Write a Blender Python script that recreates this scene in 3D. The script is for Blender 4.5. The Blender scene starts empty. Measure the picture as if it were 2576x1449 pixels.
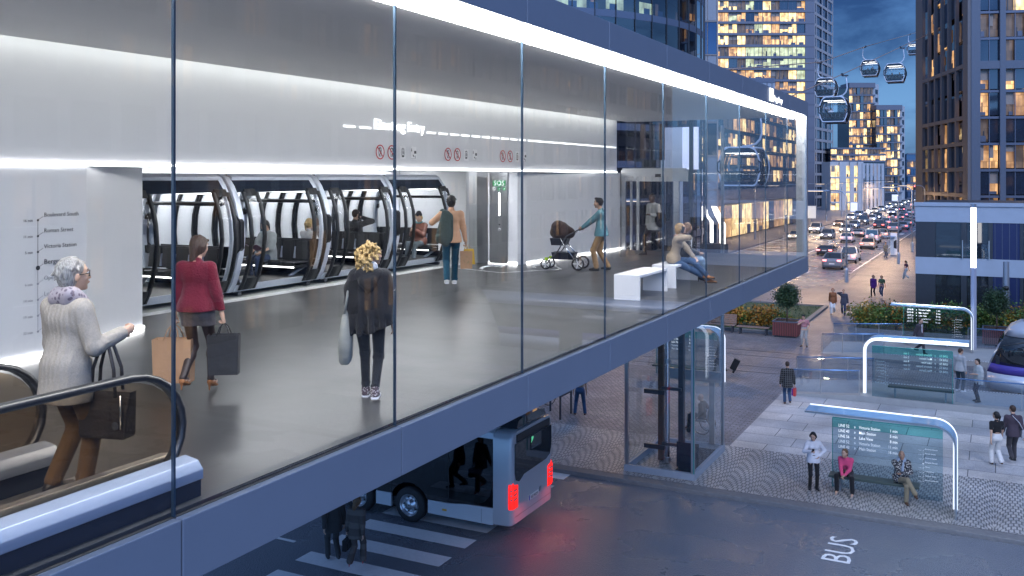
import bpy, bmesh, math, random
import numpy as np
from mathutils import Vector, Matrix, Euler
random.seed(7)
SC = bpy.context.scene
COL = SC.collection
PI = math.pi
# ---------------------------------------------------------------- camera solve
FPX = 2372.0; HOR = 447.0; CX = 1288.0; CAMZ = 9.42
RX = (.88985, .45625); FWD = (-.45625, .88985)
def ray(u):
    l = (u-CX)/FPX
    return (FWD[0]+l*RX[0], FWD[1]+l*RX[1])
def gp(u, v, z):
    w = FPX*(CAMZ-z)/(v-HOR); d = ray(u)
    return Vector((d[0]*w, d[1]*w, z))
def at(u, v, w):
    d = ray(u)
    return Vector((d[0]*w, d[1]*w, CAMZ+(HOR-v)/FPX*w))
def onX(u, v, X):
    d = ray(u); w = X/d[0]
    return Vector((X, d[1]*w, CAMZ+(HOR-v)/FPX*w))
def onY(u, v, Y):
    d = ray(u); w = Y/d[1]
    return Vector((d[0]*w, Y, CAMZ+(HOR-v)/FPX*w))
G = .12; FL = 7.08; CE = 11.23
# ---------------------------------------------------------------- objects
def tag(o, label=None, cat=None, group=None, kind=None):
    if label: o['label'] = label
    if cat: o['category'] = cat
    if group: o['group'] = group
    if kind: o['kind'] = kind
    return o
def empty(name, loc=(0, 0, 0), rz=0, label=None, cat=None, group=None, scale=1):
    o = bpy.data.objects.new(name, None); COL.objects.link(o)
    o.location = loc; o.rotation_euler = (0, 0, rz); o.scale = (scale,)*3
    o.empty_display_size = .1
    return tag(o, label, cat, group)
def link(name, me, parent=None, loc=None, rz=None):
    o = bpy.data.objects.new(name, me); COL.objects.link(o)
    if parent is not None: o.parent = parent
    if loc is not None: o.location = loc
    if rz is not None: o.rotation_euler = (0, 0, rz)
    return o
def copy_tree(o, parent=None):
    c = o.copy(); COL.objects.link(c)
    if parent is not None: c.parent = parent
    for ch in o.children: copy_tree(ch, c)
    return c
class MB:
    def __init__(s): s.v = []; s.f = []; s.m = []; s.mats = []; s.sm = []
    def mi(s, mat):
        if mat not in s.mats: s.mats.append(mat)
        return s.mats.index(mat)
    def add(s, vs, fs, mat, smooth=False):
        b = len(s.v); k = s.mi(mat)
        s.v += [tuple(p) for p in vs]
        for f in fs:
            s.f.append([i+b for i in f]); s.m.append(k); s.sm.append(smooth)
        return s
    def quad(s, a, b, c, d, mat): return s.add([a, b, c, d], [(0, 1, 2, 3)], mat)
    def poly(s, pts, mat): return s.add(pts, [tuple(range(len(pts)))], mat)
    def box(s, x0, y0, z0, x1, y1, z1, mat):
        if x0 > x1: x0, x1 = x1, x0
        if y0 > y1: y0, y1 = y1, y0
        if z0 > z1: z0, z1 = z1, z0
        v = [(x, y, z) for z in (z0, z1) for (x, y) in ((x0, y0), (x1, y0), (x1, y1), (x0, y1))]
        return s.add(v, [(3, 2, 1, 0), (4, 5, 6, 7), (0, 1, 5, 4), (1, 2, 6, 5), (2, 3, 7, 6), (3, 0, 4, 7)], mat)
    def obox(s, c, u, hu, vdir, hv, wdir, hw, mat):
        c = Vector(c); u = Vector(u)*hu; v_ = Vector(vdir)*hv; w = Vector(wdir)*hw
        vs = [c+a*u+b*v_+d*w for d in (-1, 1) for (a, b) in ((-1, -1), (1, -1), (1, 1), (-1, 1))]
        return s.add(vs, [(3, 2, 1, 0), (4, 5, 6, 7), (0, 1, 5, 4), (1, 2, 6, 5), (2, 3, 7, 6), (3, 0, 4, 7)], mat)
    def bar(s, a, b, t, h, mat, up=(0, 0, 1)):
        """box beam from a to b, thickness t (sideways) and h (up)"""
        a = Vector(a); b = Vector(b); d = (b-a); L = d.length; d.normalize(); up = Vector(up)
        sd = d.cross(up)
        if sd.length < 1e-4: sd = Vector((1, 0, 0))
        sd.normalize(); up = sd.cross(d)
        return s.obox((a+b)/2, d, L/2, sd, t/2, up, h/2, mat)
    def tube(s, pts, r, mat, n=8, cap=True, closed=False, smooth=True):
        pts = [Vector(p) for p in pts]; N = len(pts); vs = []; fs = []
        rs = r if isinstance(r, (list, tuple)) else [r]*N
        prev = None
        for i, p in enumerate(pts):
            if closed: t = pts[(i+1) % N]-pts[i-1]
            else: t = pts[min(i+1, N-1)]-pts[max(i-1, 0)]
            t.normalize()
            if prev is None:
                a = Vector((0, 0, 1)) if abs(t.z) < .9 else Vector((1, 0, 0))
                nrm = (a-t*a.dot(t)).normalized()
            else:
                nrm = (prev-t*prev.dot(t))
                nrm = nrm.normalized() if nrm.length > 1e-6 else t.orthogonal().normalized()
            prev = nrm; bn = t.cross(nrm)
            for k in range(n):
                an = 2*PI*k/n
                vs.append(p+(nrm*math.cos(an)+bn*math.sin(an))*rs[i])
        M = N if closed else N-1
        for i in range(M):
            j = (i+1) % N
            for k in range(n):
                l = (k+1) % n
                fs.append((i*n+k, i*n+l, j*n+l, j*n+k))
        if cap and not closed:
            fs.append(tuple(range(n))[::-1]); fs.append(tuple((N-1)*n+k for k in range(n)))
        return s.add(vs, fs, mat, smooth)
    def cyl(s, c, r, h, mat, n=16, axis='z', r2=None, smooth=True):
        c = Vector(c); r2 = r if r2 is None else r2
        ax = {'x': Vector((1, 0, 0)), 'y': Vector((0, 1, 0)), 'z': Vector((0, 0, 1))}[axis]
        a = ax.orthogonal().normalized(); b = ax.cross(a)
        vs = []
        for (k, rr) in ((0, r), (1, r2)):
            for i in range(n):
                t = 2*PI*i/n
                vs.append(c+ax*h*k+(a*math.cos(t)+b*math.sin(t))*rr)
        s.add(vs, [(i, (i+1) % n, n+(i+1) % n, n+i) for i in range(n)], mat, smooth)
        return s.add(vs, [tuple(range(n))[::-1], tuple(range(n, 2*n))], mat)
    def lathe(s, c, prof, mat, n=16, axis='z', smooth=True):
        c = Vector(c)
        ax = {'x': Vector((1, 0, 0)), 'y': Vector((0, 1, 0)), 'z': Vector((0, 0, 1))}[axis]
        a = {'x': Vector((0, 1, 0)), 'y': Vector((0, 0, 1)), 'z': Vector((1, 0, 0))}[axis]; b = ax.cross(a)
        vs = []; fs = []
        for (r, h) in prof:
            for i in range(n):
                t = 2*PI*i/n; vs.append(c+ax*h+(a*math.cos(t)+b*math.sin(t))*r)
        for j in range(len(prof)-1):
            for i in range(n):
                k = (i+1) % n; fs.append((j*n+i, j*n+k, (j+1)*n+k, (j+1)*n+i))
        return s.add(vs, fs, mat, smooth)
    def prism(s, pts, d, mat, smooth=False):
        """pts: closed planar outline (3D); extruded by vector d"""
        n = len(pts); d = Vector(d); pts = [Vector(p) for p in pts]
        vs = pts+[p+d for p in pts]
        s.add(vs, [(i, (i+1) % n, n+(i+1) % n, n+i) for i in range(n)], mat, smooth)
        return s.add(vs, [tuple(range(n))[::-1], tuple(range(n, 2*n))], mat)
    def ring(s, outer, inner, d, mat):
        """frame between two closed outlines of equal length, extruded by d"""
        n = len(outer); d = Vector(d)
        o = [Vector(p) for p in outer]; i_ = [Vector(p) for p in inner]
        vs = o+i_+[p+d for p in o]+[p+d for p in i_]
        fs = []
        for k in range(n):
            l = (k+1) % n
            fs += [(k, l, n+l, n+k), (2*n+k, 3*n+k, 3*n+l, 2*n+l), (k, 2*n+k, 2*n+l, l), (n+k, n+l, 3*n+l, 3*n+k)]
        return s.add(vs, fs, mat)
    def loft(s, secs, mat, cap=True, smooth=True, closed=True):
        n = len(secs[0]); vs = [p for sc in secs for p in sc]; fs = []
        for j in range(len(secs)-1):
            for i in range(n if closed else n-1):
                k = (i+1) % n; fs.append((j*n+i, j*n+k, (j+1)*n+k, (j+1)*n+i))
        s.add(vs, fs, mat, smooth)
        if cap: s.add(vs, [tuple(range(n))[::-1], tuple((len(secs)-1)*n+i for i in range(n))], mat)
        return s
    def mesh(s, name):
        me = bpy.data.meshes.new(name)
        me.from_pydata(s.v, [], s.f)
        for m in s.mats: me.materials.append(m)
        me.polygons.foreach_set('material_index', s.m)
        me.polygons.foreach_set('use_smooth', s.sm)
        bm = bmesh.new(); bm.from_mesh(me); bmesh.ops.recalc_face_normals(bm, faces=bm.faces); bm.to_mesh(me); bm.free()
        me.update()
        return me
    def build(s, name, parent=None, label=None, cat=None, group=None, kind=None, bevel=0):
        o = link(name, s.mesh(name), parent)
        if bevel:
            b = o.modifiers.new('bevel', 'BEVEL'); b.width = bevel; b.segments = 2; b.limit_method = 'ANGLE'; b.angle_limit = .6
        return tag(o, label, cat, group, kind)
# ---------------------------------------------------------------- lettering
def text_data(lines, mat, ext=.004, bold=0.0):
    """lines: list of (string, x, y, size, align).  One mesh in the XY plane."""
    vs = []; fs = []
    dg = None
    for (t, x, y, size, al) in lines:
        cu = bpy.data.curves.new('lettering', 'FONT'); cu.body = t; cu.size = size; cu.align_x = al
        cu.extrude = ext; cu.offset = bold*size; cu.resolution_u = 2
        ob = bpy.data.objects.new('lettering', cu); COL.objects.link(ob)
        dg = bpy.context.evaluated_depsgraph_get()
        me = ob.evaluated_get(dg).to_mesh()
        b = len(vs)
        vs += [(v.co.x+x, v.co.y+y, v.co.z) for v in me.vertices]
        fs += [[i+b for i in p.vertices] for p in me.polygons]
        ob.evaluated_get(dg).to_mesh_clear()
        bpy.data.objects.remove(ob); bpy.data.curves.remove(cu)
    return vs, fs
def frame_pts(vs, o, ux, uy):
    """map flat (x,y,z) to o + x*ux + y*uy + z*(ux x uy)"""
    o = Vector(o); ux = Vector(ux); uy = Vector(uy); uz = ux.cross(uy)
    return [o+ux*v[0]+uy*v[1]+uz*v[2] for v in vs]
def letter(mb, lines, mat, o, ux, uy, ext=.004, bold=0.0):
    vs, fs = text_data(lines, mat, ext, bold)
    mb.add(frame_pts(vs, o, ux, uy), fs, mat)
    return mb
# ---------------------------------------------------------------- materials
def node(nt, t, **kw):
    n = nt.nodes.new(t)
    for k, v in kw.items():
        if k in n.inputs: n.inputs[k].default_value = v
        else: setattr(n, k, v)
    return n
MATS = {}
def mat(name, col, rough=.5, metal=0., var=.12, scale=6., bump=0., bscale=60., spec=.5, coat=0., sheen=0.):
    """principled material with a little procedural variation in colour and relief"""
    key = name
    if key in MATS: return MATS[key]
    m = bpy.data.materials.new(name); m.use_nodes = True; nt = m.node_tree
    p = nt.nodes['Principled BSDF']
    p.inputs['Roughness'].default_value = rough; p.inputs['Metallic'].default_value = metal
    p.inputs['Specular IOR Level'].default_value = spec
    if coat: p.inputs['Coat Weight'].default_value = coat; p.inputs['Coat Roughness'].default_value = .08
    if sheen: p.inputs['Sheen Weight'].default_value = sheen
    tc = nt.nodes.new('ShaderNodeTexCoord')
    if var:
        nz = node(nt, 'ShaderNodeTexNoise', Scale=scale, Detail=5.)
        nt.links.new(tc.outputs['Object'], nz.inputs['Vector'])
        cr = nt.nodes.new('ShaderNodeMapRange'); cr.inputs[3].default_value = 1-var; cr.inputs[4].default_value = 1+var
        nt.links.new(nz.outputs[0], cr.inputs[0])
        mx = node(nt, 'ShaderNodeVectorMath', operation='SCALE'); mx.inputs[0].default_value = col[:3]
        nt.links.new(cr.outputs[0], mx.inputs['Scale'])
        nt.links.new(mx.outputs[0], p.inputs['Base Color'])
    else:
        p.inputs['Base Color'].default_value = (*col[:3], 1)
    if bump:
        nb = node(nt, 'ShaderNodeTexNoise', Scale=bscale, Detail=3.)
        nt.links.new(tc.outputs['Object'], nb.inputs['Vector'])
        b = node(nt, 'ShaderNodeBump', Strength=bump, Distance=.02)
        nt.links.new(nb.outputs[0], b.inputs['Height']); nt.links.new(b.outputs[0], p.inputs['Normal'])
    MATS[key] = m
    return m
def emit(name, col, strength):
    if name in MATS: return MATS[name]
    m = bpy.data.materials.new(name); m.use_nodes = True; nt = m.node_tree
    p = nt.nodes['Principled BSDF']
    p.inputs['Base Color'].default_value = (.8, .8, .8, 1)
    p.inputs['Emission Color'].default_value = (*col, 1); p.inputs['Emission Strength'].default_value = strength
    MATS[name] = m
    return m
def glass(name, tint=(.93, .96, .97), refl=1.0, rough=0.0, f0=.04):
    if name in MATS: return MATS[name]
    m = bpy.data.materials.new(name); m.use_nodes = True; nt = m.node_tree
    nt.nodes.clear()
    out = nt.nodes.new('ShaderNodeOutputMaterial')
    tr = nt.nodes.new('ShaderNodeBsdfTransparent'); tr.inputs[0].default_value = (*tint, 1)
    gl = nt.nodes.new('ShaderNodeBsdfGlossy'); gl.inputs['Roughness'].default_value = rough
    gl.inputs[0].default_value = (1, 1, 1, 1)
    lw = nt.nodes.new('ShaderNodeLayerWeight'); lw.inputs[0].default_value = .5
    pw = node(nt, 'ShaderNodeMath', operation='POWER'); pw.inputs[1].default_value = 5
    nt.links.new(lw.outputs['Facing'], pw.inputs[0])
    ma = node(nt, 'ShaderNodeMath', operation='MULTIPLY_ADD'); ma.inputs[1].default_value = (1-f0)*refl; ma.inputs[2].default_value = f0*refl
    nt.links.new(pw.outputs[0], ma.inputs[0])
    mx = nt.nodes.new('ShaderNodeMixShader')
    nt.links.new(ma.outputs[0], mx.inputs[0]); nt.links.new(tr.outputs[0], mx.inputs[1]); nt.links.new(gl.outputs[0], mx.inputs[2])
    nt.links.new(mx.outputs[0], out.inputs[0])
    MATS[name] = m
    return m
def tex_mat(name, build, rough=.6, metal=0., spec=.5):
    """build(nt, tc, p): custom procedural graph"""
    if name in MATS: return MATS[name]
    m = bpy.data.materials.new(name); m.use_nodes = True; nt = m.node_tree
    p = nt.nodes['Principled BSDF']; p.inputs['Roughness'].default_value = rough; p.inputs['Metallic'].default_value = metal
    p.inputs['Specular IOR Level'].default_value = spec
    tc = nt.nodes.new('ShaderNodeTexCoord')
    build(nt, tc, p)
    MATS[name] = m
    return m
def ramp(nt, fac, stops):
    r = nt.nodes.new('ShaderNodeValToRGB')
    e = r.color_ramp.elements
    while len(e) < len(stops): e.new(.5)
    for el, (pos, c) in zip(e, stops):
        el.position = pos; el.color = (*c, 1) if len(c) == 3 else c
    nt.links.new(fac, r.inputs[0])
    return r.outputs[0]
# ---------------------------------------------------------------- camera
cam = bpy.data.cameras.new('camera'); co = bpy.data.objects.new('camera', cam); COL.objects.link(co)
co.location = (0, 0, CAMZ); co.rotation_euler = (PI/2, 0, math.atan2(.45625, .88985))
cam.sensor_width = 36; cam.lens = 36*FPX/2576; cam.shift_y = -(724.5-HOR)/2576; cam.clip_end = 6000; cam.clip_start = .1
SC.camera = co
# ---------------------------------------------------------------- sky and sun
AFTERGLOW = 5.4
SUN_EL = math.radians(2.0); SUN_AZ = math.radians(205)
w = bpy.data.worlds.new('World'); SC.world = w; w.use_nodes = True
nt = w.node_tree; nt.nodes.clear()
wo = nt.nodes.new('ShaderNodeOutputWorld'); bg = nt.nodes.new('ShaderNodeBackground')
sky = nt.nodes.new('ShaderNodeTexSky'); sky.sky_type = 'NISHITA'; sky.sun_disc = False
sky.sun_elevation = SUN_EL; sky.sun_rotation = SUN_AZ; sky.air_density = 1.2; sky.ozone_density = 4.0; sky.dust_density = .3
tc = nt.nodes.new('ShaderNodeTexCoord')
mp = nt.nodes.new('ShaderNodeMapping'); mp.inputs['Scale'].default_value = (1, 1, 2.6)
nt.links.new(tc.outputs['Generated'], mp.inputs[0])
nz = node(nt, 'ShaderNodeTexNoise', Scale=5.5, Detail=8., Roughness=.6, Distortion=.4)
nt.links.new(mp.outputs[0], nz.inputs['Vector'])
cl = ramp(nt, nz.outputs[0], [(.40, (1, 1, 1)), (.50, (.80, .82, .86)), (.64, (.34, .40, .50))])
tint = node(nt, 'ShaderNodeMix', data_type='RGBA', blend_type='MULTIPLY'); tint.inputs[0].default_value = 1
tint.inputs[7].default_value = (.62, 1.0, 1.45, 1)
nt.links.new(sky.outputs[0], tint.inputs[6])
sx = nt.nodes.new('ShaderNodeSeparateXYZ'); nt.links.new(tc.outputs['Generated'], sx.inputs[0])
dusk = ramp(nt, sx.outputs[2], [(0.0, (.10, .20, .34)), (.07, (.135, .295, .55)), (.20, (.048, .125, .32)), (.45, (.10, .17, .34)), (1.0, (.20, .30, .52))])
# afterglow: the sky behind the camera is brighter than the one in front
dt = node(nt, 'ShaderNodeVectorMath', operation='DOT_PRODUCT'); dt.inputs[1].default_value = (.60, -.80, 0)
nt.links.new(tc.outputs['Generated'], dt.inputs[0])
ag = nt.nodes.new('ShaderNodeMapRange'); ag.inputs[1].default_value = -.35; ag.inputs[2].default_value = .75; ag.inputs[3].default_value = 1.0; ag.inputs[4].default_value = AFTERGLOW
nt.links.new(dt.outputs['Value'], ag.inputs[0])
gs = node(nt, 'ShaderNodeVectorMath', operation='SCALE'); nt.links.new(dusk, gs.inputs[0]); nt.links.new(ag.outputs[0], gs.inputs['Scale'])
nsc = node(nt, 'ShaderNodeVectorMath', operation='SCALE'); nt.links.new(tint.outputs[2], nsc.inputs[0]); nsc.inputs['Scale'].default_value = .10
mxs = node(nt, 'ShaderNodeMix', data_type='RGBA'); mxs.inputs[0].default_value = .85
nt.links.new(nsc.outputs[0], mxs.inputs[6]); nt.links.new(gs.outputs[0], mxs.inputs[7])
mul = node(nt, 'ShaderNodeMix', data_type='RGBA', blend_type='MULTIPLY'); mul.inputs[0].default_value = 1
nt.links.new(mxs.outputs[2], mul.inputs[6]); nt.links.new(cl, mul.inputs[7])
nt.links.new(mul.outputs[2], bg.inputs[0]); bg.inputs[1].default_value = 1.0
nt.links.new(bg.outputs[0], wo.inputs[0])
sl = bpy.data.lights.new('sun', 'SUN'); sl.energy = .85; sl.angle = math.radians(25); sl.color = (.95, .93, 1.0)
so = bpy.data.objects.new('sun', sl); COL.objects.link(so); so.rotation_euler = (math.radians(55), 0, math.radians(35))
SC.view_settings.view_transform = 'Standard'; SC.view_settings.look = 'None'; SC.view_settings.exposure = .55; SC.view_settings.gamma = 1
cy = SC.cycles
cy.use_denoising = True
try: cy.denoiser = 'OPENIMAGEDENOISE'
except Exception: pass
cy.max_bounces = 7; cy.diffuse_bounces = 3; cy.glossy_bounces = 4; cy.transmission_bounces = 4; cy.transparent_max_bounces = 40
cy.sample_clamp_indirect = 4; cy.caustics_reflective = False; cy.caustics_refractive = False
cy.use_light_tree = True
def area(name, loc, size, energy, col, rot=(0, 0, 0), parent=None, sy=None, spread=None):
    l = bpy.data.lights.new(name, 'AREA'); l.energy = energy; l.color = col; l.size = size
    if sy: l.shape = 'RECTANGLE'; l.size_y = sy
    if spread: l.spread = spread
    o = bpy.data.objects.new(name, l); COL.objects.link(o); o.location = loc; o.rotation_euler = rot
    if parent is not None: o.parent = parent
    return o
# ---------------------------------------------------------------- ground materials
def b_asphalt(nt, tc, p):
    n1 = node(nt, 'ShaderNodeTexNoise', Scale=.35, Detail=6.); n2 = node(nt, 'ShaderNodeTexNoise', Scale=45., Detail=2.)
    n3 = node(nt, 'ShaderNodeTexVoronoi', Scale=28.)
    for n in (n1, n2, n3): nt.links.new(tc.outputs['Object'], n.inputs['Vector'])
    c = ramp(nt, n2.outputs[0], [(.3, (.085, .095, .115)), (.52, (.14, .155, .185)), (.74, (.27, .29, .33))])
    nt.links.new(c, p.inputs['Base Color'])
    r = ramp(nt, n1.outputs[0], [(.32, (.17, .17, .17)), (.5, (.30, .30, .30)), (.7, (.42, .42, .42))])
    nt.links.new(r, p.inputs['Roughness'])
    b = node(nt, 'ShaderNodeBump', Strength=.55, Distance=.02)
    nt.links.new(n3.outputs[0], b.inputs['Height']); nt.links.new(b.outputs[0], p.inputs['Normal'])
M_asph = tex_mat('asphalt', b_asphalt)
def brick(nt, vec, sx, sy, mortar, c1, c2, cm, off=.5):
    br = nt.nodes.new('ShaderNodeTexBrick'); br.offset = off; br.offset_frequency = 2
    br.inputs['Scale'].default_value = 1; br.inputs['Brick Width'].default_value = sx; br.inputs['Row Height'].default_value = sy
    br.inputs['Mortar Size'].default_value = mortar; br.inputs['Mortar Smooth'].default_value = .3; br.inputs['Bias'].default_value = 0
    br.inputs['Color1'].default_value = (*c1, 1); br.inputs['Color2'].default_value = (*c2, 1); br.inputs['Mortar'].default_value = (*cm, 1)
    nt.links.new(vec, br.inputs['Vector'])
    return br
def paving(sx, sy, mortar, c1, c2, cm, rough=.5, warp=0., fan=False, bump=.5, stain=.25, rot=0, off=.5):
    def f(nt, tc, p):
        vec = tc.outputs['Object']
        if rot:
            m = nt.nodes.new('ShaderNodeMapping'); m.inputs['Rotation'].default_value = (0, 0, rot); nt.links.new(vec, m.inputs[0]); vec = m.outputs[0]
        if warp:
            n = node(nt, 'ShaderNodeTexNoise', Scale=2.5, Detail=2.); nt.links.new(vec, n.inputs['Vector'])
            s = node(nt, 'ShaderNodeVectorMath', operation='SCALE'); s.inputs['Scale'].default_value = warp; nt.links.new(n.outputs[1], s.inputs[0])
            a = node(nt, 'ShaderNodeVectorMath', operation='ADD'); nt.links.new(vec, a.inputs[0]); nt.links.new(s.outputs[0], a.inputs[1]); vec = a.outputs[0]
        if fan:
            sp = nt.nodes.new('ShaderNodeSeparateXYZ'); nt.links.new(vec, sp.inputs[0])
            d = node(nt, 'ShaderNodeMath', operation='DIVIDE'); d.inputs[1].default_value = fan; nt.links.new(sp.outputs[0], d.inputs[0])
            fr = node(nt, 'ShaderNodeMath', operation='FRACT'); nt.links.new(d.outputs[0], fr.inputs[0])
            sb = node(nt, 'ShaderNodeMath', operation='SUBTRACT'); sb.inputs[1].default_value = .5; nt.links.new(fr.outputs[0], sb.inputs[0])
            sq = node(nt, 'ShaderNodeMath', operation='MULTIPLY'); nt.links.new(sb.outputs[0], sq.inputs[0]); nt.links.new(sb.outputs[0], sq.inputs[1])
            ma = node(nt, 'ShaderNodeMath', operation='MULTIPLY_ADD'); ma.inputs[1].default_value = fan*3.2
            nt.links.new(sq.outputs[0], ma.inputs[0]); nt.links.new(sp.outputs[1], ma.inputs[2])
            cb = nt.nodes.new('ShaderNodeCombineXYZ'); nt.links.new(sp.outputs[0], cb.inputs[0]); nt.links.new(ma.outputs[0], cb.inputs[1]); vec = cb.outputs[0]
        br = brick(nt, vec, sx, sy, mortar, c1, c2, cm, off)
        n2 = node(nt, 'ShaderNodeTexNoise', Scale=.5, Detail=7.); nt.links.new(tc.outputs['Object'], n2.inputs['Vector'])
        mr = nt.nodes.new('ShaderNodeMapRange'); mr.inputs[1].default_value = .3; mr.inputs[2].default_value = .7; mr.inputs[3].default_value = 1-stain; mr.inputs[4].default_value = 1+stain
        nt.links.new(n2.outputs[0], mr.inputs[0])
        n3 = node(nt, 'ShaderNodeTexNoise', Scale=22., Detail=4.); nt.links.new(tc.outputs['Object'], n3.inputs['Vector'])
        mr3 = nt.nodes.new('ShaderNodeMapRange'); mr3.inputs[1].default_value = .3; mr3.inputs[2].default_value = .7; mr3.inputs[3].default_value = .8; mr3.inputs[4].default_value = 1.2
        nt.links.new(n3.outputs[0], mr3.inputs[0])
        mm = node(nt, 'ShaderNodeMath', operation='MULTIPLY'); nt.links.new(mr.outputs[0], mm.inputs[0]); nt.links.new(mr3.outputs[0], mm.inputs[1])
        sc = node(nt, 'ShaderNodeVectorMath', operation='SCALE'); nt.links.new(br.outputs[0], sc.inputs[0]); nt.links.new(mm.outputs[0], sc.inputs['Scale'])
        nt.links.new(sc.outputs[0], p.inputs['Base Color'])
        h = node(nt, 'ShaderNodeMath', operation='MULTIPLY_ADD'); h.inputs[1].default_value = -1.; nt.links.new(br.outputs[1], h.inputs[0]); nt.links.new(n3.outputs[0], h.inputs[2])
        b = node(nt, 'ShaderNodeBump', Strength=bump, Distance=.03); nt.links.new(h.outputs[0], b.inputs['Height']); nt.links.new(b.outputs[0], p.inputs['Normal'])
    return f
M_fan = tex_mat('fan cobbles', paving(.13, .25, .022, (.44, .42, .40), (.34, .335, .33), (.12, .12, .125), fan=1.05, warp=.035, bump=.6), .42)
M_sett = tex_mat('rough setts', paving(.21, .15, .02, (.30, .28, .28), (.18, .175, .19), (.05, .05, .055), warp=.12, bump=.9), .40)
M_brick = tex_mat('brick pavers', paving(.34, .17, .018, (.22, .22, .25), (.15, .155, .175), (.05, .05, .055), warp=.03, bump=.7), .42)
M_slab = tex_mat('stone slabs', paving(2.1, 1.15, .016, (.52, .48, .44), (.36, .36, .37), (.09, .09, .095), bump=.3, stain=.3, off=.37), .48)
M_kerb = mat('kerb stone', (.16, .16, .165), .6, var=.3, scale=8, bump=.5, bscale=30)
M_conc = mat('platform concrete', (.34, .34, .33), .55, var=.15, scale=3, bump=.15)
M_tact = tex_mat('ribbed platform edge', paving(.12, .5, .03, (.62, .62, .6), (.5, .5, .5), (.2, .2, .2), bump=.5), .5)
M_paint = mat('road paint', (.78, .79, .80), .5, var=.12, scale=9, bump=.2, bscale=50)
M_grassbase = mat('lawn', (.045, .075, .03), .8, var=.5, scale=5, bump=.6, bscale=60)
M_rail = mat('steel rail', (.25, .26, .28), .3, 1.0, var=.1)
# ---------------------------------------------------------------- ground, kerbs, paving
def K(x, y): return ((2650+x/3.293)/1.3614, (560+y/3.293)/1.3614)
gnd = MB(); gnd.quad((-900, -300, 0), (900, -300, 0), (900, 2600, 0), (-900, 2600, 0), M_asph)
gnd.build('ground', kind='structure')
curve = [gp(*K(x, y), .12) for (x, y) in ((1340, 945), (1100, 1105), (960, 1195), (900, 1237), (840, 1278), (795, 1305), (700, 1350), (560, 1385), (400, 1408), (200, 1436))]
edge = [Vector((-12.35, 420, .12))]+[Vector((-12.35, y, .12)) for y in (330, 200, 140)]+[p for p in curve]+[Vector((-24, 70.6, .12)), Vector((-70, 69.5, .12))]
outline = [Vector((-70, 27.9, .12)), Vector((60, 27.9, .12)), Vector((60, 420, .12))]+edge
pv = MB(); pv.prism(outline, (0, 0, -.3), M_sett); pv.build('plaza', kind='structure')
def sheet(name, x0, y0, x1, y1, m, z=.124):
    b = MB(); b.quad((x0, y0, z), (x1, y0, z), (x1, y1, z), (x0, y1, z), m); return b.build(name, kind='structure')
sheet('fan_cobble_pavement', -70, 27.9, 60, 32.55, M_fan)
sheet('slab_pavement', -8.2, 32.55, 60, 41.6, M_slab)
sheet('brick_path', -10.55, 32.55, -8.2, 57.0, M_brick)
b = MB(); ol = [Vector((60, 57, .124)), Vector((60, 420, .124))]+[Vector((p.x+.28, p.y+.1, .124)) for p in edge]+[Vector((-70, 57, .124))]
b.poly(ol[::-1], M_brick); b.build('brick_pavement', kind='structure')
lp = MB(); lp.prism([Vector((-29.7, 76, .12)), Vector((-29.7, 420, .12)), Vector((-90, 420, .12)), Vector((-90, 76, .12))], (0, 0, -.3), M_brick); lp.build('far_pavement', kind='structure')
kb = MB(); kb.box(-70, 27.45, -.2, 60, 27.897, .122, M_kerb); kb.build('kerb', kind='structure', bevel=.02)
kb = MB()
pts = [Vector((p.x, p.y, .05)) for p in edge]
for a, c in zip(pts[:-1], pts[1:]): kb.bar(a, c, .24, .17, M_kerb)
for a, c in ((Vector((-29.6, 76, .05)), Vector((-29.6, 420, .05))),): kb.bar(a, c, .24, .17, M_kerb)
kb.build('road_kerb', kind='structure')
# road markings
def stripe(name, pts, z=.004):
    b = MB(); b.poly([(p[0], p[1], z) for p in pts], M_paint); return b.build(name, kind='structure')
for y in (26.9, 25.62, 24.34, 23.06, 20.76, 19.5, 18.24, 17.0, 21.92):
    x1 = -11.99
    stripe('crosswalk_stripe', ((-15.35, y-.02), (x1, y), (x1, y+.62), (-15.35, y+.60)))
stripe('short_lane_stripe', ((-17.6, 19.08), (-16.12, 19.08), (-16.12, 19.2), (-17.6, 19.2)))
bl = MB()
letter(bl, [('BUS', 0, 0, 1.0, 'LEFT')], M_paint, (-3.15, 24.18, .008), (0, 1, 0), (-1, 0, 0), ext=.001)
o = bl.build('bus_lane_lettering', kind='structure')
# stretch the lettering to the measured 0.70 x 1.65 m
xs = [v.co.y for v in o.data.vertices]; ys = [v.co.x for v in o.data.vertices]
for v in o.data.vertices:
    v.co.y = 24.2+(v.co.y-min(xs))/(max(xs)-min(xs))*1.7
    v.co.x = -3.85+(v.co.x-min(ys))/(max(ys)-min(ys))*.70
for k in range(5):
    y = 88+k*0
lane = MB()
def lane_line(x, y0, y1, dash=None, wd=.14):
    y = y0
    while y < y1:
        e = min(y+(dash[0] if dash else y1), y1)
        lane.quad((x-wd/2, y, .005), (x+wd/2, y, .005), (x+wd/2, e, .005), (x-wd/2, e, .005), M_paint)
        y = e+(dash[1] if dash else 1)
lane_line(-20.9, 88, 400); lane_line(-16.6, 86, 400, (2, 3)); lane_line(-25.2, 88, 400, (2, 3)); lane_line(-29.2, 88, 400); lane_line(-12.75, 100, 400)
lane.build('lane_markings', kind='structure')
for x in np.arange(-28.6, -13, 1.3): stripe('far_crosswalk_stripe', ((x, 168), (x+.65, 168), (x+.65, 172), (x, 172)))
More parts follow.
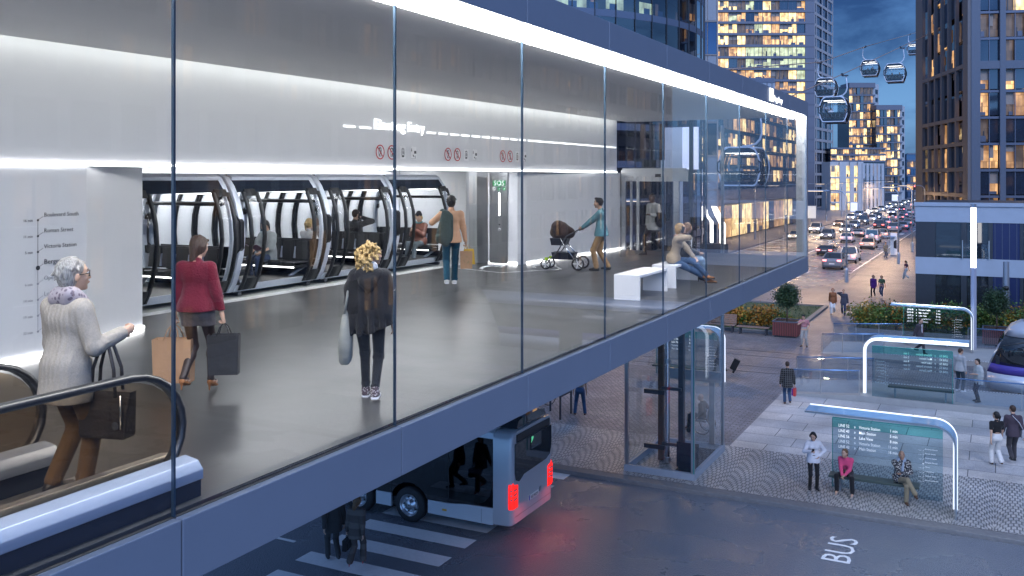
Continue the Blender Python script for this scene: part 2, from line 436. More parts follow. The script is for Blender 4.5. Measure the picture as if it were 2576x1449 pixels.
# tram tracks, platforms
tk = MB()
for y in (45.42, 46.86, 49.6, 51.05): tk.box(-70, y-.04, .118, 60, y+.04, .136, M_rail)
tk.build('tram_track', kind='structure')
def platform(name, y0, y1, tact):
    m = MB()
    sec = []
    for x, z in ((-8.25, .14), (-5.0, .36), (40, .42)):
        sec.append([(x, y0, 0), (x, y1, 0), (x, y1, z), (x, y0, z)])
    m.loft(sec, M_conc, smooth=False)
    ye = (y1-.32, y1-.02) if tact > 0 else (y0+.02, y0+.32)
    for (xa, za), (xb, zb) in (((-5, .36), (40, .42)),):
        m.quad((xa, ye[0], za+.004), (xb, ye[0], zb+.004), (xb, ye[1], zb+.004), (xa, ye[1], za+.004), M_tact)
    return m.build(name, kind='structure')
platform('tram_platform', 41.45, 44.75, 1); platform('tram_platform_beyond', 51.75, 55.9, -1)
def plat_z(x): return .14+.22*min(max((x+8.25)/3.25, 0), 1)
# ---------------------------------------------------------------- materials
M_wall = mat('white wall panel', (.69, .695, .715), .32, var=.03, scale=1.2)
M_ceil = mat('satin ceiling', (.80, .79, .78), .55, var=.04, scale=1)
def b_floor(nt, tc, p):
    n = node(nt, 'ShaderNodeTexNoise', Scale=120., Detail=2.); n2 = node(nt, 'ShaderNodeTexNoise', Scale=.8, Detail=5.)
    for q in (n, n2): nt.links.new(tc.outputs['Object'], q.inputs['Vector'])
    c = ramp(nt, n.outputs[0], [(.3, (.029, .029, .030)), (.55, (.044, .044, .045)), (.75, (.074, .073, .073))])
    nt.links.new(c, p.inputs['Base Color'])
    r = ramp(nt, n2.outputs[0], [(.3, (.29, .29, .29)), (.7, (.34, .34, .34))]); nt.links.new(r, p.inputs['Roughness']); p.inputs['Specular IOR Level'].default_value = .30
M_floor = tex_mat('polished grey floor', b_floor)
M_hallfloor = mat('pale hall floor', (.36, .38, .36), .4, var=.08, scale=20)
M_clad = mat('blue grey cladding', (.165, .20, .265), .45, .25, var=.05, scale=2)
M_mull = mat('blue steel mullion', (.04, .075, .12), .35, .6, var=.05)
M_glass = glass('facade glass', (.97, .975, .98), .62)
M_clear = glass('clear glass', (.95, .96, .97), .7)
M_lamp = emit('white light strip', (1, .99, .96), 23)
M_thin = emit('thin light line', (1, .99, .97), 6)
M_cove = emit('cove light', (.97, 1, .95), 3.0)
M_letter = emit('lit lettering', (1, 1, 1), 1.15)
M_steel = mat('brushed steel', (.42, .43, .44), .32, .9, var=.08, scale=4)
M_dsteel = mat('dark steel', (.06, .065, .075), .4, .6, var=.1)
M_black = mat('black plastic', (.012, .013, .016), .35, var=.1)
M_rubber = mat('black rubber', (.012, .012, .014), .45, var=.1, coat=.3)
M_navy = mat('navy panel', (.012, .018, .032), .25, var=.1)
M_red = mat('signal red', (.50, .02, .03), .4, var=.05)
M_green = mat('sign green', (.03, .30, .10), .4, var=.05)
M_white = mat('white enamel', (.80, .80, .81), .35, var=.03)
M_ink = mat('dark print', (.03, .035, .045), .5, var=0)
M_ink2 = mat('grey print', (.30, .31, .35), .5, var=0)
# ---------------------------------------------------------------- building
st = empty('station_building', (-8, 12, FL), 0, 'long glazed gondola station bridging the street with white glowing interior', 'station')
st_off = Vector((-8, 12, FL))
def part(mb, name, parent=st, off=st_off, **k):
    mb.v = [(x-off[0], y-off[1], z-off[2]) for (x, y, z) in mb.v]
    return mb.build(name, parent, **k)
YK = [4.72+2.69*k for k in range(-4, 10)]
Y0, Y1 = YK[0], YK[-1]
m = MB(); m.box(-13.05, Y0, 6.85, -5.03, Y1, FL, M_floor); part(m, 'floor')
m = MB(); m.box(-18, Y0, 6.70, -13.06, 26, 7.06, M_hallfloor); part(m, 'hall_floor')
m = MB(); m.box(-18, Y0, 6.60, -5.06, Y1, 6.69, M_clad); part(m, 'soffit')
m = MB(); m.box(-5.16, Y0, FL+.002, -5.06, Y1, FL+.03, M_dsteel); part(m, 'threshold_trim')
for a, b_ in zip(YK[:-1], YK[1:]):
    m = MB(); m.box(-5.055, a+.006, 6.62, -4.96, b_-.006, FL-.004, M_clad); part(m, 'edge_panel', bevel=.008)
    m = MB(); m.box(-5.40, a+.006, 11.262, -4.97, b_-.006, 11.68, M_clad); part(m, 'fascia_panel', bevel=.008)
    m = MB(); m.box(-5.045, a+.014, FL+.03, -5.021, b_-.014, CE, M_glass); part(m, 'glass_pane')
for y in YK[:-1]:
    m = MB(); m.box(-5.056, y-.008, FL+.002, -5.030, y+.008, CE+.02, M_mull); part(m, 'mullion')
m = MB(); m.box(-5.28, Y1-.10, FL, -4.98, Y1+.12, CE+.02, M_steel); part(m, 'corner_post', bevel=.01)
m = MB(); m.box(-11.1, Y1+.01, 6.62, -4.961, Y1+.1, FL-.004, M_clad); part(m, 'end_panel')
m = MB(); m.box(-11.1, Y1+.01, 11.262, -4.971, Y1+.1, 11.68, M_clad); part(m, 'end_fascia')
# ceiling: bright edge strip by the glass, then the satin ceiling falling slightly to the left end
m = MB()
ce_l, ce_r = 11.11, 11.22
m.add([(-5.5, Y0, CE), (-5.5, Y1, CE), (-10.60, Y1, ce_r), (-10.60, Y0, ce_l-.03)], [(0, 1, 2, 3)], M_ceil)
m.box(-18, Y0, 11.50, -5.41, Y1, 11.66, M_clad)
part(m, 'ceiling')
m = MB(); m.box(-5.49, Y0, CE-.045, -5.06, Y1-.1, CE+.03, M_lamp); part(m, 'ceiling_light')
m = MB()
for x in (-10.61,): m.add([(x, Y0, ce_l-.03), (x, Y1, ce_r), (x, Y1, 11.49), (x, Y0, 11.49)], [(0, 1, 2, 3)], M_ceil)
part(m, 'cove_lip')
m = MB(); m.box(-10.86, Y0, 11.36, -10.64, Y1-.15, 11.38, M_cove); part(m, 'cove_light')
# inner wall: left pier, lintel wall over the cabin hall, right pier
m = MB(); m.prism([(-11, Y0, 9.58), (-11, 28.95, 9.58), (-11, 28.95, 11.49), (-11, Y0, 11.49)], (-.2, 0, 0), M_wall); part(m, 'lintel_wall')
m = MB(); m.prism([(-11, Y0, FL), (-11, 8.77, FL), (-11.25, 9.25, FL), (-11.73, 10.36, FL), (-12.1, 10.3, FL), (-12.1, Y0, FL)], (0, 0, 2.497), M_wall); part(m, 'wall_pier')
m = MB(); m.prism([(-12.3, 22.56, FL), (-11.42, 22.6, FL), (-11.3, 22.9, FL), (-10.86, 28.92, FL), (-12.3, 28.92, FL)], (0, 0, 2.497), M_wall); part(m, 'wall_pier')
m = MB(); arc = [(-12.31, 22.56, FL), (-12.7, 22.65, FL), (-13.1, 22.9, FL), (-13.45, 23.35, FL), (-13.7, 24, FL), (-13.8, 26, FL), (-12.31, 26, FL)]
m.prism(arc, (0, 0, 2.497), M_steel); part(m, 'curved_jamb')
m = MB(); m.box(-18, Y0, 9.72, -11.21, 26, 9.80, M_wall); part(m, 'hall_ceiling')
m = MB(); m.box(-17.6, 6, 7.06, -17.5, 26, 9.715, M_wall); m.box(-17.49, 26, 7.06, -13.81, 26.1, 9.715, M_wall); part(m, 'hall_wall')
M_hall = emit('hall light', (.95, .97, 1), 26)
for x, y0, y1 in ((-16.9, 8, 25.5), (-12.0, 12.5, 22)):  # strips out of sight above the opening, added to brighten the hall
    m = MB(); m.box(x-.12, y0, 9.70, x+.12, y1, 9.717, M_hall); part(m, 'hall_light')
# light lines
m = MB(); m.box(-10.998, Y0, 9.583, -10.97, 28.9, 9.617, M_thin); part(m, 'wall_light_line')
m = MB()
m.prism([(-10.99, Y0, FL+.01), (-10.99, 8.77, FL+.01), (-10.97, 8.77, FL+.01), (-10.97, Y0, FL+.01)], (0, 0, .045), M_thin)
m.bar((-10.985, 8.78, FL+.033), (-11.72, 10.38, FL+.033), .02, .045, M_thin)
part(m, 'floor_light_line')
m = MB(); m.bar((-12.28, 22.55, FL+.033), (-11.42, 22.585, FL+.033), .02, .045, M_thin); m.bar((-11.29, 22.9, FL+.033), (-10.85, 28.9, FL+.033), .02, .045, M_thin); part(m, 'floor_light_line')
# floor markings: tactile lines by the cabins and the priority boarding bay
m = MB()
for k in range(4): m.box(-13.02+k*.075, 9.5, FL+.003, -12.985+k*.075, 22.5, FL+.006, M_white)
part(m, 'tactile_line')
m = MB()
P = [gp(1105, 684, FL), gp(1250, 684, FL), gp(1415, 672, FL), gp(1225, 673, FL)]
q = [gp(u, v, FL+.006) for (u, v) in ((1130, 672), (1260, 686), (1412, 677), (1390, 666))]
for a, c in zip(q, q[1:]): m.bar(a, c, .04, .004, M_white)
c0 = gp(1240, 672, FL+.006); m.tube([c0+Vector((.22*math.cos(t*PI/8), .55*math.sin(t*PI/8), 0)) for t in range(13)], .025, M_white, n=4)
m.bar(c0+Vector((0, .1, 0)), c0+Vector((.1, 1.0, 0)), .05, .004, M_white)
c0 = gp(1370, 669, FL+.006); m.tube([c0+Vector((.22*math.cos(t*PI/8), .55*math.sin(t*PI/8), 0)) for t in range(13)], .025, M_white, n=4)
part(m, 'floor_marking')
# end glazing and the lift portal
xs = [-10.83, -8.5, -7.4, -6.3, -5.28]
for a, b_ in zip(xs[1:-1], xs[2:]):
    m = MB(); m.box(a+.01, Y1-.005, FL+.01, b_-.01, Y1+.008, CE, M_glass); part(m, 'end_glass_pane')
m = MB(); m.box(-8.56, Y1-.05, FL, -8.46, Y1+.1, CE, M_dsteel); part(m, 'end_mullion')
m = MB(); m.box(-11.1, Y0-.1, FL, -5.0, Y0, CE, M_wall); part(m, 'closing_wall')
# ---------------------------------------------------------------- wall lettering and signs
def wy(x, y):  # photo crop pixel -> Y along the inner wall
    return onX((1100+x/3.22)/1.3614, (350+y/3.22)/1.3614, -10.99)
es = empty('entry_sign', (-10.99, 17, 10.4), 0, 'glowing white lettering reading Einstieg Entry on the upper wall', 'sign')
EO = Vector((-10.99, 17, 10.4))
a = wy(585, 280); b_ = wy(925, 310); c = wy(955, 310); d = wy(1137, 320)
for txt, p, q, bold in (('Einstieg', a, b_, .005), ('Entry', c, d, 0)):
    m = MB(); letter(m, [(txt, 0, 0, .29, 'LEFT')], M_letter, (0, 0, 0), (0, 1, 0), (0, 0, 1), ext=.012, bold=bold)
    ys = [v[1] for v in m.v]; k = (q.y-p.y)/(max(ys)-min(ys))
    m.v = [(v[0], (v[1]-min(ys))*k, v[2]) for v in m.v]
    zz = wy(585, 293).z
    m.v = [(v[0]-10.98-EO.x, v[1]+p.y-EO.y, v[2]+zz-EO.z) for v in m.v]
    m.build('lettering', es)
for x0, x1 in ((247, 373), (427, 547), (1166, 1262), (1298, 1390), (1425, 1515), (1547, 1632), (1663, 1747), (1777, 1857), (1885, 1960), (1990, 2063), (2090, 2160), (2187, 2255), (2283, 3350)):
    y0 = wy(x0, 300).y; y1 = min(wy(x1, 300).y, 28.85)
    m = MB(); m.box(-10.997-EO.x, y0-EO.y, -.018, -10.98-EO.x, y1-EO.y, .018, M_letter); m.build('light_dash', es)
def disc(m, c, r, n, mt, th=.002, x=0, ry=None):
    m.prism([(x, c[0]+r*math.cos(2*PI*i/n), c[1]+(ry or r)*math.sin(2*PI*i/n)) for i in range(n)], (th, 0, 0), mt)
def cabin_icon(m, x, s):
    o = [(-.35, .75), (.35, .75), (.5, 0), (.35, -.75), (-.35, -.75), (-.5, 0)]
    i = [(-.28, .62), (.28, .62), (.42, 0), (.28, -.66), (-.28, -.66), (-.42, 0)]
    m.ring([(x, a*s, b*s) for a, b in o], [(x, a*s, b*s) for a, b in i], (.002, 0, 0), M_ink)
    m.box(x, -.36*s, .62*s, x+.002, .36*s, .78*s, M_ink); m.box(x, -.02*s, .78*s, x+.002, .02*s, 1.0*s, M_ink)
ords = ('first', 'second', 'third')
for gi, xsn in enumerate(((648, 776, 900, 1018), (1397, 1500, 1598, 1692), (2000, 2082, 2161, 2240))):
    for k, x in enumerate(xsn):
        p = wy(x, 556+(.034*(x-840)))
        lab = ['round red no smoking style cabin prohibition sign', 'round red no standing luggage prohibition sign', 'square ten person cabin capacity pictogram', 'square video surveillance pictogram with camera and screen'][k]
        t = empty('pictogram_sign', p, 0, lab+' in the %s set' % ords[gi], 'sign', 'pictogram signs above the cabins')
        m = MB()
        if k < 2:
            n = 28
            disc(m, (0, 0), .128, 28, M_white, .003)
            m.build('sign_face', t); m = MB()
            o = [(.004, .15*math.cos(2*PI*i/n), .15*math.sin(2*PI*i/n)) for i in range(n)]
            m.ring(o, [(.004, a*.84, b*.84) for (_, a, b) in o], (.004, 0, 0), M_red)
            m.bar((.008, -.09, .09), (.008, .09, -.09), .003, .022, M_red, up=(0, 1, 1)); m.build('red_ring', t)
            m = MB(); cabin_icon(m, .0035, .115)
            if k == 0: m.bar((.005, -.02, -.07), (.005, .03, .03), .002, .02, M_ink, up=(0, 1, 0)); m.bar((.005, .03, .02), (.005, -.03, .07), .002, .014, M_ink, up=(0, 1, 0))
            else: m.box(.0035, -.005, -.07, .005, .025, -.03, M_ink); m.bar((.005, .01, -.03), (.005, .02, .07), .002, .012, M_ink, up=(0, 1, 0))
            m.build('pictogram', t)
        elif k == 2:
            m.box(.001, -.105, -.135, .003, .105, .135, M_white); m.build('sign_face', t); m = MB()
            cabin_icon(m, .0035, .115)
            letter(m, [('10', 0, -.03, .075, 'CENTER')], M_ink, (.004, 0, 0), (0, 1, 0), (0, 0, 1), ext=.001, bold=.02)
            disc(m, (0, .035), .016, 10, M_ink, x=.0035); m.box(.0035, -.03, -.09, .005, .03, -.05, M_ink); m.build('pictogram', t)
        else:
            m.box(.001, -.105, -.135, .003, .105, .135, M_white); m.build('sign_face', t); m = MB()
            disc(m, (-.075, .085), .014, 10, M_ink, x=.0035); m.box(.0035, -.09, .035, .005, -.06, .065, M_ink)
            m.box(.0035, .02, -.01, .005, .10, .05, M_ink); m.bar((.004, -.03, -.04), (.004, .02, -.075), .002, .025, M_ink, up=(0, 1, 0))
            m.box(.0035, .045, -.11, .005, .075, -.05, M_ink2); m.box(.0035, -.09, -.12, .005, .09, -.115, M_ink); m.build('pictogram', t)
def route_map(name, X, ux, o, s, mats, parent=None, label=None, mirror=False, group=None, small=True):
    """stop list: origin o is the top stop, ux reading direction, s metres between stops"""
    m1 = MB(); m2 = MB()
    stops = [('16 min', 'Boulevard South'), ('11 min', 'Roman Street'), ('5 min', 'Victoria Station'), ('', 'Bergen Street'), ('6 min', 'Opera'), ('14 min', 'Long Street'), ('19 min', 'Camper Street'), ('22 min', 'Boulevard North')]
    ux = Vector(ux); uy = Vector((0, 0, 1)); o = Vector(o)
    nrm = ux.cross(uy)
    for i, (mn, nm) in enumerate(stops):
        mm = m1 if i <= 3 else m2; mt = mats[0] if i <= 3 else mats[1]
        z = -s*i
        big = 1.2 if i == 3 else 1
        letter(mm, [(nm, .42*s, z+.20*s, .38*s*big, 'LEFT'), (mn, -.35*s, z-.08*s, .24*s, 'RIGHT')], mt, o+nrm*.004, ux, uy, ext=.001)
        n = 12; r = .075*s if i != 3 else .15*s
        oo = [o+ux*(r*math.cos(2*PI*k/n))+uy*(z+r*math.sin(2*PI*k/n))+nrm*.003 for k in range(n)]
        mm.prism(oo, nrm*.002, mt)
        mm.bar(o+uy*(z+.05*s)+ux*.05*s+nrm*.004, o+uy*(z+.22*s)+ux*.36*s+nrm*.004, .002, .022*s, mt, up=uy)
        if i < 7: mm.bar(o+uy*z+nrm*.003, o+uy*(z-s)+nrm*.003, .022*s, .002, mt if i < 3 else mats[1], up=nrm)
    c = parent or empty(name, o, 0, label, 'route map', group)
    off = Vector((0, 0, 0)) if parent else o
    for mm in (m1, m2):
        mm.v = [tuple(Vector(v)-off) for v in mm.v]
        ob = mm.build('stop_list', c)
    return c
route_map('route_map', -10.99, (0, 1, 0), onX(95, 554, -10.985), .205, (M_ink, M_ink2), label='large printed route map of eight stops on the wall behind the grey haired person')
p1 = gp(1487, 640, FL); p1.z = 9.22; p1.x = -11.0
route_map('route_map', -10.9, (.073, .997, 0), (-11.08, 26.5, 9.0), .17, (M_ink, M_ink2), label='small printed route map on the white wall behind the pram')
# SOS point on the pier end
so_ = empty('sos_panel', (-11.9, 22.55, 8.4), 0, 'grey emergency point with green SOS sign and light line on the pier', 'emergency point')
def pz(v): return onY(1257, v, 22.55).z-8.4
def px(u): return onY(u, 500, 22.55).x+11.9
m = MB(); m.box(px(1232), -.01, -1.3, px(1277), .03, 1.15, M_steel); m.build('panel', so_)
m = MB(); m.box(px(1240), -.016, pz(468), px(1272), -.011, pz(454), M_green)
letter(m, [('SOS', 0, 0, .19, 'CENTER')], M_white, (px(1256), -.018, pz(466.5)), (1, 0, 0), (0, 0, 1), ext=.002, bold=.01); m.build('sign', so_)
for u in (1243.5, 1256, 1268.5):
    m = MB(); m.box(px(u-3.5), -.016, pz(478.5), px(u+3.5), -.011, pz(471), M_white if u < 1250 else M_green); m.bar((px(u), -.017, pz(477)), (px(u+1), -.017, pz(473)), .003, .02, M_ink if u < 1250 else M_white, up=(1, 0, 0)); m.build('icon', so_)
m = MB(); m.box(px(1255.6), -.02, pz(542), px(1258), -.011, pz(485), M_thin); m.build('light_bar', so_)
m = MB(); m.cyl((px(1257), -.03, pz(577)), .035, .02, M_white, axis='y'); m.cyl((px(1257), -.034, pz(577)), .016, .004, M_ink, axis='y'); m.build('call_button', so_)
m = MB(); m.cyl((px(1257), -.02, pz(565)), .02, .01, M_black, axis='y'); m.build('speaker', so_)
# company lettering on the fascia
fl = empty('fascia_sign', (-4.95, 26, 11.47), 0, 'lit white logo and company lettering on the fascia by the station corner', 'sign')
def fy(u): return onX(u, 240, -4.96).y-26
def fz(u, v): return onX(u, v, -4.96).z-11.47
m = MB(); y0, y1 = fy(1935), fy(1944.5); z0, z1 = -.155, .17
m.ring([(0, y0, z0), (0, y1, z0), (0, y1, z1), (0, y0, z1)], [(0, y0+.05, z0+.04), (0, y1-.05, z0+.04), (0, y1-.05, z1-.04), (0, y0+.05, z1-.04)], (.01, 0, 0), M_letter)
letter(m, [('D', 0, 0, .36, 'LEFT')], M_letter, (.008, y0+.09, -.11), (0, 1.0, 0), (0, 0, 1), ext=.004, bold=.01)
m.build('emblem', fl)
m = MB(); letter(m, [('Doppelmayr', 0, 0, .21, 'LEFT')], M_letter, (0, 0, 0), (0, 1, 0), (0, 0, 1), ext=.006)
ys = [v[1] for v in m.v]; k = (fy(1967)-fy(1945.5))/(max(ys)-min(ys)); m.v = [(.006, fy(1945.5)+(v[1]-min(ys))*k, v[2]-.13) if False else (v[0]+.006, fy(1945.5)+(v[1]-min(ys))*k, v[2]-.12) for v in m.v]
m.build('lettering', fl)
# ---------------------------------------------------------------- benches in the hall
def station_bench(y0, y1, x0, label):
    t = empty('station_bench', (x0, y0, FL), 0, label, 'bench', 'white benches on the station floor')
    m = MB(); m.box(0, 0, .43, .52, y1-y0, .48, M_white); m.build('seat', t, bevel=.004)
    for y in (0, y1-y0-.05):
        m = MB(); m.box(0, y, 0, .52, y+.05, .429, M_white); m.build('side_panel', t, bevel=.004)
    return t
station_bench(17.03, 18.75, -6.53, 'empty white block bench on the station floor')
station_bench(19.3, 21.1, -6.53, 'white block bench with two people sitting on it')
# ---------------------------------------------------------------- escalator
ec = empty('escalator', (-5.8, 3.5, FL), 0, 'top landing of an escalator with glass balustrades and black handrails', 'escalator')
EO = Vector((-5.8, 3.5, FL))
M_bal = glass('reflection tinted balustrade glass', (.80, .72, .62), .9)  # brown tint put into the glass for the warm reflections on it
def eb(mb, name, **k):
    mb.v = [(x-EO.x, y-EO.y, z-EO.z) for x, y, z in mb.v]; return mb.build(name, ec, **k)
for X, yn in ((-5.36, 4.62), (-6.62, 4.4)):
    ztop = 8.02 if X > -6 else 8.02; zb = 7.20; yc = yn; R_ = (ztop-zb)/2
    path = [Vector((X, -3, ztop-1.6)), Vector((X, .2, ztop-.15)), Vector((X, 1.2, ztop))]+[Vector((X, yc+R_*1.15*math.sin(t*PI/12), zb+R_+R_*math.cos(t*PI/12))) for t in range(13)]
    m = MB(); sec = []
    for i, p in enumerate(path):
        d = (path[min(i+1, len(path)-1)]-path[max(i-1, 0)]).normalized(); nn = Vector((0, -d.z, d.y))
        sec.append([p+Vector((a, 0, 0))+nn*b_ for a, b_ in ((-.04, -.02), (.04, -.02), (.045, .005), (.03, .028), (-.03, .028), (-.045, .005))])
    m.loft(sec, M_rubber); eb(m, 'handrail')
    gpts = [Vector((X-.006, p.y-(.03 if p.y > yc else 0), min(p.z-.03, ztop-.03) if p.z > zb+R_ else max(p.z, zb))) for p in path[1:]]+[Vector((X-.006, .2, zb-.6))]
    m = MB(); m.prism(gpts, (.012, 0, 0), M_bal); eb(m, 'balustrade_glass')
    for s in (1, -1):
        if X < -6 and s < 0: continue
        x0 = X+.03*s; x1 = X+.24*s
        prof = [(-3, 6.1), (.6, 7.0), (1.8, 7.29), (2.6, 7.345), (yc+.45, 7.345)]
        m = MB(); sec = [[(x0, y, z), (x0+.03*s, y, z+.04), (x1-.05*s, y, z+.02), (x1, y, z-.04), (x1, y, z-.11), (x0, y, z-.11)] for y, z in prof]
        m.loft(sec, M_steel if s < 0 else mat('pale deck paint', (.27, .32, .42), .38, .3, var=.04)); eb(m, 'deck', bevel=.006)
        m = MB(); sec = [[(x0, y, z-.112), (x1-.02*s, y, z-.112), (x1-.02*s, y, min(z-.3, FL+.002)), (x0, y, min(z-.3, FL+.002))] for y, z in prof]
        m.loft(sec, M_navy, smooth=False); eb(m, 'skirt')
m = MB(); m.box(-6.38, 4.05, FL+.002, -5.6, 5.1, FL+.014, M_steel); eb(m, 'landing_plate')
m = MB(); m.box(-6.36, 3.72, FL+.002, -5.62, 4.04, FL+.02, mat('ribbed comb', (.30, .31, .33), .35, .8)); 
for k in range(18): m.box(-6.34+k*.04, 3.62, FL+.004, -6.325+k*.04, 3.72, FL+.016, M_steel)
eb(m, 'comb_plate')
for k in range(5):
    y1 = 3.7-k*.42; z = FL-(.0 if k < 2 else (k-1)*.16)
    m = MB(); m.box(-6.36, y1-.41, z-.3, -5.62, y1-.01, z, M_dsteel)
    for j in range(18): m.box(-6.35+j*.04, y1-.40, z+.001, -6.332+j*.04, y1-.02, z+.012, M_steel)
    eb(m, 'step')
# ---------------------------------------------------------------- gondola cabins
M_cwhite = mat('pale cabin paint', (.62, .66, .74), .38, .1, var=.04)
M_cblk = mat('black door frame', (.008, .009, .011), .5, var=.1, spec=.25)
M_cseat = mat('black seat', (.022, .023, .026), .5, var=.15)
M_cbrace = mat('grey seat brace', (.30, .33, .40), .4, .3, var=.05)
M_cglass = glass('cabin glass', (.975, .98, .985), .35, f0=.03)
M_clight = emit('cabin light', (1, .99, .95), 4)
HP = [(.93, .05), (1.05, .22), (1.16, .50), (1.24, .82), (1.28, 1.15), (1.25, 1.50), (1.15, 1.85), (1.0, 2.15), (.86, 2.33), (.70, 2.40)]
def prof(z):
    for (x0, z0), (x1, z1) in zip(HP, HP[1:]):
        if z <= z1: return x0+(x1-x0)*(max(z, z0)-z0)/(z1-z0)
    return HP[-1][0]
def ringpts(y, inset):
    o = []
    for x, z in HP: o.append((x-inset, z+(inset if z < .2 else (-inset if z > 2.3 else 0))))
    return [(x, y, z) for x, z in o]+[(-x, y, z) for x, z in o[::-1]]
def door_leaf(side, w):
    """curved door leaf at y=0 centre, following the profile of the cabin on the given side"""
    fr = MB(); gl = MB()
    zs = [.10, .3, .55, .82, 1.15, 1.5, 1.8, 2.04]
    for yy in (-w/2+.035, w/2-.035):
        fr.loft([[(side*(prof(z)+a), yy+b_, z) for a, b_ in ((.0, -.035), (.05, -.035), (.05, .035), (.0, .035))] for z in zs], M_cblk)
    for z0, z1 in ((.10, .34), (1.96, 2.10)):
        fr.loft([[(side*(prof(z)+a), y, z) for a, y in ((.005, -w/2+.071), (.045, -w/2+.071), (.045, w/2-.071), (.005, w/2-.071))] for z in (z0, (z0+z1)/2, z1)], M_cblk)
    gl.loft([[(side*(prof(z)+.02), -w/2+.07, z), (side*(prof(z)+.02), w/2-.07, z), (side*(prof(z)+.03), w/2-.07, z), (side*(prof(z)+.03), -w/2+.07, z)] for z in zs], M_cglass)
    return fr, gl
def make_cabin(open_side=0, hanger=0, lit=True):
    t = empty('gondola_cabin')
    for s in (-1, 1):
        m = MB(); m.ring(ringpts(s*1.25-.07, 0), ringpts(s*1.25-.07, .085), (0, .14, 0), M_cwhite); m.build('end_frame', t, bevel=.015)
        m = MB(); m.prism([(a*.999, s*1.25-.006, b_) for a, _, b_ in ringpts(0, .086)], (0, .012, 0), M_cglass); m.build('end_window', t)
        m = MB(); zz = (2.06, 2.16, 2.3)
        m.prism([(x, s*1.25-.03, z) for x, z in [(prof(2.04)-.09, 2.02), (prof(2.16)-.09, 2.16), (.80, 2.305)]]+[(-x, s*1.25-.03, z) for x, z in [(.80, 2.305), (prof(2.16)-.09, 2.16), (prof(2.04)-.09, 2.02)]], (0, .06, 0), M_navy); m.build('transom', t)
        m = MB(); m.prism([(x, s*1.25-.025, z) for x, z in [(-.86, .14), (.86, .14), (.97, .34), (-.97, .34)]], (0, .05, 0), M_navy); m.build('lower_panel', t)
        for a in (-1, 1):
            m = MB(); m.prism([(a*x, s*1.34, z) for x, z in [(1.14, 1.62), (1.30, 1.46), (1.30, .94), (1.14, .78), (1.14, .90), (1.22, 1.0), (1.22, 1.40), (1.14, 1.50)]], (0, -.1*s if s > 0 else .1, 0), M_black); m.build('handle_bracket', t)
        # bench facing inwards
        m = MB()
        for k in range(5):
            x = -.92+k*.375
            m.loft([[(x, s*y, z), (x+.35, s*y, z), (x+.35, s*y, z+.05), (x, s*y, z+.05)] for y, z in ((1.14, .44), (1.0, .46), (.82, .455), (.70, .47), (.66, .44))], M_cseat)
        m.box(-.95, s*.70, .36, .95, s*1.1, .435, M_black)
        m.build('seat', t)
        m = MB()
        for k in range(5):
            x = -.92+k*.375
            m.prism([(x, s*1.15, .52), (x+.35, s*1.15, .52), (x+.33, s*1.19, .92), (x+.02, s*1.19, .92)], (0, -.05*s, 0), M_cseat)
        m.box(-1.02, s*1.16, .78, 1.02, s*1.20, .95, M_black)
        m.build('backrest', t)
        m = MB()
        for k in range(4):
            x = -.575+k*.375
            m.prism([(x, s*1.14, .55), (x+.05, s*1.14, .55), (x+.025, s*1.16, .80)], (0, -.06*s, 0), M_cbrace)
        for x in (-.9, .9): m.bar((x, s*1.15, .42), (x*.8, s*.72, .18), .05, .05, M_cbrace)
        m.build('seat_brace', t)
        m = MB(); m.box(-.9, s*.685, .37, .9, s*.695, .395, M_clight); m.build('seat_light', t)
        m = MB(); m.box(-.85, s*1.12-.02, 2.0, .85, s*1.12+.02, 2.025, M_clight); m.build('light_strip', t)
        m = MB(); m.tube([(-1.02, s*1.17, 1.80), (1.02, s*1.17, 1.80)], .035, M_black, n=6); m.build('grab_rail', t)
    m = MB(); rp = [(1.06, 2.06), (1.0, 2.15), (.86, 2.33), (.70, 2.395)]
    o = [(x, z) for x, z in rp]+[(-x, z) for x, z in rp[::-1]]
    m.prism([(x, -1.18, z) for x, z in o], (0, 2.36, 0), M_navy); m.build('roof', t)
    m = MB(); fp = [(.93, .06), (1.03, .20), (-1.03, .20), (-.93, .06)]
    m.prism([(x, -1.18, z) for x, z in fp], (0, 2.36, 0), M_black); m.build('floor', t)
    for a in (-1, 1):
        for s in (-1, 1):
            m = MB(); zs = [.2, .5, .82, 1.15, 1.5, 1.8, 2.06]
            m.loft([[(a*(prof(z)-.05), s*.60-.03, z), (a*(prof(z)-.01), s*.60-.03, z), (a*(prof(z)-.01), s*.60+.03, z), (a*(prof(z)-.05), s*.60+.03, z)] for z in zs], M_black); m.build('door_post', t) if a != open_side else None
            m = MB(); m.loft([[(a*(prof(z)-.04), s*.63, z), (a*(prof(z)-.03), s*.63, z), (a*(prof(z)-.03), s*1.18, z), (a*(prof(z)-.04), s*1.18, z)] for z in zs], M_cglass); m.build('side_window', t) if a != open_side else None
            fr, gl = door_leaf(a, .60 if a != open_side else .44)
            dy = s*.30 if a != open_side else s*.96; dx = a*(.0 if a != open_side else .10)
            d = fr.build('door', t); d.location = (dx, dy, 0)
            g_ = gl.build('door_glass', d)
    for a in (-1, 1):
        m = MB(); m.prism([(a*.80, -1.18, 2.405), (a*.93, -1.18, 2.33), (a*.90, -1.18, 2.25), (a*.78, -1.18, 2.33)], (0, 2.36, 0), M_cwhite); m.build('roof_rail', t, bevel=.01)
        m = MB(); m.prism([(a*.91, -1.18, 2.245), (a*1.09, -1.18, 2.03), (a*1.05, -1.18, 2.03), (a*.87, -1.18, 2.245)], (0, 2.36, 0), M_navy); m.build('door_header', t)
        m = MB(); m.prism([(a*.95, -1.18, .05), (a*1.06, -1.18, .20), (a*1.03, -1.18, .20), (a*.93, -1.18, .07)], (0, 2.36, 0), M_cwhite); m.build('sill_rail', t)
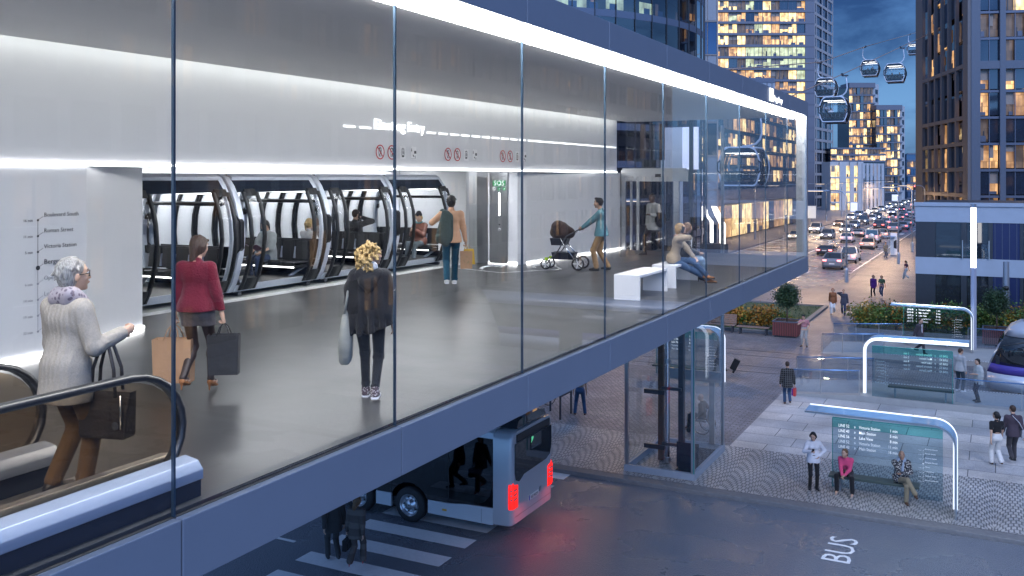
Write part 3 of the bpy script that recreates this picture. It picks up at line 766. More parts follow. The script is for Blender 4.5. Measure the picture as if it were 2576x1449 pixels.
    m = MB(); m.box(-1.0, -1.1, -.02, 1.0, -1.0, .05, M_dsteel); m.box(-1.0, 1.0, -.02, 1.0, 1.1, .05, M_dsteel); m.build('skid', t)
    if hanger:
        h = hanger
        m = MB(); m.box(-.25, -.3, 2.4, .25, .3, 2.46, M_steel)
        pts = [(-.1*h, 0, 2.45), (.35*h, 0, 2.47), (.70*h, 0, 2.58), (.95*h, 0, 2.85), (1.05*h, 0, 3.2), (1.02*h, 0, 3.8), (.95*h, 0, 4.35)]
        m.tube(pts, [.06, .07, .07, .065, .06, .055, .05], M_cwhite, n=8); m.build('hanger_arm', t)
        m = MB(); m.box(.62*h, -.16, 4.33, 1.15*h, .16, 4.43, M_dsteel); m.cyl((.62*h, -.12, 4.5), .13, .24, M_dsteel, axis='y', n=10); m.bar((.6*h, -.5, 4.42), (.6*h, .5, 4.52), .13, .13, M_dsteel)
        m.build('grip', t)
    return t
GRP = 'gondola cabins'
cab_st = make_cabin(open_side=1)
cy_ = [9.82, 12.53, 15.25, 17.96, 20.68]
labs = ['gondola cabin with open doors mostly hidden behind the left white wall', 'empty gondola cabin with open doors behind the person in dark red', 'gondola cabin with open doors where a grey poncho wearer reads', 'gondola cabin with open doors where a suited person phones', 'gondola cabin with open doors nearest the SOS pier']
for i, (y, l) in enumerate(zip(cy_, labs)):
    t = cab_st if i == 0 else copy_tree(cab_st)
    t.location = (-14.36, y, 7.10); tag(t, l, 'gondola cabin', GRP)
cab_r = make_cabin(0, 1); cab_l = copy_tree(cab_r)
for ch in list(cab_l.children):
    if ch.name.startswith(('hanger_arm', 'grip')): ch.scale = (-1, 1, 1)
sky_c = [(1872, 470, 57, 0, 1, 'gondola cabin hanging outside beyond the far end glass of the station'),
         (2101, 310, 87.6, 0, 1, 'largest gondola cabin in the open sky, just right of the station corner'),
         (2079, 246, 118, 0, -1, 'gondola cabin in the sky directly above and behind the largest one'),
         (2252, 208, 121, 0, 1, 'gondola cabin in the sky on the lower rope above the twin towers'),
         (2189, 193, 139, 0, -1, 'gondola cabin in the sky on the upper rope between two others'),
         (2298, 138, 203, 0, -1, 'smallest most distant gondola cabin beside the right tower')]
first = {1: True, -1: True}
SKYCAB = []
for u, v, wd, rz, side, l in sky_c:
    src = cab_r if side == 1 else cab_l
    t = src if first[side] else copy_tree(src); first[side] = False
    t.location = at(u, v, wd); t.rotation_euler = (0, 0, rz)
    tag(t, l, 'gondola cabin', GRP); SKYCAB.append((t, side))
M_rope = mat('haul rope', (.42, .30, .24), .5, .5, var=.2)
for side, l in ((1, 'nearer haul rope of the gondola line running up to the right'), (-1, 'farther haul rope of the gondola line')):
    pts = [t.location+Vector((.6*s, 0, 4.5)) for t, s in SKYCAB if s == side]
    d = (pts[-1]-pts[-2])
    st0 = Vector((-12.2 if side == 1 else -16.2, 27, 12.3))
    end = pts[-1]+d.normalized()*80
    m = MB(); q = [st0-Vector(st0)] + [p-st0 for p in pts]+[end-st0]
    m.tube(q, .045 if side == 1 else .055, M_rope, n=6)
    o = m.build('haul_rope'); o.location = st0; tag(o, l, 'cable', 'gondola ropes')
M_bglass = mat('dark facade glass', (.018, .026, .045), .06, .0, var=.25, scale=.5, spec=1.0)
M_bglass2 = mat('blue facade glass', (.05, .09, .16), .05, .55, var=.2, scale=.4, spec=1.0)
M_slabb = mat('facade slab grey', (.115, .125, .165), .5, var=.1)
M_pale = mat('pale render', (.42, .43, .45), .7, var=.12, scale=2)
M_brown = mat('tower stone', (.33, .30, .30), .6, var=.15, scale=3)
M_grey = mat('grey panel', (.26, .30, .36), .5, var=.1)
M_frame = mat('facade frame', (.10, .12, .17), .45, .3, var=.1)
# ---------------------------------------------------------------- cars
M_bwin = mat('mirror window', (.02, .025, .03), .03, 0, var=.1, spec=1.0)
M_cwin = mat('car window', (.012, .015, .02), .05, var=0, spec=1.0)
M_tyre = mat('tyre', (.015, .015, .016), .7, var=.1)
M_rim = mat('alloy rim', (.45, .46, .48), .3, .9, var=.05)
M_chrome = mat('chrome', (.6, .61, .63), .15, 1, var=0)
M_plate = mat('number plate', (.7, .7, .68), .5, var=0)
M_headlit = emit('headlight lit', (.95, .97, 1), 9)
M_taillit = emit('tail light lit', (1, .10, .07), 3.5)
M_lens = mat('clear lens', (.55, .57, .6), .1, .3, var=0)
M_redlens = mat('red lens', (.35, .02, .02), .15, var=0)
def paint(name, c): return mat('car paint '+name, c, .28, .25, var=.02, coat=1.0)
KINDS = {
 # L, W, H, belt, hood, hood_rear(y of windscreen base), roof front y, roof rear y, rear base y, tail height
 'sedan': (4.7, 1.82, 1.45, .92, .86, .95, .25, -.95, -1.75, .98),
 'hatch': (4.1, 1.78, 1.50, .95, .90, .95, .30, -1.45, -1.98, .98),
 'suv': (4.75, 1.92, 1.70, 1.08, 1.05, 1.05, .35, -1.75, -2.25, 1.10),
 'coupe_suv': (4.85, 1.98, 1.68, 1.10, 1.05, 1.05, .30, -1.0, -2.25, 1.16),
 'sports': (4.5, 1.92, 1.18, .80, .72, 1.05, .20, -.70, -1.70, .88),
 'wagon': (4.75, 1.84, 1.50, .95, .90, .95, .25, -1.85, -2.25, 1.0),
 'mini': (3.75, 1.70, 1.42, .92, .90, .85, .45, -1.45, -1.72, .95),
 'boxy': (4.5, 1.80, 1.95, 1.18, 1.12, .85, .65, -2.05, -2.12, 1.18),
 'pickup': (5.2, 1.85, 1.78, 1.08, 1.04, 1.10, .55, -.65, -.95, 1.05)}
def make_car(kind, body, lit_rear=True):
    L, Wd, H, belt, hood, wb, rf, rr, rb, tail = KINDS[kind]
    h = L/2; hw = Wd/2
    t = empty(kind)
    # body shell: length along y, front = +y
    def sec(y, w, zt, z0=.22):
        return [(-w*.90, y, z0), (-w, y, z0+.16), (-w, y, zt*.62), (-w*.955, y, zt-.04), (-w*.86, y, zt), (w*.86, y, zt), (w*.955, y, zt-.04), (w, y, zt*.62), (w, y, z0+.16), (w*.90, y, z0)]
    ys = [(-h, hw*.80, tail*.80, .34), (-h+.10, hw*.93, tail*.97, .28), (-h+.5, hw*.99, tail, .22), (rb, hw, tail, .2), (-.4, hw, belt, .2), (wb, hw, belt, .2), (wb+.15, hw, hood+.02, .2), (h-.75, hw*.98, hood-.04, .2), (h-.28, hw*.92, hood-.13, .24), (h-.06, hw*.80, hood-.26, .28), (h, hw*.72, hood-.36, .33)]
    if kind == 'boxy': ys = [(-h, hw*.97, tail, .4), (-h+.05, hw, tail, .35), (wb, hw, belt, .35), (wb+.05, hw*.97, hood, .35), (h-.1, hw*.95, hood-.03, .35), (h, hw*.92, hood-.08, .38)]
    if kind == 'pickup': ys = [(-h, hw*.96, tail-.03, .42), (-h+.06, hw*.99, tail, .4), (rb-.05, hw, tail, .36), (wb, hw, belt, .32), (wb+.1, hw*.99, hood, .32), (h-.5, hw*.96, hood-.06, .32), (h-.08, hw*.88, hood-.2, .36), (h, hw*.8, hood-.35, .4)]
    ys.sort()
    m = MB(); m.loft([sec(y, w, z, z0) for y, w, z, z0 in ys], body)
    if kind == 'pickup':
        m.box(-hw*.82, -h+.12, tail-.002, hw*.82, rb-.12, tail+.003, M_black)
    b = m.build('body', t)
    # greenhouse
    tw = hw*(.74 if kind != 'boxy' else .88)
    bw = hw*.93
    m = MB()
    pts = [(rb, belt-.02 if kind != 'sports' else tail-.04, 1.0), (rr, H-.03, 0), (rf, H-.03, 0), (wb, belt-.03, 1.0)]
    def gs(y, z, k): ww = bw*k+tw*(1-k); return [(-bw, y, min(belt, tail)-.06), (-ww, y, z), (ww, y, z), (bw, y, min(belt, tail)-.06)]
    m.loft([gs(*p) for p in pts], M_cwin, smooth=False); m.build('window', t)
    m = MB()
    m.loft([[(-tw-.01, y, H-.05), (-tw*.86, y, z), (tw*.86, y, z), (tw+.01, y, H-.05)] for y, z in ((rr-.06, H-.045), (rr+.15, H), (rf-.1, H), (rf+.06, H-.05))], body)
    for s in (-1, 1):
        m.bar((s*tw, rf+.02, H-.05), (s*bw*.99, wb+.02, belt-.01), .07, .06, body)
        m.bar((s*tw, rr-.02, H-.05), (s*bw*.99, rb+.05, min(belt, tail)-.01), .10, .09, body)
        ym = (rf+rr)/2; m.bar((s*(tw+.005), ym, H-.06), (s*(bw+.005), ym-.05, belt-.03), .09, .03, M_black)
    m.build('roof', t)
    # wheels
    r = .33 if kind not in ('suv', 'coupe_suv', 'boxy', 'pickup') else .38
    for s in (-1, 1):
        for y in (h-.85, -h+.85):
            m = MB(); c = (s*(hw-.21) if s > 0 else -hw+.0, y, r)
            x0 = hw-.20 if s > 0 else -hw-.015
            m.lathe((x0, y, r), [(r*.62, 0), (r*.93, .0), (r, .04), (r, .18), (r*.93, .215), (r*.62, .215)], M_tyre, n=18, axis='x')
            wo_ = m.build('wheel', t)
            m = MB(); m.cyl((x0+(.19 if s > 0 else .005), y, r), r*.62, .02, M_rim, n=10, axis='x')
            for k in range(5):
                a = 2*PI*k/5; m.bar((x0+(.212 if s > 0 else .0), y, r), (x0+(.212 if s > 0 else .0), y+r*.58*math.cos(a), r+r*.58*math.sin(a)), .015, .07, M_chrome, up=(1, 0, 0))
            m.build('rim', wo_)
    # lights, plates, bumpers, mirrors
    zf = hood-.22; zr_ = tail-.20
    for s in (-1, 1):
        m = MB(); m.obox((s*hw*.66, h-.10, zf), (1, 0, 0), .17, (0, 1, 0), .10, (0, 0, 1), .07, M_headlit if not lit_rear else M_lens); m.build('headlight', t)
        m = MB(); m.obox((s*hw*.72, -h+.045, zr_), (1, 0, 0), .19 if kind != 'boxy' else .09, (0, 1, 0), .06, (0, 0, 1), .08 if kind not in ('boxy', 'pickup') else .16, M_taillit if lit_rear else M_redlens); m.build('tail_light', t)
        m = MB(); m.obox((s*(hw+.09), wb-.12, belt+.05), (1, 0, 0), .09, (0, 1, 0), .05, (0, 0, 1), .065, M_black); m.build('mirror', t)
    m = MB(); m.box(-.26, h-.02, .42, .26, h+.012, .53, M_plate); m.build('number_plate', t)
    m = MB(); m.box(-.26, -h-.012, .58, .26, -h+.06, .69, M_plate); m.build('number_plate', t)
    m = MB(); m.box(-hw*.62, h-.05, .40, hw*.62, h+.006, .40+.0+.2, M_black) if kind != 'mini' else m.box(-hw*.5, h-.05, .3, hw*.5, h+.006, .42, M_black); m.build('grille', t)
    m = MB(); m.box(-hw*.86, -h-.01, .30, hw*.86, -h+.10, .46, M_dsteel if kind in ('suv', 'coupe_suv', 'boxy', 'pickup') else M_black); m.build('bumper', t)
    if kind == 'boxy':
        m = MB(); m.lathe((0, -h-.24, 1.05), [(.02, 0), (.36, .0), (.38, .06), (.38, .2), (.30, .235)], body, n=20, axis='y'); m.build('spare_wheel', t)
    return t
PAINTS = {'white': (.72, .73, .75), 'silver': (.42, .44, .47), 'grey': (.16, .17, .19), 'black': (.015, .016, .02), 'blue': (.10, .16, .30), 'beige': (.42, .37, .30), 'cream': (.62, .55, .42), 'brown': (.06, .045, .045), 'orange': (.25, .10, .04), 'navy': (.03, .045, .09), 'paleblue': (.35, .42, .55), 'darkred': (.16, .03, .04)}
CARS = [  # crop pixel of the base, kind, paint, towards camera?, label
 (655, 1200, 'coupe_suv', 'grey', 0, 'dark grey sloping roof SUV nearest the street lamp, red tail lights on'),
 (825, 1130, 'pickup', 'white', 0, 'white pickup truck driving away beside the dark sloping SUV'),
 (570, 1040, 'sports', 'black', 0, 'low black sports car driving away beside the station corner'),
 (1050, 970, 'sedan', 'beige', 0, 'beige grey saloon driving away in front of the boxy white off-roader'),
 (1105, 900, 'boxy', 'white', 0, 'white boxy off-roader with spare wheel, just ahead of the beige saloon'),
 (815, 895, 'mini', 'white', 0, 'small white hatchback with red tail lights beside the centre line'),
 (940, 830, 'sports', 'silver', 0, 'silver sports coupe driving away ahead of the small white hatchback'),
 (1215, 850, 'wagon', 'silver', 0, 'silver estate car driving away ahead of the nearest boxy off-roader'),
 (1350, 780, 'suv', 'silver', 0, 'silver crossover driving away on the pedestrian crossing lane'),
 (1185, 745, 'suv', 'brown', 0, 'dark brown SUV with bright red lights driving away'),
 (1260, 700, 'hatch', 'white', 0, 'white hatchback driving away just past the brown SUV'),
 (1450, 750, 'sedan', 'paleblue', 0, 'pale blue saloon driving away by the right kerb beyond the crossing'),
 (1515, 710, 'hatch', 'silver', 0, 'silver hatchback driving away ahead of the pale blue saloon'),
 (1570, 670, 'sports', 'darkred', 0, 'low dark red car driving away next to the corner building edge'),
 (1340, 655, 'boxy', 'silver', 0, 'silver boxy off-roader with round spare wheel farther up the street'),
 (1420, 640, 'sedan', 'grey', 0, 'grey saloon driving away right of the farther boxy off-roader'),
 (1465, 610, 'hatch', 'blue', 0, 'blue hatchback driving away ahead of the grey saloon'),
 (1530, 580, 'sedan', 'silver', 0, 'long silver saloon driving away near the second lamp post'),
 (220, 868, 'mini', 'cream', 1, 'small cream hatchback with headlights on seen through the station end glass'),
 (455, 790, 'pickup', 'silver', 1, 'silver pickup truck with headlights on coming towards the station corner'),
 (585, 855, 'hatch', 'grey', 1, 'grey hatchback with headlights on, nearest oncoming car right of the station'),
 (725, 708, 'sports', 'orange', 1, 'low bronze sports car with headlights on by the left kerb'),
 (800, 785, 'sedan', 'silver', 1, 'silver saloon with headlights on behind the nearest grey hatchback'),
 (885, 735, 'sedan', 'paleblue', 1, 'pale blue saloon with headlights on following the silver saloon'),
 (860, 640, 'sedan', 'white', 1, 'white saloon oncoming left of the boxy off-roader with headlights on'),
 (995, 695, 'boxy', 'grey', 1, 'grey boxy off-roader coming towards the camera with headlights on'),
 (1095, 655, 'sedan', 'white', 1, 'white saloon oncoming just behind the grey boxy off-roader'),
 (1155, 630, 'sedan', 'navy', 1, 'dark navy saloon oncoming behind the white one in the inner lane'),
 (945, 605, 'hatch', 'blue', 1, 'blue hatchback oncoming by the left kerb under the first billboard'),
 (1035, 580, 'sports', 'white', 1, 'flat white coupe oncoming in the kerb lane'),
 (1130, 560, 'sedan', 'cream', 1, 'cream saloon oncoming ahead of the silver SUV'),
 (1205, 545, 'suv', 'silver', 1, 'silver SUV oncoming in the kerb lane behind the cream saloon'),
 (1320, 575, 'hatch', 'paleblue', 1, 'pale blue hatchback oncoming in the inner lane up the street'),
 (1300, 515, 'suv', 'white', 1, 'white SUV oncoming near the far billboard'),
 (1355, 545, 'sedan', 'blue', 1, 'blue saloon oncoming behind the pale blue hatchback'),
 (1355, 485, 'hatch', 'grey', 1, 'small grey car oncoming between white SUV and far traffic'),
 (1440, 545, 'sedan', 'navy', 0, 'navy saloon driving away in the middle of the far traffic'),
 (1420, 480, 'sedan', 'silver', 1, 'distant silver saloon oncoming under the traffic signal'),
 (1460, 465, 'suv', 'cream', 1, 'distant cream SUV oncoming at the head of the kerb lane'),
 (1575, 495, 'suv', 'white', 0, 'distant white SUV driving away by the right lamp post'),
 (1540, 445, 'sedan', 'navy', 1, 'distant dark saloon oncoming below the red signal'),
 (1600, 430, 'hatch', 'white', 1, 'most distant white car at the end of the street')]
proto = {}
M_plate2 = None
for (x, y, kind, col, towards, lab) in CARS:
    key = (kind, col, towards)
    if key not in proto:
        t = make_car(kind, paint(col, PAINTS[col]), lit_rear=not towards); proto[key] = t
    else: t = copy_tree(proto[key])
    t.name = {'suv': 'sport_utility_car', 'coupe_suv': 'sport_utility_car', 'boxy': 'off_road_car', 'mini': 'small_car', 'hatch': 'hatchback_car', 'sedan': 'saloon_car', 'sports': 'sports_car', 'wagon': 'estate_car', 'pickup': 'pickup_truck'}[kind]
    p = gp(*K(x, y), 0)
    h = KINDS[kind][0]/2
    p.y += h-.1     # the pixel marks the end nearest the camera
    t.location = (p.x, p.y, 0); t.rotation_euler = (0, 0, PI if towards else 0)
    tag(t, lab, 'car' if kind != 'pickup' else 'pickup truck', 'cars on the street')
# ---------------------------------------------------------------- city bus
bus = empty('city_bus', (-11.10, 22.90, 0), 0, 'silver city bus with dark glazing and lit red tail lights under the station', 'bus')
M_bus = mat('silver bus paint', (.46, .475, .50), .34, .15, var=.03, coat=.4)
M_busglass = glass('tinted bus glass', (.16, .18, .22), 1.6)
M_btail = emit('bus tail light', (1, .015, .012), 1.1); M_btail.node_tree.nodes['Principled BSDF'].inputs['Base Color'].default_value = (.12, .003, .003, 1)
hy = 1.26; BL = 12.0; zt = 2.86
# x=0 rear face, bus runs to -x
def rs(x, ins, z0, z1, r=.18):
    y = hy-ins
    return [(x, -y, z0+.05), (x, -y+.05, z0), (x, y-.05, z0), (x, y, z0+.05), (x, y, z1-r), (x, y-r*.35, z1-r*.3), (x, y-r, z1), (x, -y+r, z1), (x, -y+r*.35, z1-r*.3), (x, -y, z1-r)]
# rear shell: rounded column of the rear corner, lower body, roof
m = MB(); m.loft([rs(x, i, z0, 2.80) for x, i, z0 in ((0, .14, .42), (-.03, .05, .40), (-.12, .0, .38), (-.55, 0, .36))], M_bus, smooth=True); m.build('rear_shell', bus)
m = MB()
m.prism([(-.55, -hy, .36), (-.55, -hy, .80), (-.66, -hy, 1.0)][:2]+[(-1.35, -hy, .78), (-1.9, -hy, .72), (-2.55, -hy, .72), (-2.55, -hy, .36)], (0, .06, 0), M_bus)
m.prism([(-3.75, -hy, .36), (-3.75, -hy, .72), (-4.25, -hy, .72), (-4.25, -hy, .36)], (0, .06, 0), M_bus)
m.prism([(-5.45, -hy, .36), (-5.45, -hy, .72), (-BL, -hy, .72), (-BL, -hy, .36)], (0, .06, 0), M_bus)
m.prism([(-.55, hy, .36), (-.55, hy, .75), (-BL, hy, .75), (-BL, hy, .36)], (0, -.06, 0), M_bus); m.build('side_skirt', bus)
m = MB(); o = [(0, -hy+.02, 2.60), (0, -hy+.06, 2.74), (0, -hy+.2, 2.84), (0, hy-.2, 2.84), (0, hy-.06, 2.74), (0, hy-.02, 2.60)]
m.prism([(-.56, y, z) for _, y, z in o], (-BL+.56, 0, 0), M_bus); m.build('roof', bus)
m = MB(); m.box(-BL, -hy+.1, .5, -.6, hy-.1, .62, M_black); m.build('floor', bus)
# dark side glazing with the swept lower rear corner
cv = [(-.56, 2.6), (-.56, 1.7), (-.58, 1.35), (-.66, 1.08), (-.82, .92), (-1.1, .83), (-1.5, .78), (-2.4, .73), (-2.58, .73)]
wh = [(-3.15+.62*math.cos(a), .48+.62*math.sin(a)) for a in np.linspace(.42, PI-.42, 9)]
wh2 = [(-4.85+.62*math.cos(a), .48+.62*math.sin(a)) for a in np.linspace(.42, PI-.42, 9)]
side = cv+wh+[(-3.75, .73), (-4.25, .73)]+wh2+[(-5.45, .73), (-BL, .73), (-BL, 2.6)]
m = MB(); m.prism([(x, -hy-.004, z) for x, z in side], (0, .03, 0), M_busglass); m.build('side_window', bus)
m = MB(); m.prism([(x, hy+.004, z) for x, z in [(-.56, 2.6), (-.56, .9), (-BL, .76), (-BL, 2.6)]], (0, -.03, 0), M_busglass); m.build('side_window', bus)
m = MB()
for x in (-1.9, -3.75, -5.6, -7.4): m.box(x-.012, -hy-.012, .74 if x < -2 and x > -5.3 else .78, x+.012, -hy-.005, 2.58, M_black)
m.box(-BL, -hy+.04, 1.14, -.8, -hy+.06, 1.18, M_dsteel); m.build('window_trim', bus)
# rear window, upper hood and equipment box
rw = [(-1.10, 2.5), (-1.10, 1.75), (-1.04, 1.55), (-.88, 1.48), (-.72, 1.54), (-.6, 1.60), (.78, 1.64), (1.02, 1.72), (1.12, 1.95), (1.12, 2.5)]
m = MB(); m.prism([(.006, y, z) for y, z in rw], (.02, 0, 0), M_bwin); m.build('rear_window', bus)
m = MB(); m.loft([[(-.1, -1.0, z), (.012, -1.0, z-.02), (.012, 1.02, z-.02), (-.1, 1.02, z)] for z in (2.53, 2.60)], M_black); m.box(-.02, -1.0, 2.54, .02, 1.02, 2.72, M_black); m.build('rear_hood', bus)
m = MB()
sec = [[(x, -.95+i, 2.85), (x, -.86+i, 3.02), (x, -.5, 3.08), (x, .5, 3.08), (x, .86-i, 3.02), (x, .95-i, 2.85)] for x, i in ((-.04, .06), (-.2, 0), (-1.25, 0), (-1.3, .03))]
m.loft(sec, M_bwin, smooth=False); m.build('roof_unit', bus)
m = MB(); sec = [[(x, -.9, 2.85), (x, -.8, 3.0), (x, .8, 3.0), (x, .9, 2.85)] for x in (-1.4, -3.4)]; m.loft(sec, M_bus, smooth=False); m.build('roof_unit', bus)
m = MB(); letter(m, [('JP', 0, 0, .16, 'CENTER')], emit('green display', (.1, 1, .3), .5), (.03, -.1, 2.36), (0, 1, 0), (0, 0, 1), ext=.002); m.build('route_display', bus)
for s in (-1, 1):
    m = MB(); m.loft([[(.0, s*(hy-.36), z), (.02-a, s*(hy-.05-a), z), (-.10, s*(hy+.012-a), z), (-.14, s*(hy-.1), z)] for z, a in ((.82, .02), (.88, 0), (1.40, 0), (1.5, .03))], M_btail); l_ = m.build('tail_light', bus)
    m = MB()
    for z in (1.06, 1.18, 1.30): m.loft([[(.01, s*(hy-.3), z+d), (.035, s*(hy-.10), z+d), (-.04, s*(hy+.008), z+d)] for d in (0, .035)], M_chrome)
    m.build('reflector_bar', l_)
m = MB(); m.box(.004, -.30, .80, .02, .30, .93, M_plate); m.box(.0205, -.30, .80, .0225, -.24, .93, mat('plate blue', (.02, .06, .35), .4, var=0))
letter(m, [('VIZ·PEOP', .03, .022, .105, 'CENTER')], M_ink, (.022, 0, .80), (0, 1, 0), (0, 0, 1), ext=.001, bold=.01); m.build('number_plate', bus)
m = MB(); m.box(.003, .37, .86, .018, .44, .98, M_steel); m.build('door_lock', bus)
m = MB(); m.box(-2.1, -hy-.006, .50, -1.96, -hy-.001, .55, mat('amber reflector', (.55, .28, .02), .3, var=0)); m.build('side_reflector', bus)
m = MB(); m.box(-.9, -hy-.004, .38, -.894, -hy-.001, .74, M_dsteel); m.box(.002, -1.1, .60, .006, 1.1, .605, M_dsteel); m.build('panel_seam', bus)
for x in (-3.15, -4.85, -9.2):
    for s in (-1, 1):
        y0 = -hy-.01 if s < 0 else hy-.27
        m = MB(); m.lathe((x, y0, .48), [(.30, 0), (.44, 0), (.48, .05), (.48, .23), (.44, .28), (.30, .28)], M_tyre, n=28, axis='y'); wo_ = m.build('wheel', bus)
        m = MB(); yy = y0-.004 if s < 0 else y0+.26
        m.lathe((x, yy, .48), [(.30, .0), (.27, .03), (.26, .09), (.14, .07), (.13, .0), (.02, -.01)] if s < 0 else [(.30, .02), (.0, .02)], M_rim, n=24, axis='y')
        for k in range(10):
            a = 2*PI*k/10; m.cyl((x+.20*math.cos(a), yy+(.055 if s < 0 else .02), .48+.20*math.sin(a)), .022, .02, M_black if k % 2 else M_chrome, n=8, axis='y')
        m.build('rim', wo_)
for i, x in enumerate((-2.2, -2.9, -4.3, -5.1, -5.9, -6.8)):
    for y in (-.85, -.40):
        m = MB(); m.box(x-.2, y-.2, .62, x+.2, y+.2, 1.02, M_cseat); m.loft([[(x-.22, y-.2, 1.0), (x-.16, y-.2, 1.0), (x-.16, y+.2, 1.0), (x-.22, y+.2, 1.0)], [(x-.30, y-.17, 1.65), (x-.25, y-.17, 1.65), (x-.25, y+.17, 1.65), (x-.30, y+.17, 1.65)]], mat('bus seat fabric', (.12, .10, .09), .8, var=.3, scale=20)); m.build('seat', bus)
rl = area('tail_glow', (.55, -.9, .9), .7, 4, (1, .06, .04), rot=(0, 0, 0), parent=bus, sy=.4)
rl = area('tail_glow', (.55, .9, .9), .7, 4, (1, .06, .04), rot=(0, 0, 0), parent=bus, sy=.4)
# ---------------------------------------------------------------- tram
tr = empty('tram', (-.35, 46.14, .13), 0, 'silver and purple tram with dark windscreen entering from the right', 'tram')
M_purple = mat('tram purple', (.07, .045, .30), .3, .1, var=.03, coat=.6)
M_tram = mat('tram silver', (.55, .57, .62), .28, .35, var=.03, coat=.6)
def tsec(x, w, z0, z1):
    return [(x, -w, z0), (x, -w, (z0+z1)/2), (x, -w*.94, z1-.15), (x, -w*.75, z1), (x, w*.75, z1), (x, w*.94, z1-.15), (x, w, (z0+z1)/2), (x, w, z0)]
P = [(0, .55, .30), (.25, .85, .30), (.7, 1.10, .30), (1.4, 1.28, .30), (2.4, 1.325, .30), (14, 1.325, .30)]
def lerp_prof(zlo, zhi, m_, name, ins=0.0, xsh=lambda x: 0):
    mm = MB()
    secs = []
    for x, w_, z0 in P:
        xa = x+xsh(zlo); xb = x+xsh(zhi)
        secs.append([(xa, -w_-ins, zlo), (xb, -(w_-.02*(zhi > 2.4))-ins, zhi), (xb, (w_-.02*(zhi > 2.4))+ins, zhi), (xa, w_+ins, zlo)])
    mm.loft(secs, m_); return mm.build(name, tr)
rake = lambda z: max(0, (z-.9))*.42
lerp_prof(.25, .95, M_tram, 'lower_body', xsh=rake)
lerp_prof(.951, 1.32, M_purple, 'purple_band', .004, xsh=rake)
lerp_prof(1.321, 2.55, M_bwin, 'window_band', 0, xsh=rake)
m = MB(); secs = []
for x, w_, _ in P: secs.append([(x+rake(2.55), -w_, 2.551), (x+rake(2.9)+.1, -w_*.93, 2.92), (x+rake(3.1)+.4, -w_*.7, 3.15), (x+rake(3.1)+.4, w_*.7, 3.15), (x+rake(2.9)+.1, w_*.93, 2.92), (x+rake(2.55), w_, 2.551)])
m.loft(secs, M_tram); m.build('roof', tr)
m = MB(); secs = [[(x+rake(3.1)+.5, -w_*.62, 3.151), (x+rake(3.1)+.6, -w_*.55, 3.32), (x+rake(3.1)+.6, w_*.55, 3.32), (x+rake(3.1)+.5, w_*.62, 3.151)] for x, w_, _ in P]; m.loft(secs, M_dsteel, smooth=False); m.build('roof_fairing', tr)
for s in (-1, 1):
    m = MB(); m.tube([(1.2+rake(2.5), s*1.27, 2.5), (.55, s*1.42, 2.2), (.45, s*1.45, 1.75)], .03, M_black, n=6); m.box(.36, s*1.45-.06, 1.45, .5, s*1.45+.06, 1.8, M_black); m.build('mirror', tr)
    m = MB(); m.obox((.28+rake(.8), s*.62, .8), (1, 0, 0), .1, (0, 1, 0), .14, (0, 0, 1), .07, M_lens); m.build('headlight', tr)
for k in range(3):
    m = MB(); m.box(3.2+k*3, -1.335, .3, 4.5+k*3, -1.326, 2.5, M_bwin); m.build('door', tr)
m = MB(); m.box(1.2, -.9, .0, 13.5, .9, .26, M_dsteel); m.build('bogie', tr)
# ---------------------------------------------------------------- planting
lawn = MB(); lawn.box(-30, 57.35, .1, -10.95, 70.4, .17, M_grassbase); lawn.box(-7.7, 60.8, .1, 30, 65.4, .17, M_grassbase); lawn.build('lawn', kind='structure')
kb = MB()
for x0, y0, x1, y1 in ((-30, 57.1, -10.65, 57.35), (-30, 70.4, -10.65, 70.65), (-10.94, 57.36, -10.65, 70.39), (-8.0, 60.5, 30, 60.79), (-8.0, 60.8, -7.71, 65.4)): kb.box(x0, y0, .1, x1, y1, .27, M_kerb)
kb.build('bed_kerb', kind='structure')
rnd = random.Random(9)
def gr(n=1500):  # grass tufts
    m = MB()
    for _ in range(n):
        x, y = (rnd.uniform(-22, -11.1), rnd.uniform(58, 70.2)) if rnd.random() < .8 else (rnd.uniform(-7.6, 6), rnd.uniform(61, 65))
        a = rnd.uniform(0, PI); h = rnd.uniform(.05, .13); dx, dy = .05*math.cos(a), .05*math.sin(a)
        m.add([(x-dx, y-dy, .165), (x+dx, y+dy, .165), (x+rnd.uniform(-.06, .06), y+rnd.uniform(-.06, .06), .165+h)], [(0, 1, 2)], M_grassbase)
    m.build('grass', kind='stuff')
gr()
def leafmat(name, c, v=.5):
    m = mat(name, c, .55, var=v, scale=9)
    return m
LG = [leafmat('leaf green', (.075, .16, .03)), leafmat('leaf deep green', (.025, .065, .018)), leafmat('leaf yellow green', (.13, .17, .03))]
LO = [leafmat('leaf orange', (.40, .17, .025)), leafmat('leaf amber', (.42, .26, .035)), leafmat('leaf olive', (.12, .11, .025))]
LD = [leafmat('box leaf dark', (.016, .042, .018)), leafmat('box leaf', (.028, .065, .022))]
M_bark = mat('bark', (.08, .06, .045), .8, var=.3, bump=.4)
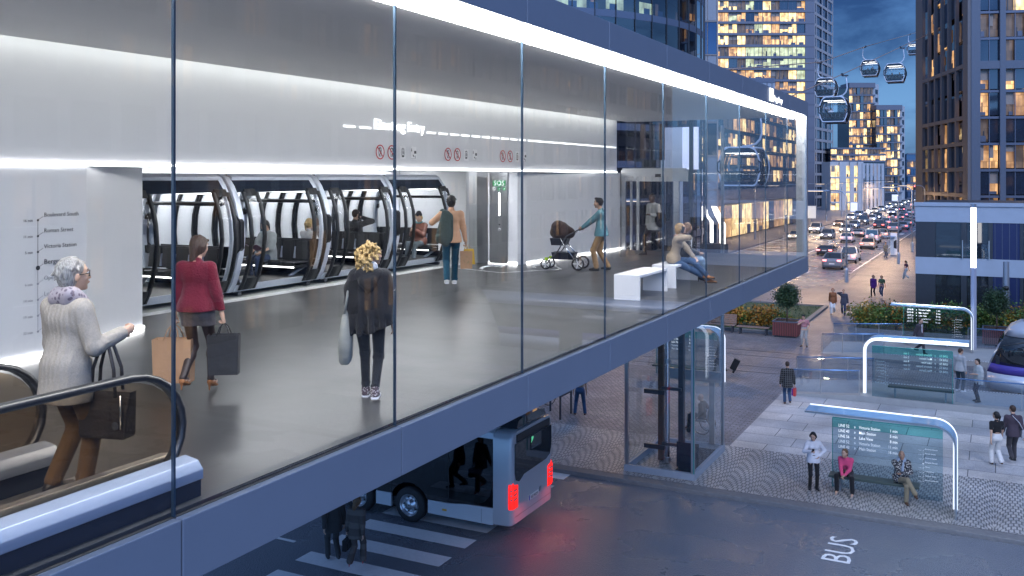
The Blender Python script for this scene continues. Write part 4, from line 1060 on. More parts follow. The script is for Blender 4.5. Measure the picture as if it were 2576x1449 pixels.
def leaves(m, c, r, n, size, mts, shell=.5, clump=14):
    """leaf faces gathered in clumps through an ellipsoid"""
    c = Vector(c); cl = []
    for _ in range(clump):
        v = Vector((rnd.gauss(0, 1), rnd.gauss(0, 1), rnd.gauss(0, 1))).normalized()*rnd.uniform(shell, 1)
        cl.append((Vector((v.x*r[0], v.y*r[1], v.z*r[2])), rnd.choice(mts)))
    for _ in range(n):
        q, mt = rnd.choice(cl)
        p = c+q*rnd.uniform(.55, 1)+Vector((rnd.gauss(0, .22)*r[0], rnd.gauss(0, .22)*r[1], rnd.gauss(0, .22)*r[2]))
        if p.z < .16: continue
        if rnd.random() < .25: mt = rnd.choice(mts)
        s = size*rnd.uniform(.6, 1.3)
        a = Vector((rnd.gauss(0, 1), rnd.gauss(0, 1), rnd.gauss(0, .7))).normalized(); b_ = a.cross(Vector((rnd.gauss(0, 1), rnd.gauss(0, 1), rnd.gauss(0, 1)))).normalized()
        m.add([p-a*s, p+b_*s*.5, p+a*s, p-b_*s*.5], [(0, 1, 2, 3)], mt)
def shrub(x, y, rx, h, mts, label, big=1.0):
    t = empty('shrub', (x, y, .16), 0, label, 'shrub', 'shrubs edging the lawns')
    m = MB()
    for k in range(6):
        a = rnd.uniform(0, 2*PI); m.tube([(0, 0, 0), (rx*.3*math.cos(a), .3*math.sin(a), h*.45), (rx*.6*math.cos(a), .5*math.sin(a), h*.85)], [.03, .02, .01], M_bark, n=5)
    m.build('stem', t)
    m = MB(); leaves(m, (0, 0, h*.52), (rx*1.1, .8, h*.54), int(2600*rx), .085*big, mts, .35, 30); m.v = [(a, b_, max(c-0, .02)) for a, b_, c in m.v]; m.build('foliage', t)
shr = [(-17.9, 59.6, 1.5, 2.3, LG, 'tall green leafy shrub half hidden behind the station edge'), (-16.0, 59.2, 1.2, 1.55, LG, 'rounded green shrub behind the park bench'), (-14.4, 59.0, 1.0, 1.35, LO+LG[:1], 'orange and green autumn shrub behind the end of the bench'),
       (-12.9, 59.0, 1.1, 1.45, LO, 'bright orange autumn shrub left of the clipped ball tree'), (-11.4, 58.9, .9, 1.0, LG[:1]+LG[2:]+LO[1:], 'low yellow green shrub at the lawn corner under the ball tree'),
       (-7.0, 61.7, 1.0, 1.6, LG[:1]+LG[2:]+LO[1:], 'yellow green shrub at the left end of the right hand bed'), (-5.4, 61.8, 1.1, 1.7, LG+LO[:1], 'green and rust shrub second along the right hand bed'), (-3.8, 61.8, 1.1, 1.6, LG, 'green shrub seen through the farthest shelter board'),
       (-2.2, 61.8, 1.1, 1.7, LG+LO[:1], 'green shrub behind the right part of the farthest shelter'), (-.5, 61.8, 1.1, 1.7, LG, 'green shrub behind the bright light column'), (1.2, 61.8, 1.1, 1.7, LO+LG, 'rusty shrub behind the right hand ball tree'), (2.9, 61.8, 1.1, 1.7, LG, 'green shrub at the far right edge behind the tram')]
for a in shr: shrub(*a)
def ball_tree(x, y, label):
    t = empty('clipped_ball_tree', (x, y, .93), 0, label, 'tree', 'clipped ball trees in planters')
    m = MB(); m.tube([(0, 0, -.1), (.02, 0, .5), (0, .01, 1.1), (.01, 0, 1.5)], [.055, .045, .04, .03], M_bark, n=8)
    for k in range(5):
        a = k*1.26; m.tube([(0, 0, 1.15), (.3*math.cos(a), .3*math.sin(a), 1.55)], [.02, .01], M_bark, n=5)
    m.build('trunk', t)
    m = MB(); leaves(m, (0, 0, 1.55), (.72, .72, .74), 9500, .052, LD, .35, 90); m.build('crown', t)
    p = empty('planter', (x, y, G), 0, label.replace('clipped ball tree', 'red slatted planter box holding the ball tree'), 'planter', 'red slatted planters')
    M_pl = mat('red planter slats', (.16, .045, .045), .5, var=.2, scale=12)
    m = MB(); m.box(-.60, -.60, 0, .60, .60, .10, M_dsteel); m.build('base', p)
    m = MB()
    for s in range(4):
        for k in range(14):
            a = -.66+k*.0985
            for_ = {0: (a, -.70, a+.055, -.66), 1: (a, .66, a+.055, .70), 2: (-.70, a, -.66, a+.055), 3: (.66, a, .70, a+.055)}[s]
            m.box(for_[0], for_[1], .11, for_[2], for_[3], .90, M_pl)
    m.build('slat', p, kind=None)
    m = MB(); m.box(-.655, -.655, .101, .655, .655, .84, mat('planter soil', (.05, .04, .035), .9, var=.3)); m.build('liner', p)
    m = MB(); m.ring([(-.72, -.72, .9), (.72, -.72, .9), (.72, .72, .9), (-.72, .72, .9)], [(-.64, -.64, .9), (.64, -.64, .9), (.64, .64, .9), (-.64, .64, .9)], (0, 0, .04), M_frame); m.build('rim', p)
ball_tree(-10.9, 57.0-.35, 'clipped ball tree in front of the left lawn')
ball_tree(.05, 54.9+4.2, 'clipped ball tree beside the tram and the light column')
# ---------------------------------------------------------------- park benches
M_wood = mat('bench timber', (.22, .15, .12), .6, var=.25, scale=5)
def park_bench(x0, x1, y, back, label):
    t = empty('park_bench', (x0, y, G), 0, label, 'bench', 'timber park benches')
    m = MB()
    for k in range(5): m.box(0, .02+k*.10, .42, x1-x0, .10+k*.10, .46, M_wood)
    m.build('seat', t)
    for x in (.15, x1-x0-.22):
        for yy in (.04, .40):
            m = MB(); m.box(x, yy, 0, x+.08, yy+.08, .419, M_dsteel); m.build('leg', t)
    if back:
        m = MB()
        for k in range(5): m.box(0, .50+k*.02, .50+k*.11, x1-x0, .535+k*.02, .59+k*.11, M_wood)
        m.build('backrest', t)
        m = MB()
        for x in (.1, x1-x0-.16): m.bar((x, .50, .40), (x, .64, 1.04), .05, .04, M_dsteel)
        m.build('back_frame', t)
park_bench(-13.75, -11.85, 56.1, False, 'backless timber bench to the left of the red planter')
park_bench(-16.9, -13.9, 56.3, True, 'timber bench with slatted back partly behind the lift shaft')
# ---------------------------------------------------------------- transit shelters
M_shglass = glass('shelter roof glass', (.60, .74, .88), 6, f0=.09)
_nt = M_shglass.node_tree; _mx = _nt.nodes['Mix Shader']; _d = _nt.nodes.new('ShaderNodeBsdfDiffuse'); _d.inputs[0].default_value = (.42, .66, .88, 1)
_m2 = _nt.nodes.new('ShaderNodeMixShader'); _m2.inputs[0].default_value = .45; _nt.links.new(_mx.outputs[0], _m2.inputs[1]); _nt.links.new(_d.outputs[0], _m2.inputs[2]); _nt.links.new(_m2.outputs[0], _nt.nodes['Material Output'].inputs[0])   # pale blue diffuse painted in for the sky's reflection
M_led = emit('shelter light edge', (.84, .90, 1), .72)
M_board = glass('tinted board glass', (.74, .83, .86), .8)
M_btext = emit('board text', (.95, 1, 1), .6); M_btext2 = emit('faded board text', (.8, .88, .9), .28)
M_shbench = mat('dark green bench top', (.05, .07, .06), .45, var=.1)
M_teal = mat('teal edge', (.02, .25, .22), .3, var=.05)
def shelter(loc, rz, label, h=2.5):
    t = empty('transit_shelter', loc, rz, label, 'shelter', 'glass transit shelters')
    pr = [(0, 0), (0, h-.58)]+[(-.56+.56*math.cos(a), h-.56+.56*math.sin(a)) for a in np.linspace(.15, PI/2, 8)]+[(-4.0, h+.03)]
    def band(y0, y1, th, mt, inset=0):
        mm = MB(); secs = []
        for i, (x, z) in enumerate(pr):
            a, c = pr[max(i-1, 0)], pr[min(i+1, len(pr)-1)]
            d = Vector((c[0]-a[0], 0, c[1]-a[1])).normalized(); n = Vector((-d.z, 0, d.x))
            p = Vector((x, 0, z))-n*inset; q = p+n*th
            secs.append([(p.x, y0, p.z), (q.x, y0, q.z), (q.x, y1, q.z), (p.x, y1, p.z)])
        mm.loft(secs, mt, smooth=False); return mm
    band(.055, .875, .025, M_shglass, -.01).build('bent_glass_roof', t)
    band(.88, .985, .12, M_led, .0).build('light_edge', t)
    band(0, .05, .05, M_steel, .0).build('front_edge', t)
    m = MB(); m.box(-3.42, 1.40, .0, -.40, 1.425, 1.80, M_board); b_ = m.build('departure_board', t)
    m = MB(); m.box(-3.42, 1.40, 1.801, -.40, 1.425, 2.08, glass('teal header glass', (.50, .82, .79), .8)); m.build('board_header', b_)
    m = MB(); m.box(-3.44, 1.39, 0, -3.421, 1.435, 2.08, M_teal); m.box(-3.42, 1.39, 2.081, -.40, 1.435, 2.10, M_teal); m.build('board_edge', b_)
    rows = [('LINE 52', 'Victoria Station', '1 min'), ('LINE 43', 'Main Station', '5 min'), ('LINE 56', 'Lake View', '8 min'), ('LINE 52', 'Victoria Station', '11 min'), ('LINE 43', 'Main Station', '16 min')]
    for i, (a, c, d) in enumerate(rows):
        m = MB(); z = 1.83-i*.158
        letter(m, [(a, -4.20, z, .122, 'LEFT'), ('»', -3.63, z, .122, 'LEFT'), (c, -3.45, z, .122, 'LEFT'), (d, -2.07, z, .122, 'RIGHT')], M_btext if i < 3 else M_btext2, (0, 1.392, 0), (.775, 0, 0), (0, 0, 1), ext=.001, bold=.002 if i < 3 else 0)
        m.build('departure_row', b_)
    mm = route_map('x', 0, (1, 0, 0), (-.92, 1.396, 1.42), .128, (M_btext2, M_btext2), parent=b_)
    m = MB(); m.box(-3.48, .93, .40, -1.0, 1.36, .48, M_shbench); m.build('bench', t, bevel=.015)
    m = MB()
    for x in (-3.2, -1.3): m.box(x, 1.1, 0, x+.06, 1.38, .399, M_steel)
    m.build('bench_support', t)
    l = area('shelter_light', (-2.2, .94, 2.44), 2.8, 26, (.9, .95, 1), parent=t, sy=.08)
    return t
shelter((-.94, 28.28, G), 0, 'nearest bus shelter by the kerb with two people seated under its board')
shelter((-4.95, 42.98, .38), PI, 'tram shelter with its light post on the left and mirrored writing', 2.35)
shelter((-1.02, 54.05, .40), 0, 'farthest tram shelter with teal board in front of the shrubs', 2.2)
shelter((-10.95, 41.7, G), 0, 'shelter seen through the glass of the lift shaft')
# ---------------------------------------------------------------- glass railings
M_toprail = mat('blue steel handrail', (.20, .36, .62), .25, .7, var=.05)
M_rglass = glass('railing glass', (.84, .90, .95), 1.6)
def railing(a, b_, label, n):
    a = Vector(a); b_ = Vector(b_)
    t = empty('glass_railing', a, 0, label, 'railing', 'glass railings along the tram platforms')
    d = b_-a
    m = MB(); m.tube([(0, 0, 1.02), d+Vector((0, 0, 1.02))], .028, M_toprail, n=8); m.build('handrail', t)
    for k in range(n+1):
        p = d*(k/n); m = MB(); m.box(p.x-.015, p.y-.02, p.z, p.x+.015, p.y+.02, p.z+1.0, M_steel); m.build('post', t)
    for k in range(n):
        p = d*(k/n); q = d*((k+1)/n); m = MB()
        m.loft([[(p.x+.03, p.y-.006, p.z+.08), (p.x+.03, p.y+.006, p.z+.08), (p.x+.03, p.y+.006, p.z+.97), (p.x+.03, p.y-.006, p.z+.97)], [(q.x-.03, q.y-.006, q.z+.08), (q.x-.03, q.y+.006, q.z+.08), (q.x-.03, q.y+.006, q.z+.97), (q.x-.03, q.y-.006, q.z+.97)]], M_rglass, smooth=False); m.build('glass_panel', t)
railing((-8.15, 41.55, .14), (-5.05, 41.55, .36), 'glass railing on the ramp beside the dark plaid jacket', 2)
railing((-8.15, 44.66, .14), (-4.8, 44.66, .36), 'glass railing along the track edge of the near ramp', 3)
railing((-8.15, 51.85, .14), (-5.1, 51.85, .36), 'glass railing on the track side of the far ramp', 3)
railing((-8.15, 55.78, .14), (-4.55, 55.78, .38), 'glass railing at the back of the far platform', 3)
railing((-1.45, 41.55, .39), (8, 41.55, .40), 'glass railing in front of the grey poncho and the tram', 4)
railing((-1.3, 55.78, .39), (8, 55.78, .40), 'glass railing behind the tram at the far platform', 4)
# ---------------------------------------------------------------- lamps
M_lpost = mat('galvanised lamp post', (.30, .35, .42), .4, .5, var=.08)
M_lwarm = emit('warm lamp', (1, .72, .42), 3)
def street_lamp(x, y, s, label, power=260, H=8.15):
    t = empty('street_lamp', (x, y, G), 0, label, 'street lamp', 'street lamps along the traffic road')
    m = MB(); m.cyl((0, 0, 0), .17, 1.1, M_lpost, n=10); m.cyl((0, 0, 1.1), .17, .2, M_lpost, n=10, r2=.09)
    m.tube([(0, 0, 1.2), (0, 0, H-.75)]+[(s*(.75-.75*math.cos(a)), 0, H-.75+.75*math.sin(a)) for a in np.linspace(.3, PI/2, 5)]+[(s*1.5, 0, H)], [.09, .07, .065, .065, .06, .06, .06, .055], M_lpost, n=8); m.build('post', t)
    m = MB(); m.box(s*1.45, -.11, H-.05, s*3.6, .11, H+.06, M_lpost); m.build('arm', t)
    m = MB(); m.box(s*2.0, -.09, H-.07, s*3.5, .09, H-.052, M_lwarm); m.build('lamp', t)
    area('lamp_light', (s*2.75, 0, H-.10), 1.4, power, (1, .62, .32), parent=t, sy=.18)
street_lamp(-11.78, 88.13, -1, 'street lamp nearest the camera on the road kerb', 1100)
street_lamp(-9.29, 109.2, -1, 'second street lamp on the right pavement beside the white info pillar', 1100)
street_lamp(-9.26, 127.5, -1, 'third street lamp on the right pavement', 1000)
street_lamp(-9.3, 152, -1, 'fourth right hand street lamp half hidden by the corner building', 1000)
for i, (y, l) in enumerate(((143, 'left pavement street lamp seen through the last station pane'), (165.6, 'left pavement lamp seen through the station glass right of the M sign'), (185, 'street lamp just right of the station corner'), (210, 'left street lamp in front of the pale block edge'), (233, 'left street lamp before the first billboard'), (260.6, 'left street lamp behind the first billboard'), (285, 'left street lamp by the signal mast'), (319, 'farthest left street lamp'))):
    street_lamp(-32.2, y, 1, l, 1000)
street_lamp(-19, 46, 1, 'street lamp on the plaza hidden behind the station', 420)  # unseen; placed to give the cobbles their warm glints
# tall light column and loudspeaker pole
p = at(2449, 890, 49.8); t = empty('light_column', (p.x, p.y, G), 0, 'tall pale column with glowing white tube in its upper part', 'light column')
m = MB(); m.cyl((0, 0, 0), .15, 4.55, mat('column enamel', (.36, .40, .52), .35, .2, var=.05), n=6, smooth=False); m.build('shaft', t)
m = MB(); m.cyl((0, 0, 4.56), .14, 3.15, emit('column light', (1, .97, .98), 4), n=6, smooth=False); m.build('light_tube', t)
m = MB(); m.cyl((0, 0, 7.715), .15, .2, M_lpost, n=6, smooth=False); m.build('cap', t)
p = at(2531, 890, 56); t = empty('loudspeaker_pole', (p.x, p.y, G), 0, 'plain grey pole with two round black loudspeakers right of the light column', 'pole')
m = MB(); m.cyl((0, 0, 0), .17, 4.3, M_lpost, n=12); m.build('post', t)
for z in (2.15, .95):
    m = MB(); m.lathe((0, -.30, z+.6), [(.02, 0), (.14, .02), (.16, .12), (.08, .2)], M_black, n=12, axis='y'); m.build('loudspeaker', t)
# ---------------------------------------------------------------- road side things
t = empty('information_pillar', gp(*K(1378, 1030), G), 0, 'white information pillar with black hexagon on the right pavement', 'pillar')
m = MB(); m.box(-.62, -.12, 0, .12, .12, 2.65, M_white); m.build('body', t, bevel=.03)
m = MB(); m.prism([(x, -.13, z) for x, z in ((-.25, .85), (.06, .72), (.1, .8), (.1, 1.75), (.02, 1.85), (-.25, 1.6))], (0, .01, 0), M_black); m.build('hexagon', t)
t = empty('glass_screen', gp(*K(1285, 1030), G), 0, 'clear glass wind screen beside the white information pillar', 'screen')
m = MB(); m.box(-.5, -.02, .1, .75, .02, 2.2, M_rglass); m.build('pane', t)
m = MB(); m.box(-.55, -.5, 2.21, .9, .4, 2.27, M_toprail); m.build('canopy', t)
def billboard(x, y, wd, hh, cols, label):
    t = empty('billboard', gp(*K(x, y), G), 0, label, 'billboard', 'billboards on the left pavement')
    m = MB(); m.box(-wd/2, -.1, .5, wd/2, .1, .5+hh, M_lpost); m.box(-.12, -.08, 0, .12, .08, .499, M_lpost); m.build('frame', t)
    m = MB(); m.box(-wd/2+.12, -.118, .65, wd/2-.12, -.101, .35+hh, emit('poster light '+label[:9], cols[0], .55)); p_ = m.build('poster', t)
    r2 = random.Random(len(label)); m = MB()
    for k in range(9):
        x0 = r2.uniform(-wd/2+.25, wd/2-.6); z0 = r2.uniform(.8, hh-.1)
        m.bar((x0, -.122, z0), (x0+r2.uniform(.15, .5), -.122, z0+r2.uniform(-.2, .25)), .004, .12, r2.choice(cols[1]), up=(0, 1, 0))
    m.build('print', p_)
M_pb = mat('poster blue', (.08, .16, .5), .5, var=0)
billboard(905, 570, 1.9, 2.6, ((.62, .66, .75), [M_pb, M_red]), 'lit billboard with blue and red print by the left kerb')
billboard(1130, 488, 2.2, 3.0, ((.60, .56, .5), [M_ink2, M_white]), 'pale billboard farther up the left pavement')
billboard(430, 652, 1.9, 2.9, ((.55, .5, .45), [M_ink2, M_green]), 'map board just right of the station corner')
billboard(1368, 440, 2.4, 2.6, ((.62, .62, .72), [M_red, M_pb]), 'small far billboard with red print near the far traffic')
def signal(x, y, arm, hgt, lit, label):
    p = gp(*K(x, y), G); t = empty('traffic_signal', p, 0, label, 'traffic signal', 'traffic signals')
    m = MB(); m.cyl((0, 0, 0), .16, hgt+.6, M_dsteel, n=8)
    if arm: m.bar((0, 0, hgt), (arm, 0, hgt), .12, .12, M_dsteel)
    m.build('mast', t)
    for xx in ((arm, ) if arm else (0.25,)):
        m = MB(); m.box(xx-.28, -.25, hgt-1.3, xx+.28, .05, hgt+.1, M_black); h = m.build('signal_head', t)
        for k in range(3):
            m = MB(); m.cyl((xx, -.27, hgt-.18-k*.42), .15, .02, (emit('signal red light', (1, .08, .05), 6) if (k == 0 and lit) else M_dsteel), n=10, axis='y'); m.build('lens', h)
signal(1018, 535, 9.5, 8.5, False, 'black traffic signal on a long arm over the left lanes')
signal(1578, 520, 0, 7.0, True, 'traffic signal showing red beside the right tower')
# lit M pylon
p = at(1795, 640, 106); t = empty('metro_pylon', (p.x, p.y, G), 0, 'white lit slanted M sign on a dark plinth seen through the station glass', 'sign')
def mp_(x, y): return (((1850+x/1.932)/1.3614-1795)/FPX*106, CAMZ-G+(HOR-(350+y/1.932)/1.3614)/FPX*106)
M_ml = emit('metro sign light', (1, .93, .84), 4)
fm = lambda pts: [Vector((RX[0], RX[1], 0))*a+Vector((0, 0, z)) for a, z in (mp_(*q) for q in pts)]
for pts in (((1068, 688), (1100, 688), (1112, 750), (1145, 790), (1145, 930), (1130, 928), (1130, 790), (1100, 750)), ((1138, 688), (1168, 690), (1210, 770), (1228, 815), (1226, 938), (1195, 934), (1194, 810), (1160, 745))):
    m = MB(); m.prism(fm(pts), Vector((FWD[0], FWD[1], 0))*.5, M_ml); m.build('lit_stroke', t)
m = MB(); a0, z0 = mp_(1000, 990); a1, z1 = mp_(1243, 938)
m.prism([Vector((RX[0], RX[1], 0))*a+Vector((0, 0, z)) for a, z in ((a0, 0), (a1, 0), (a1, z1), (a0, z1))], Vector((FWD[0], FWD[1], 0))*1.2, M_dsteel); m.build('plinth', t)
# bicycle stands and bicycle
def c5(x, y): return ((1100+x/2.153)/1.3614, (1300+y/2.153)/1.3614)
for i, (a, b_, l) in enumerate(((gp(*c5(1763, 295), G), gp(*c5(1843, 250), G), 'steel hoop bicycle stand right of the bus roof'), (gp(*c5(1608, 268), G), gp(*c5(1690, 232), G), 'steel hoop bicycle stand with the bicycle leaning against it'))):
    t = empty('bicycle_stand', a, 0, l, 'bicycle stand', 'hoop bicycle stands'); d = b_-a
    m = MB(); m.bar((0, 0, 0), (0, 0, .92), .06, .06, M_dsteel); m.bar(d, d+Vector((0, 0, .92)), .06, .06, M_dsteel); m.bar((0, 0, .89), d+Vector((0, 0, .89)), .06, .06, M_dsteel); m.build('hoop', t)
p = gp(*c5(1640, 222), G); bk = empty('bicycle', (p.x-.35, p.y+.3, G), math.radians(62), 'parked bicycle glimpsed between the bus roof and the stands', 'bicycle')
for x in (-.52, .52):
    m = MB(); m.tube([(x+.34*math.cos(a), 0, .35+.34*math.sin(a)) for a in np.linspace(0, 2*PI, 24, endpoint=False)], .018, M_rubber, n=6, closed=True); w_ = m.build('wheel', bk)
    m = MB()
    for k in range(12):
        a = k*PI/6; m.bar((x, 0, .35), (x+.33*math.cos(a), 0, .35+.33*math.sin(a)), .004, .004, M_chrome, up=(0, 1, 0))
    m.build('spoke', w_, kind=None)
m = MB(); F_ = M_dsteel
for a, b_ in (((-.52, 0, .35), (-.10, 0, .32)), ((-.10, 0, .32), (-.25, 0, .85)), ((-.52, 0, .35), (-.22, 0, .78)), ((-.22, 0, .78), (.38, 0, .82)), ((-.10, 0, .32), (.40, 0, .74)), ((.36, 0, .92), (.52, 0, .35))): m.tube([a, b_], .017, F_, n=6)
m.build('frame', bk)
m = MB(); m.tube([(.34, -.28, 1.02), (.36, 0, .94), (.34, .28, 1.02)], .013, M_black, n=6); m.build('handlebar', bk)
m = MB(); m.loft([[(-.40, -.07, .88), (-.40, .07, .88), (-.40, .07, .92), (-.40, -.07, .92)], [(-.12, -.02, .88), (-.12, .02, .88), (-.12, .02, .91), (-.12, -.02, .91)]], M_black); m.build('saddle', bk)
# ---------------------------------------------------------------- lift
LX0, LX1, LY0, LY1 = -10.5, -8.2, 28.25, 31.9
lift = empty('glass_lift', (LX0, LY0, G), 0, 'glass lift shaft with steel frame rising from the cobbles to the station', 'lift')
LO = Vector((LX0, LY0, G))
M_lglass = glass('lift glass', (.93, .95, .96), .5)
def lp_(mb, name, par=None, **k):
    mb.v = [(x-LO.x, y-LO.y, z-LO.z) for x, y, z in mb.v]; return mb.build(name, par or lift, **k)
m = MB()
for x0, y0, x1, y1 in ((LX0, LY0, LX1, LY0+.12), (LX0, LY1-.12, LX1, LY1), (LX0, LY0+.121, LX0+.12, LY1-.121), (LX1-.12, LY0+.121, LX1, LY1-.121)): m.box(x0, y0, .125, x1, y1, .33, M_grey)
lp_(m, 'plinth')
for x, y in ((LX0+.02, LY0+.02), (LX1-.12, LY0+.02), (LX0+.02, LY1-.12), (LX1-.12, LY1-.12)):
    m = MB(); m.box(x, y, .331, x+.10, y+.10, 6.6 if y < 28.9 else 11.2, M_steel); lp_(m, 'corner_post')
for x0, y0, x1, y1 in ((LX0+.125, LY0+.05, LX1-.125, LY0+.065), (LX0+.125, LY1-.07, LX1-.125, LY1-.055), (LX0+.05, LY0+.125, LX0+.065, LY1-.125), (LX1-.065, LY0+.125, LX1-.05, LY1-.125)):
    for z0, z1 in ((.331, 3.4), (3.42, 6.58)):
        if y0 > 31 and z0 < 1: continue
        m = MB(); m.box(x0, y0, z0, x1, y1, z1, M_lglass); lp_(m, 'glass_pane')
m = MB(); m.box(LX1-.045, LY0-.005, .331, LX1-.01, LY0+.018, 6.6, mat('teal glass edge', (.05, .22, .22), .15, var=.2)); lp_(m, 'glass_edge')
m = MB(); m.box(LX0+.1, LY1-.2, 2.45, LX1-.1, LY1-.08, 2.8, M_steel); lp_(m, 'door_head')
for x in (LX0+.75, LX1-.5):
    m = MB(); m.box(x, LY1-.18, .33, x+.18, LY1-.1, 2.44, M_steel); lp_(m, 'door_jamb')
m = MB(); m.box(LX0+.95, LY1-.15, .33, LX1-.55, LY1-.13, 2.44, M_lglass); lp_(m, 'landing_door')
M_rust = mat('brown guide rail', (.13, .075, .05), .5, .4, var=.2)
m = MB(); m.box(LX0+.62, LY0+1.55, .14, LX0+.78, LY0+1.75, 6.6, M_rust); lp_(m, 'guide_rail')
m = MB(); m.box(LX0+1.32, LY0+1.5, .14, LX0+1.48, LY0+1.72, 6.6, M_dsteel); lp_(m, 'guide_rail')
m = MB(); m.cyl((LX0+1.02, LY0+1.3, .14), .075, 6.4, M_chrome, n=14); m.cyl((LX0+1.02, LY0+1.3, .2), .11, .16, M_steel, n=14); m.cyl((LX0+1.02, LY0+1.3, 3.4), .10, .14, M_steel, n=14); lp_(m, 'piston')
for z in (.5, 2.3, 4.1):
    m = MB(); m.box(LX0+.15, LY0+1.5, z, LX0+.85, LY0+1.6, z+.14, M_dsteel); m.box(LX0+.86, LY0+1.2, z+.25, LX0+1.5, LY0+1.28, z+.34, M_dsteel); lp_(m, 'bracket')
m = MB(); m.box(LX0+1.5, LY0+.2, .14, LX1-.13, LY1-.3, .20, M_navy); m.box(LX0+1.45, LY0+.9, .2, LX1-.13, LY0+.95, 1.0, M_navy); lp_(m, 'car_floor')
# upper landing inside the station end
def ux(u): return onY(u, 450, 29.0).x
m = MB(); m.box(ux(1566), 28.86, 9.30, ux(1735), 28.98, 9.66, M_steel); m.box(ux(1571), 28.8, 9.662, ux(1728), 28.98, 9.72, M_steel); lp_(m, 'portal_beam')
m = MB(); m.box(ux(1652), 28.845, 9.44, ux(1666), 28.858, 9.54, M_black); lp_(m, 'floor_display')
for u0, u1 in ((1566, 1576), (1588, 1593), (1604, 1611), (1697, 1711)):
    m = MB(); m.box(ux(u0), 28.88, FL+.005, ux(u1), 28.97, 9.299, M_steel); lp_(m, 'portal_post')
for u0, u1 in ((1611.5, 1675), (1676, 1696.5)):
    m = MB(); m.box(ux(u0), 28.93, FL+.005, ux(u1), 28.95, 9.299, glass('lift door glass', (.45, .47, .50), 1.2)); d_ = lp_(m, 'landing_door')
m = MB(); m.box(ux(1660), 28.925, 7.9, ux(1664), 28.929, 8.2, M_black); lp_(m, 'call_panel')
for u0, u1 in ((1576.5, 1587.5), (1593.5, 1603.5)):
    m = MB(); m.box(ux(u0), 28.93, FL+.005, ux(u1), 28.945, 9.299, M_lglass); lp_(m, 'side_glass')
m = MB(); m.box(ux(1576), 28.93, 9.73, ux(1735), 28.945, CE-.01, M_lglass); lp_(m, 'over_panel_glass')
m = MB(); m.box(ux(1661), 31.4, 9.7, ux(1702), 31.5, 11.15, emit('lilac glow painted wall', (.62, .66, 1.0), .55)); lp_(m, 'glow_back_panel')  # emission stands in for light falling on the white lift wall
m = MB(); m.box(LX0+.2, 31.4, FL, ux(1660), 31.5, 11.15, M_wall); lp_(m, 'back_panel')
for u in (1617, 1637, 1643, 1665):
    m = MB(); x = onY(u, 400, 30.0).x; w_ = .07 if u in (1617, 1665) else .03; m.box(x-w_, 29.95, 10.0, x+w_, 30.1, 11.2, M_rust if u in (1617, 1665) else M_dsteel); lp_(m, 'guide_rail')
m = MB(); a = onY(1600, 400, 30).x; b_ = onY(1668, 400, 30).x; m.box(a+.3, 29.7, 9.74, b_-.15, 30.2, 10.0, M_dsteel); m.box(a, 29.8, 9.95, b_-.6, 30.1, 10.06, M_dsteel); lp_(m, 'winch')
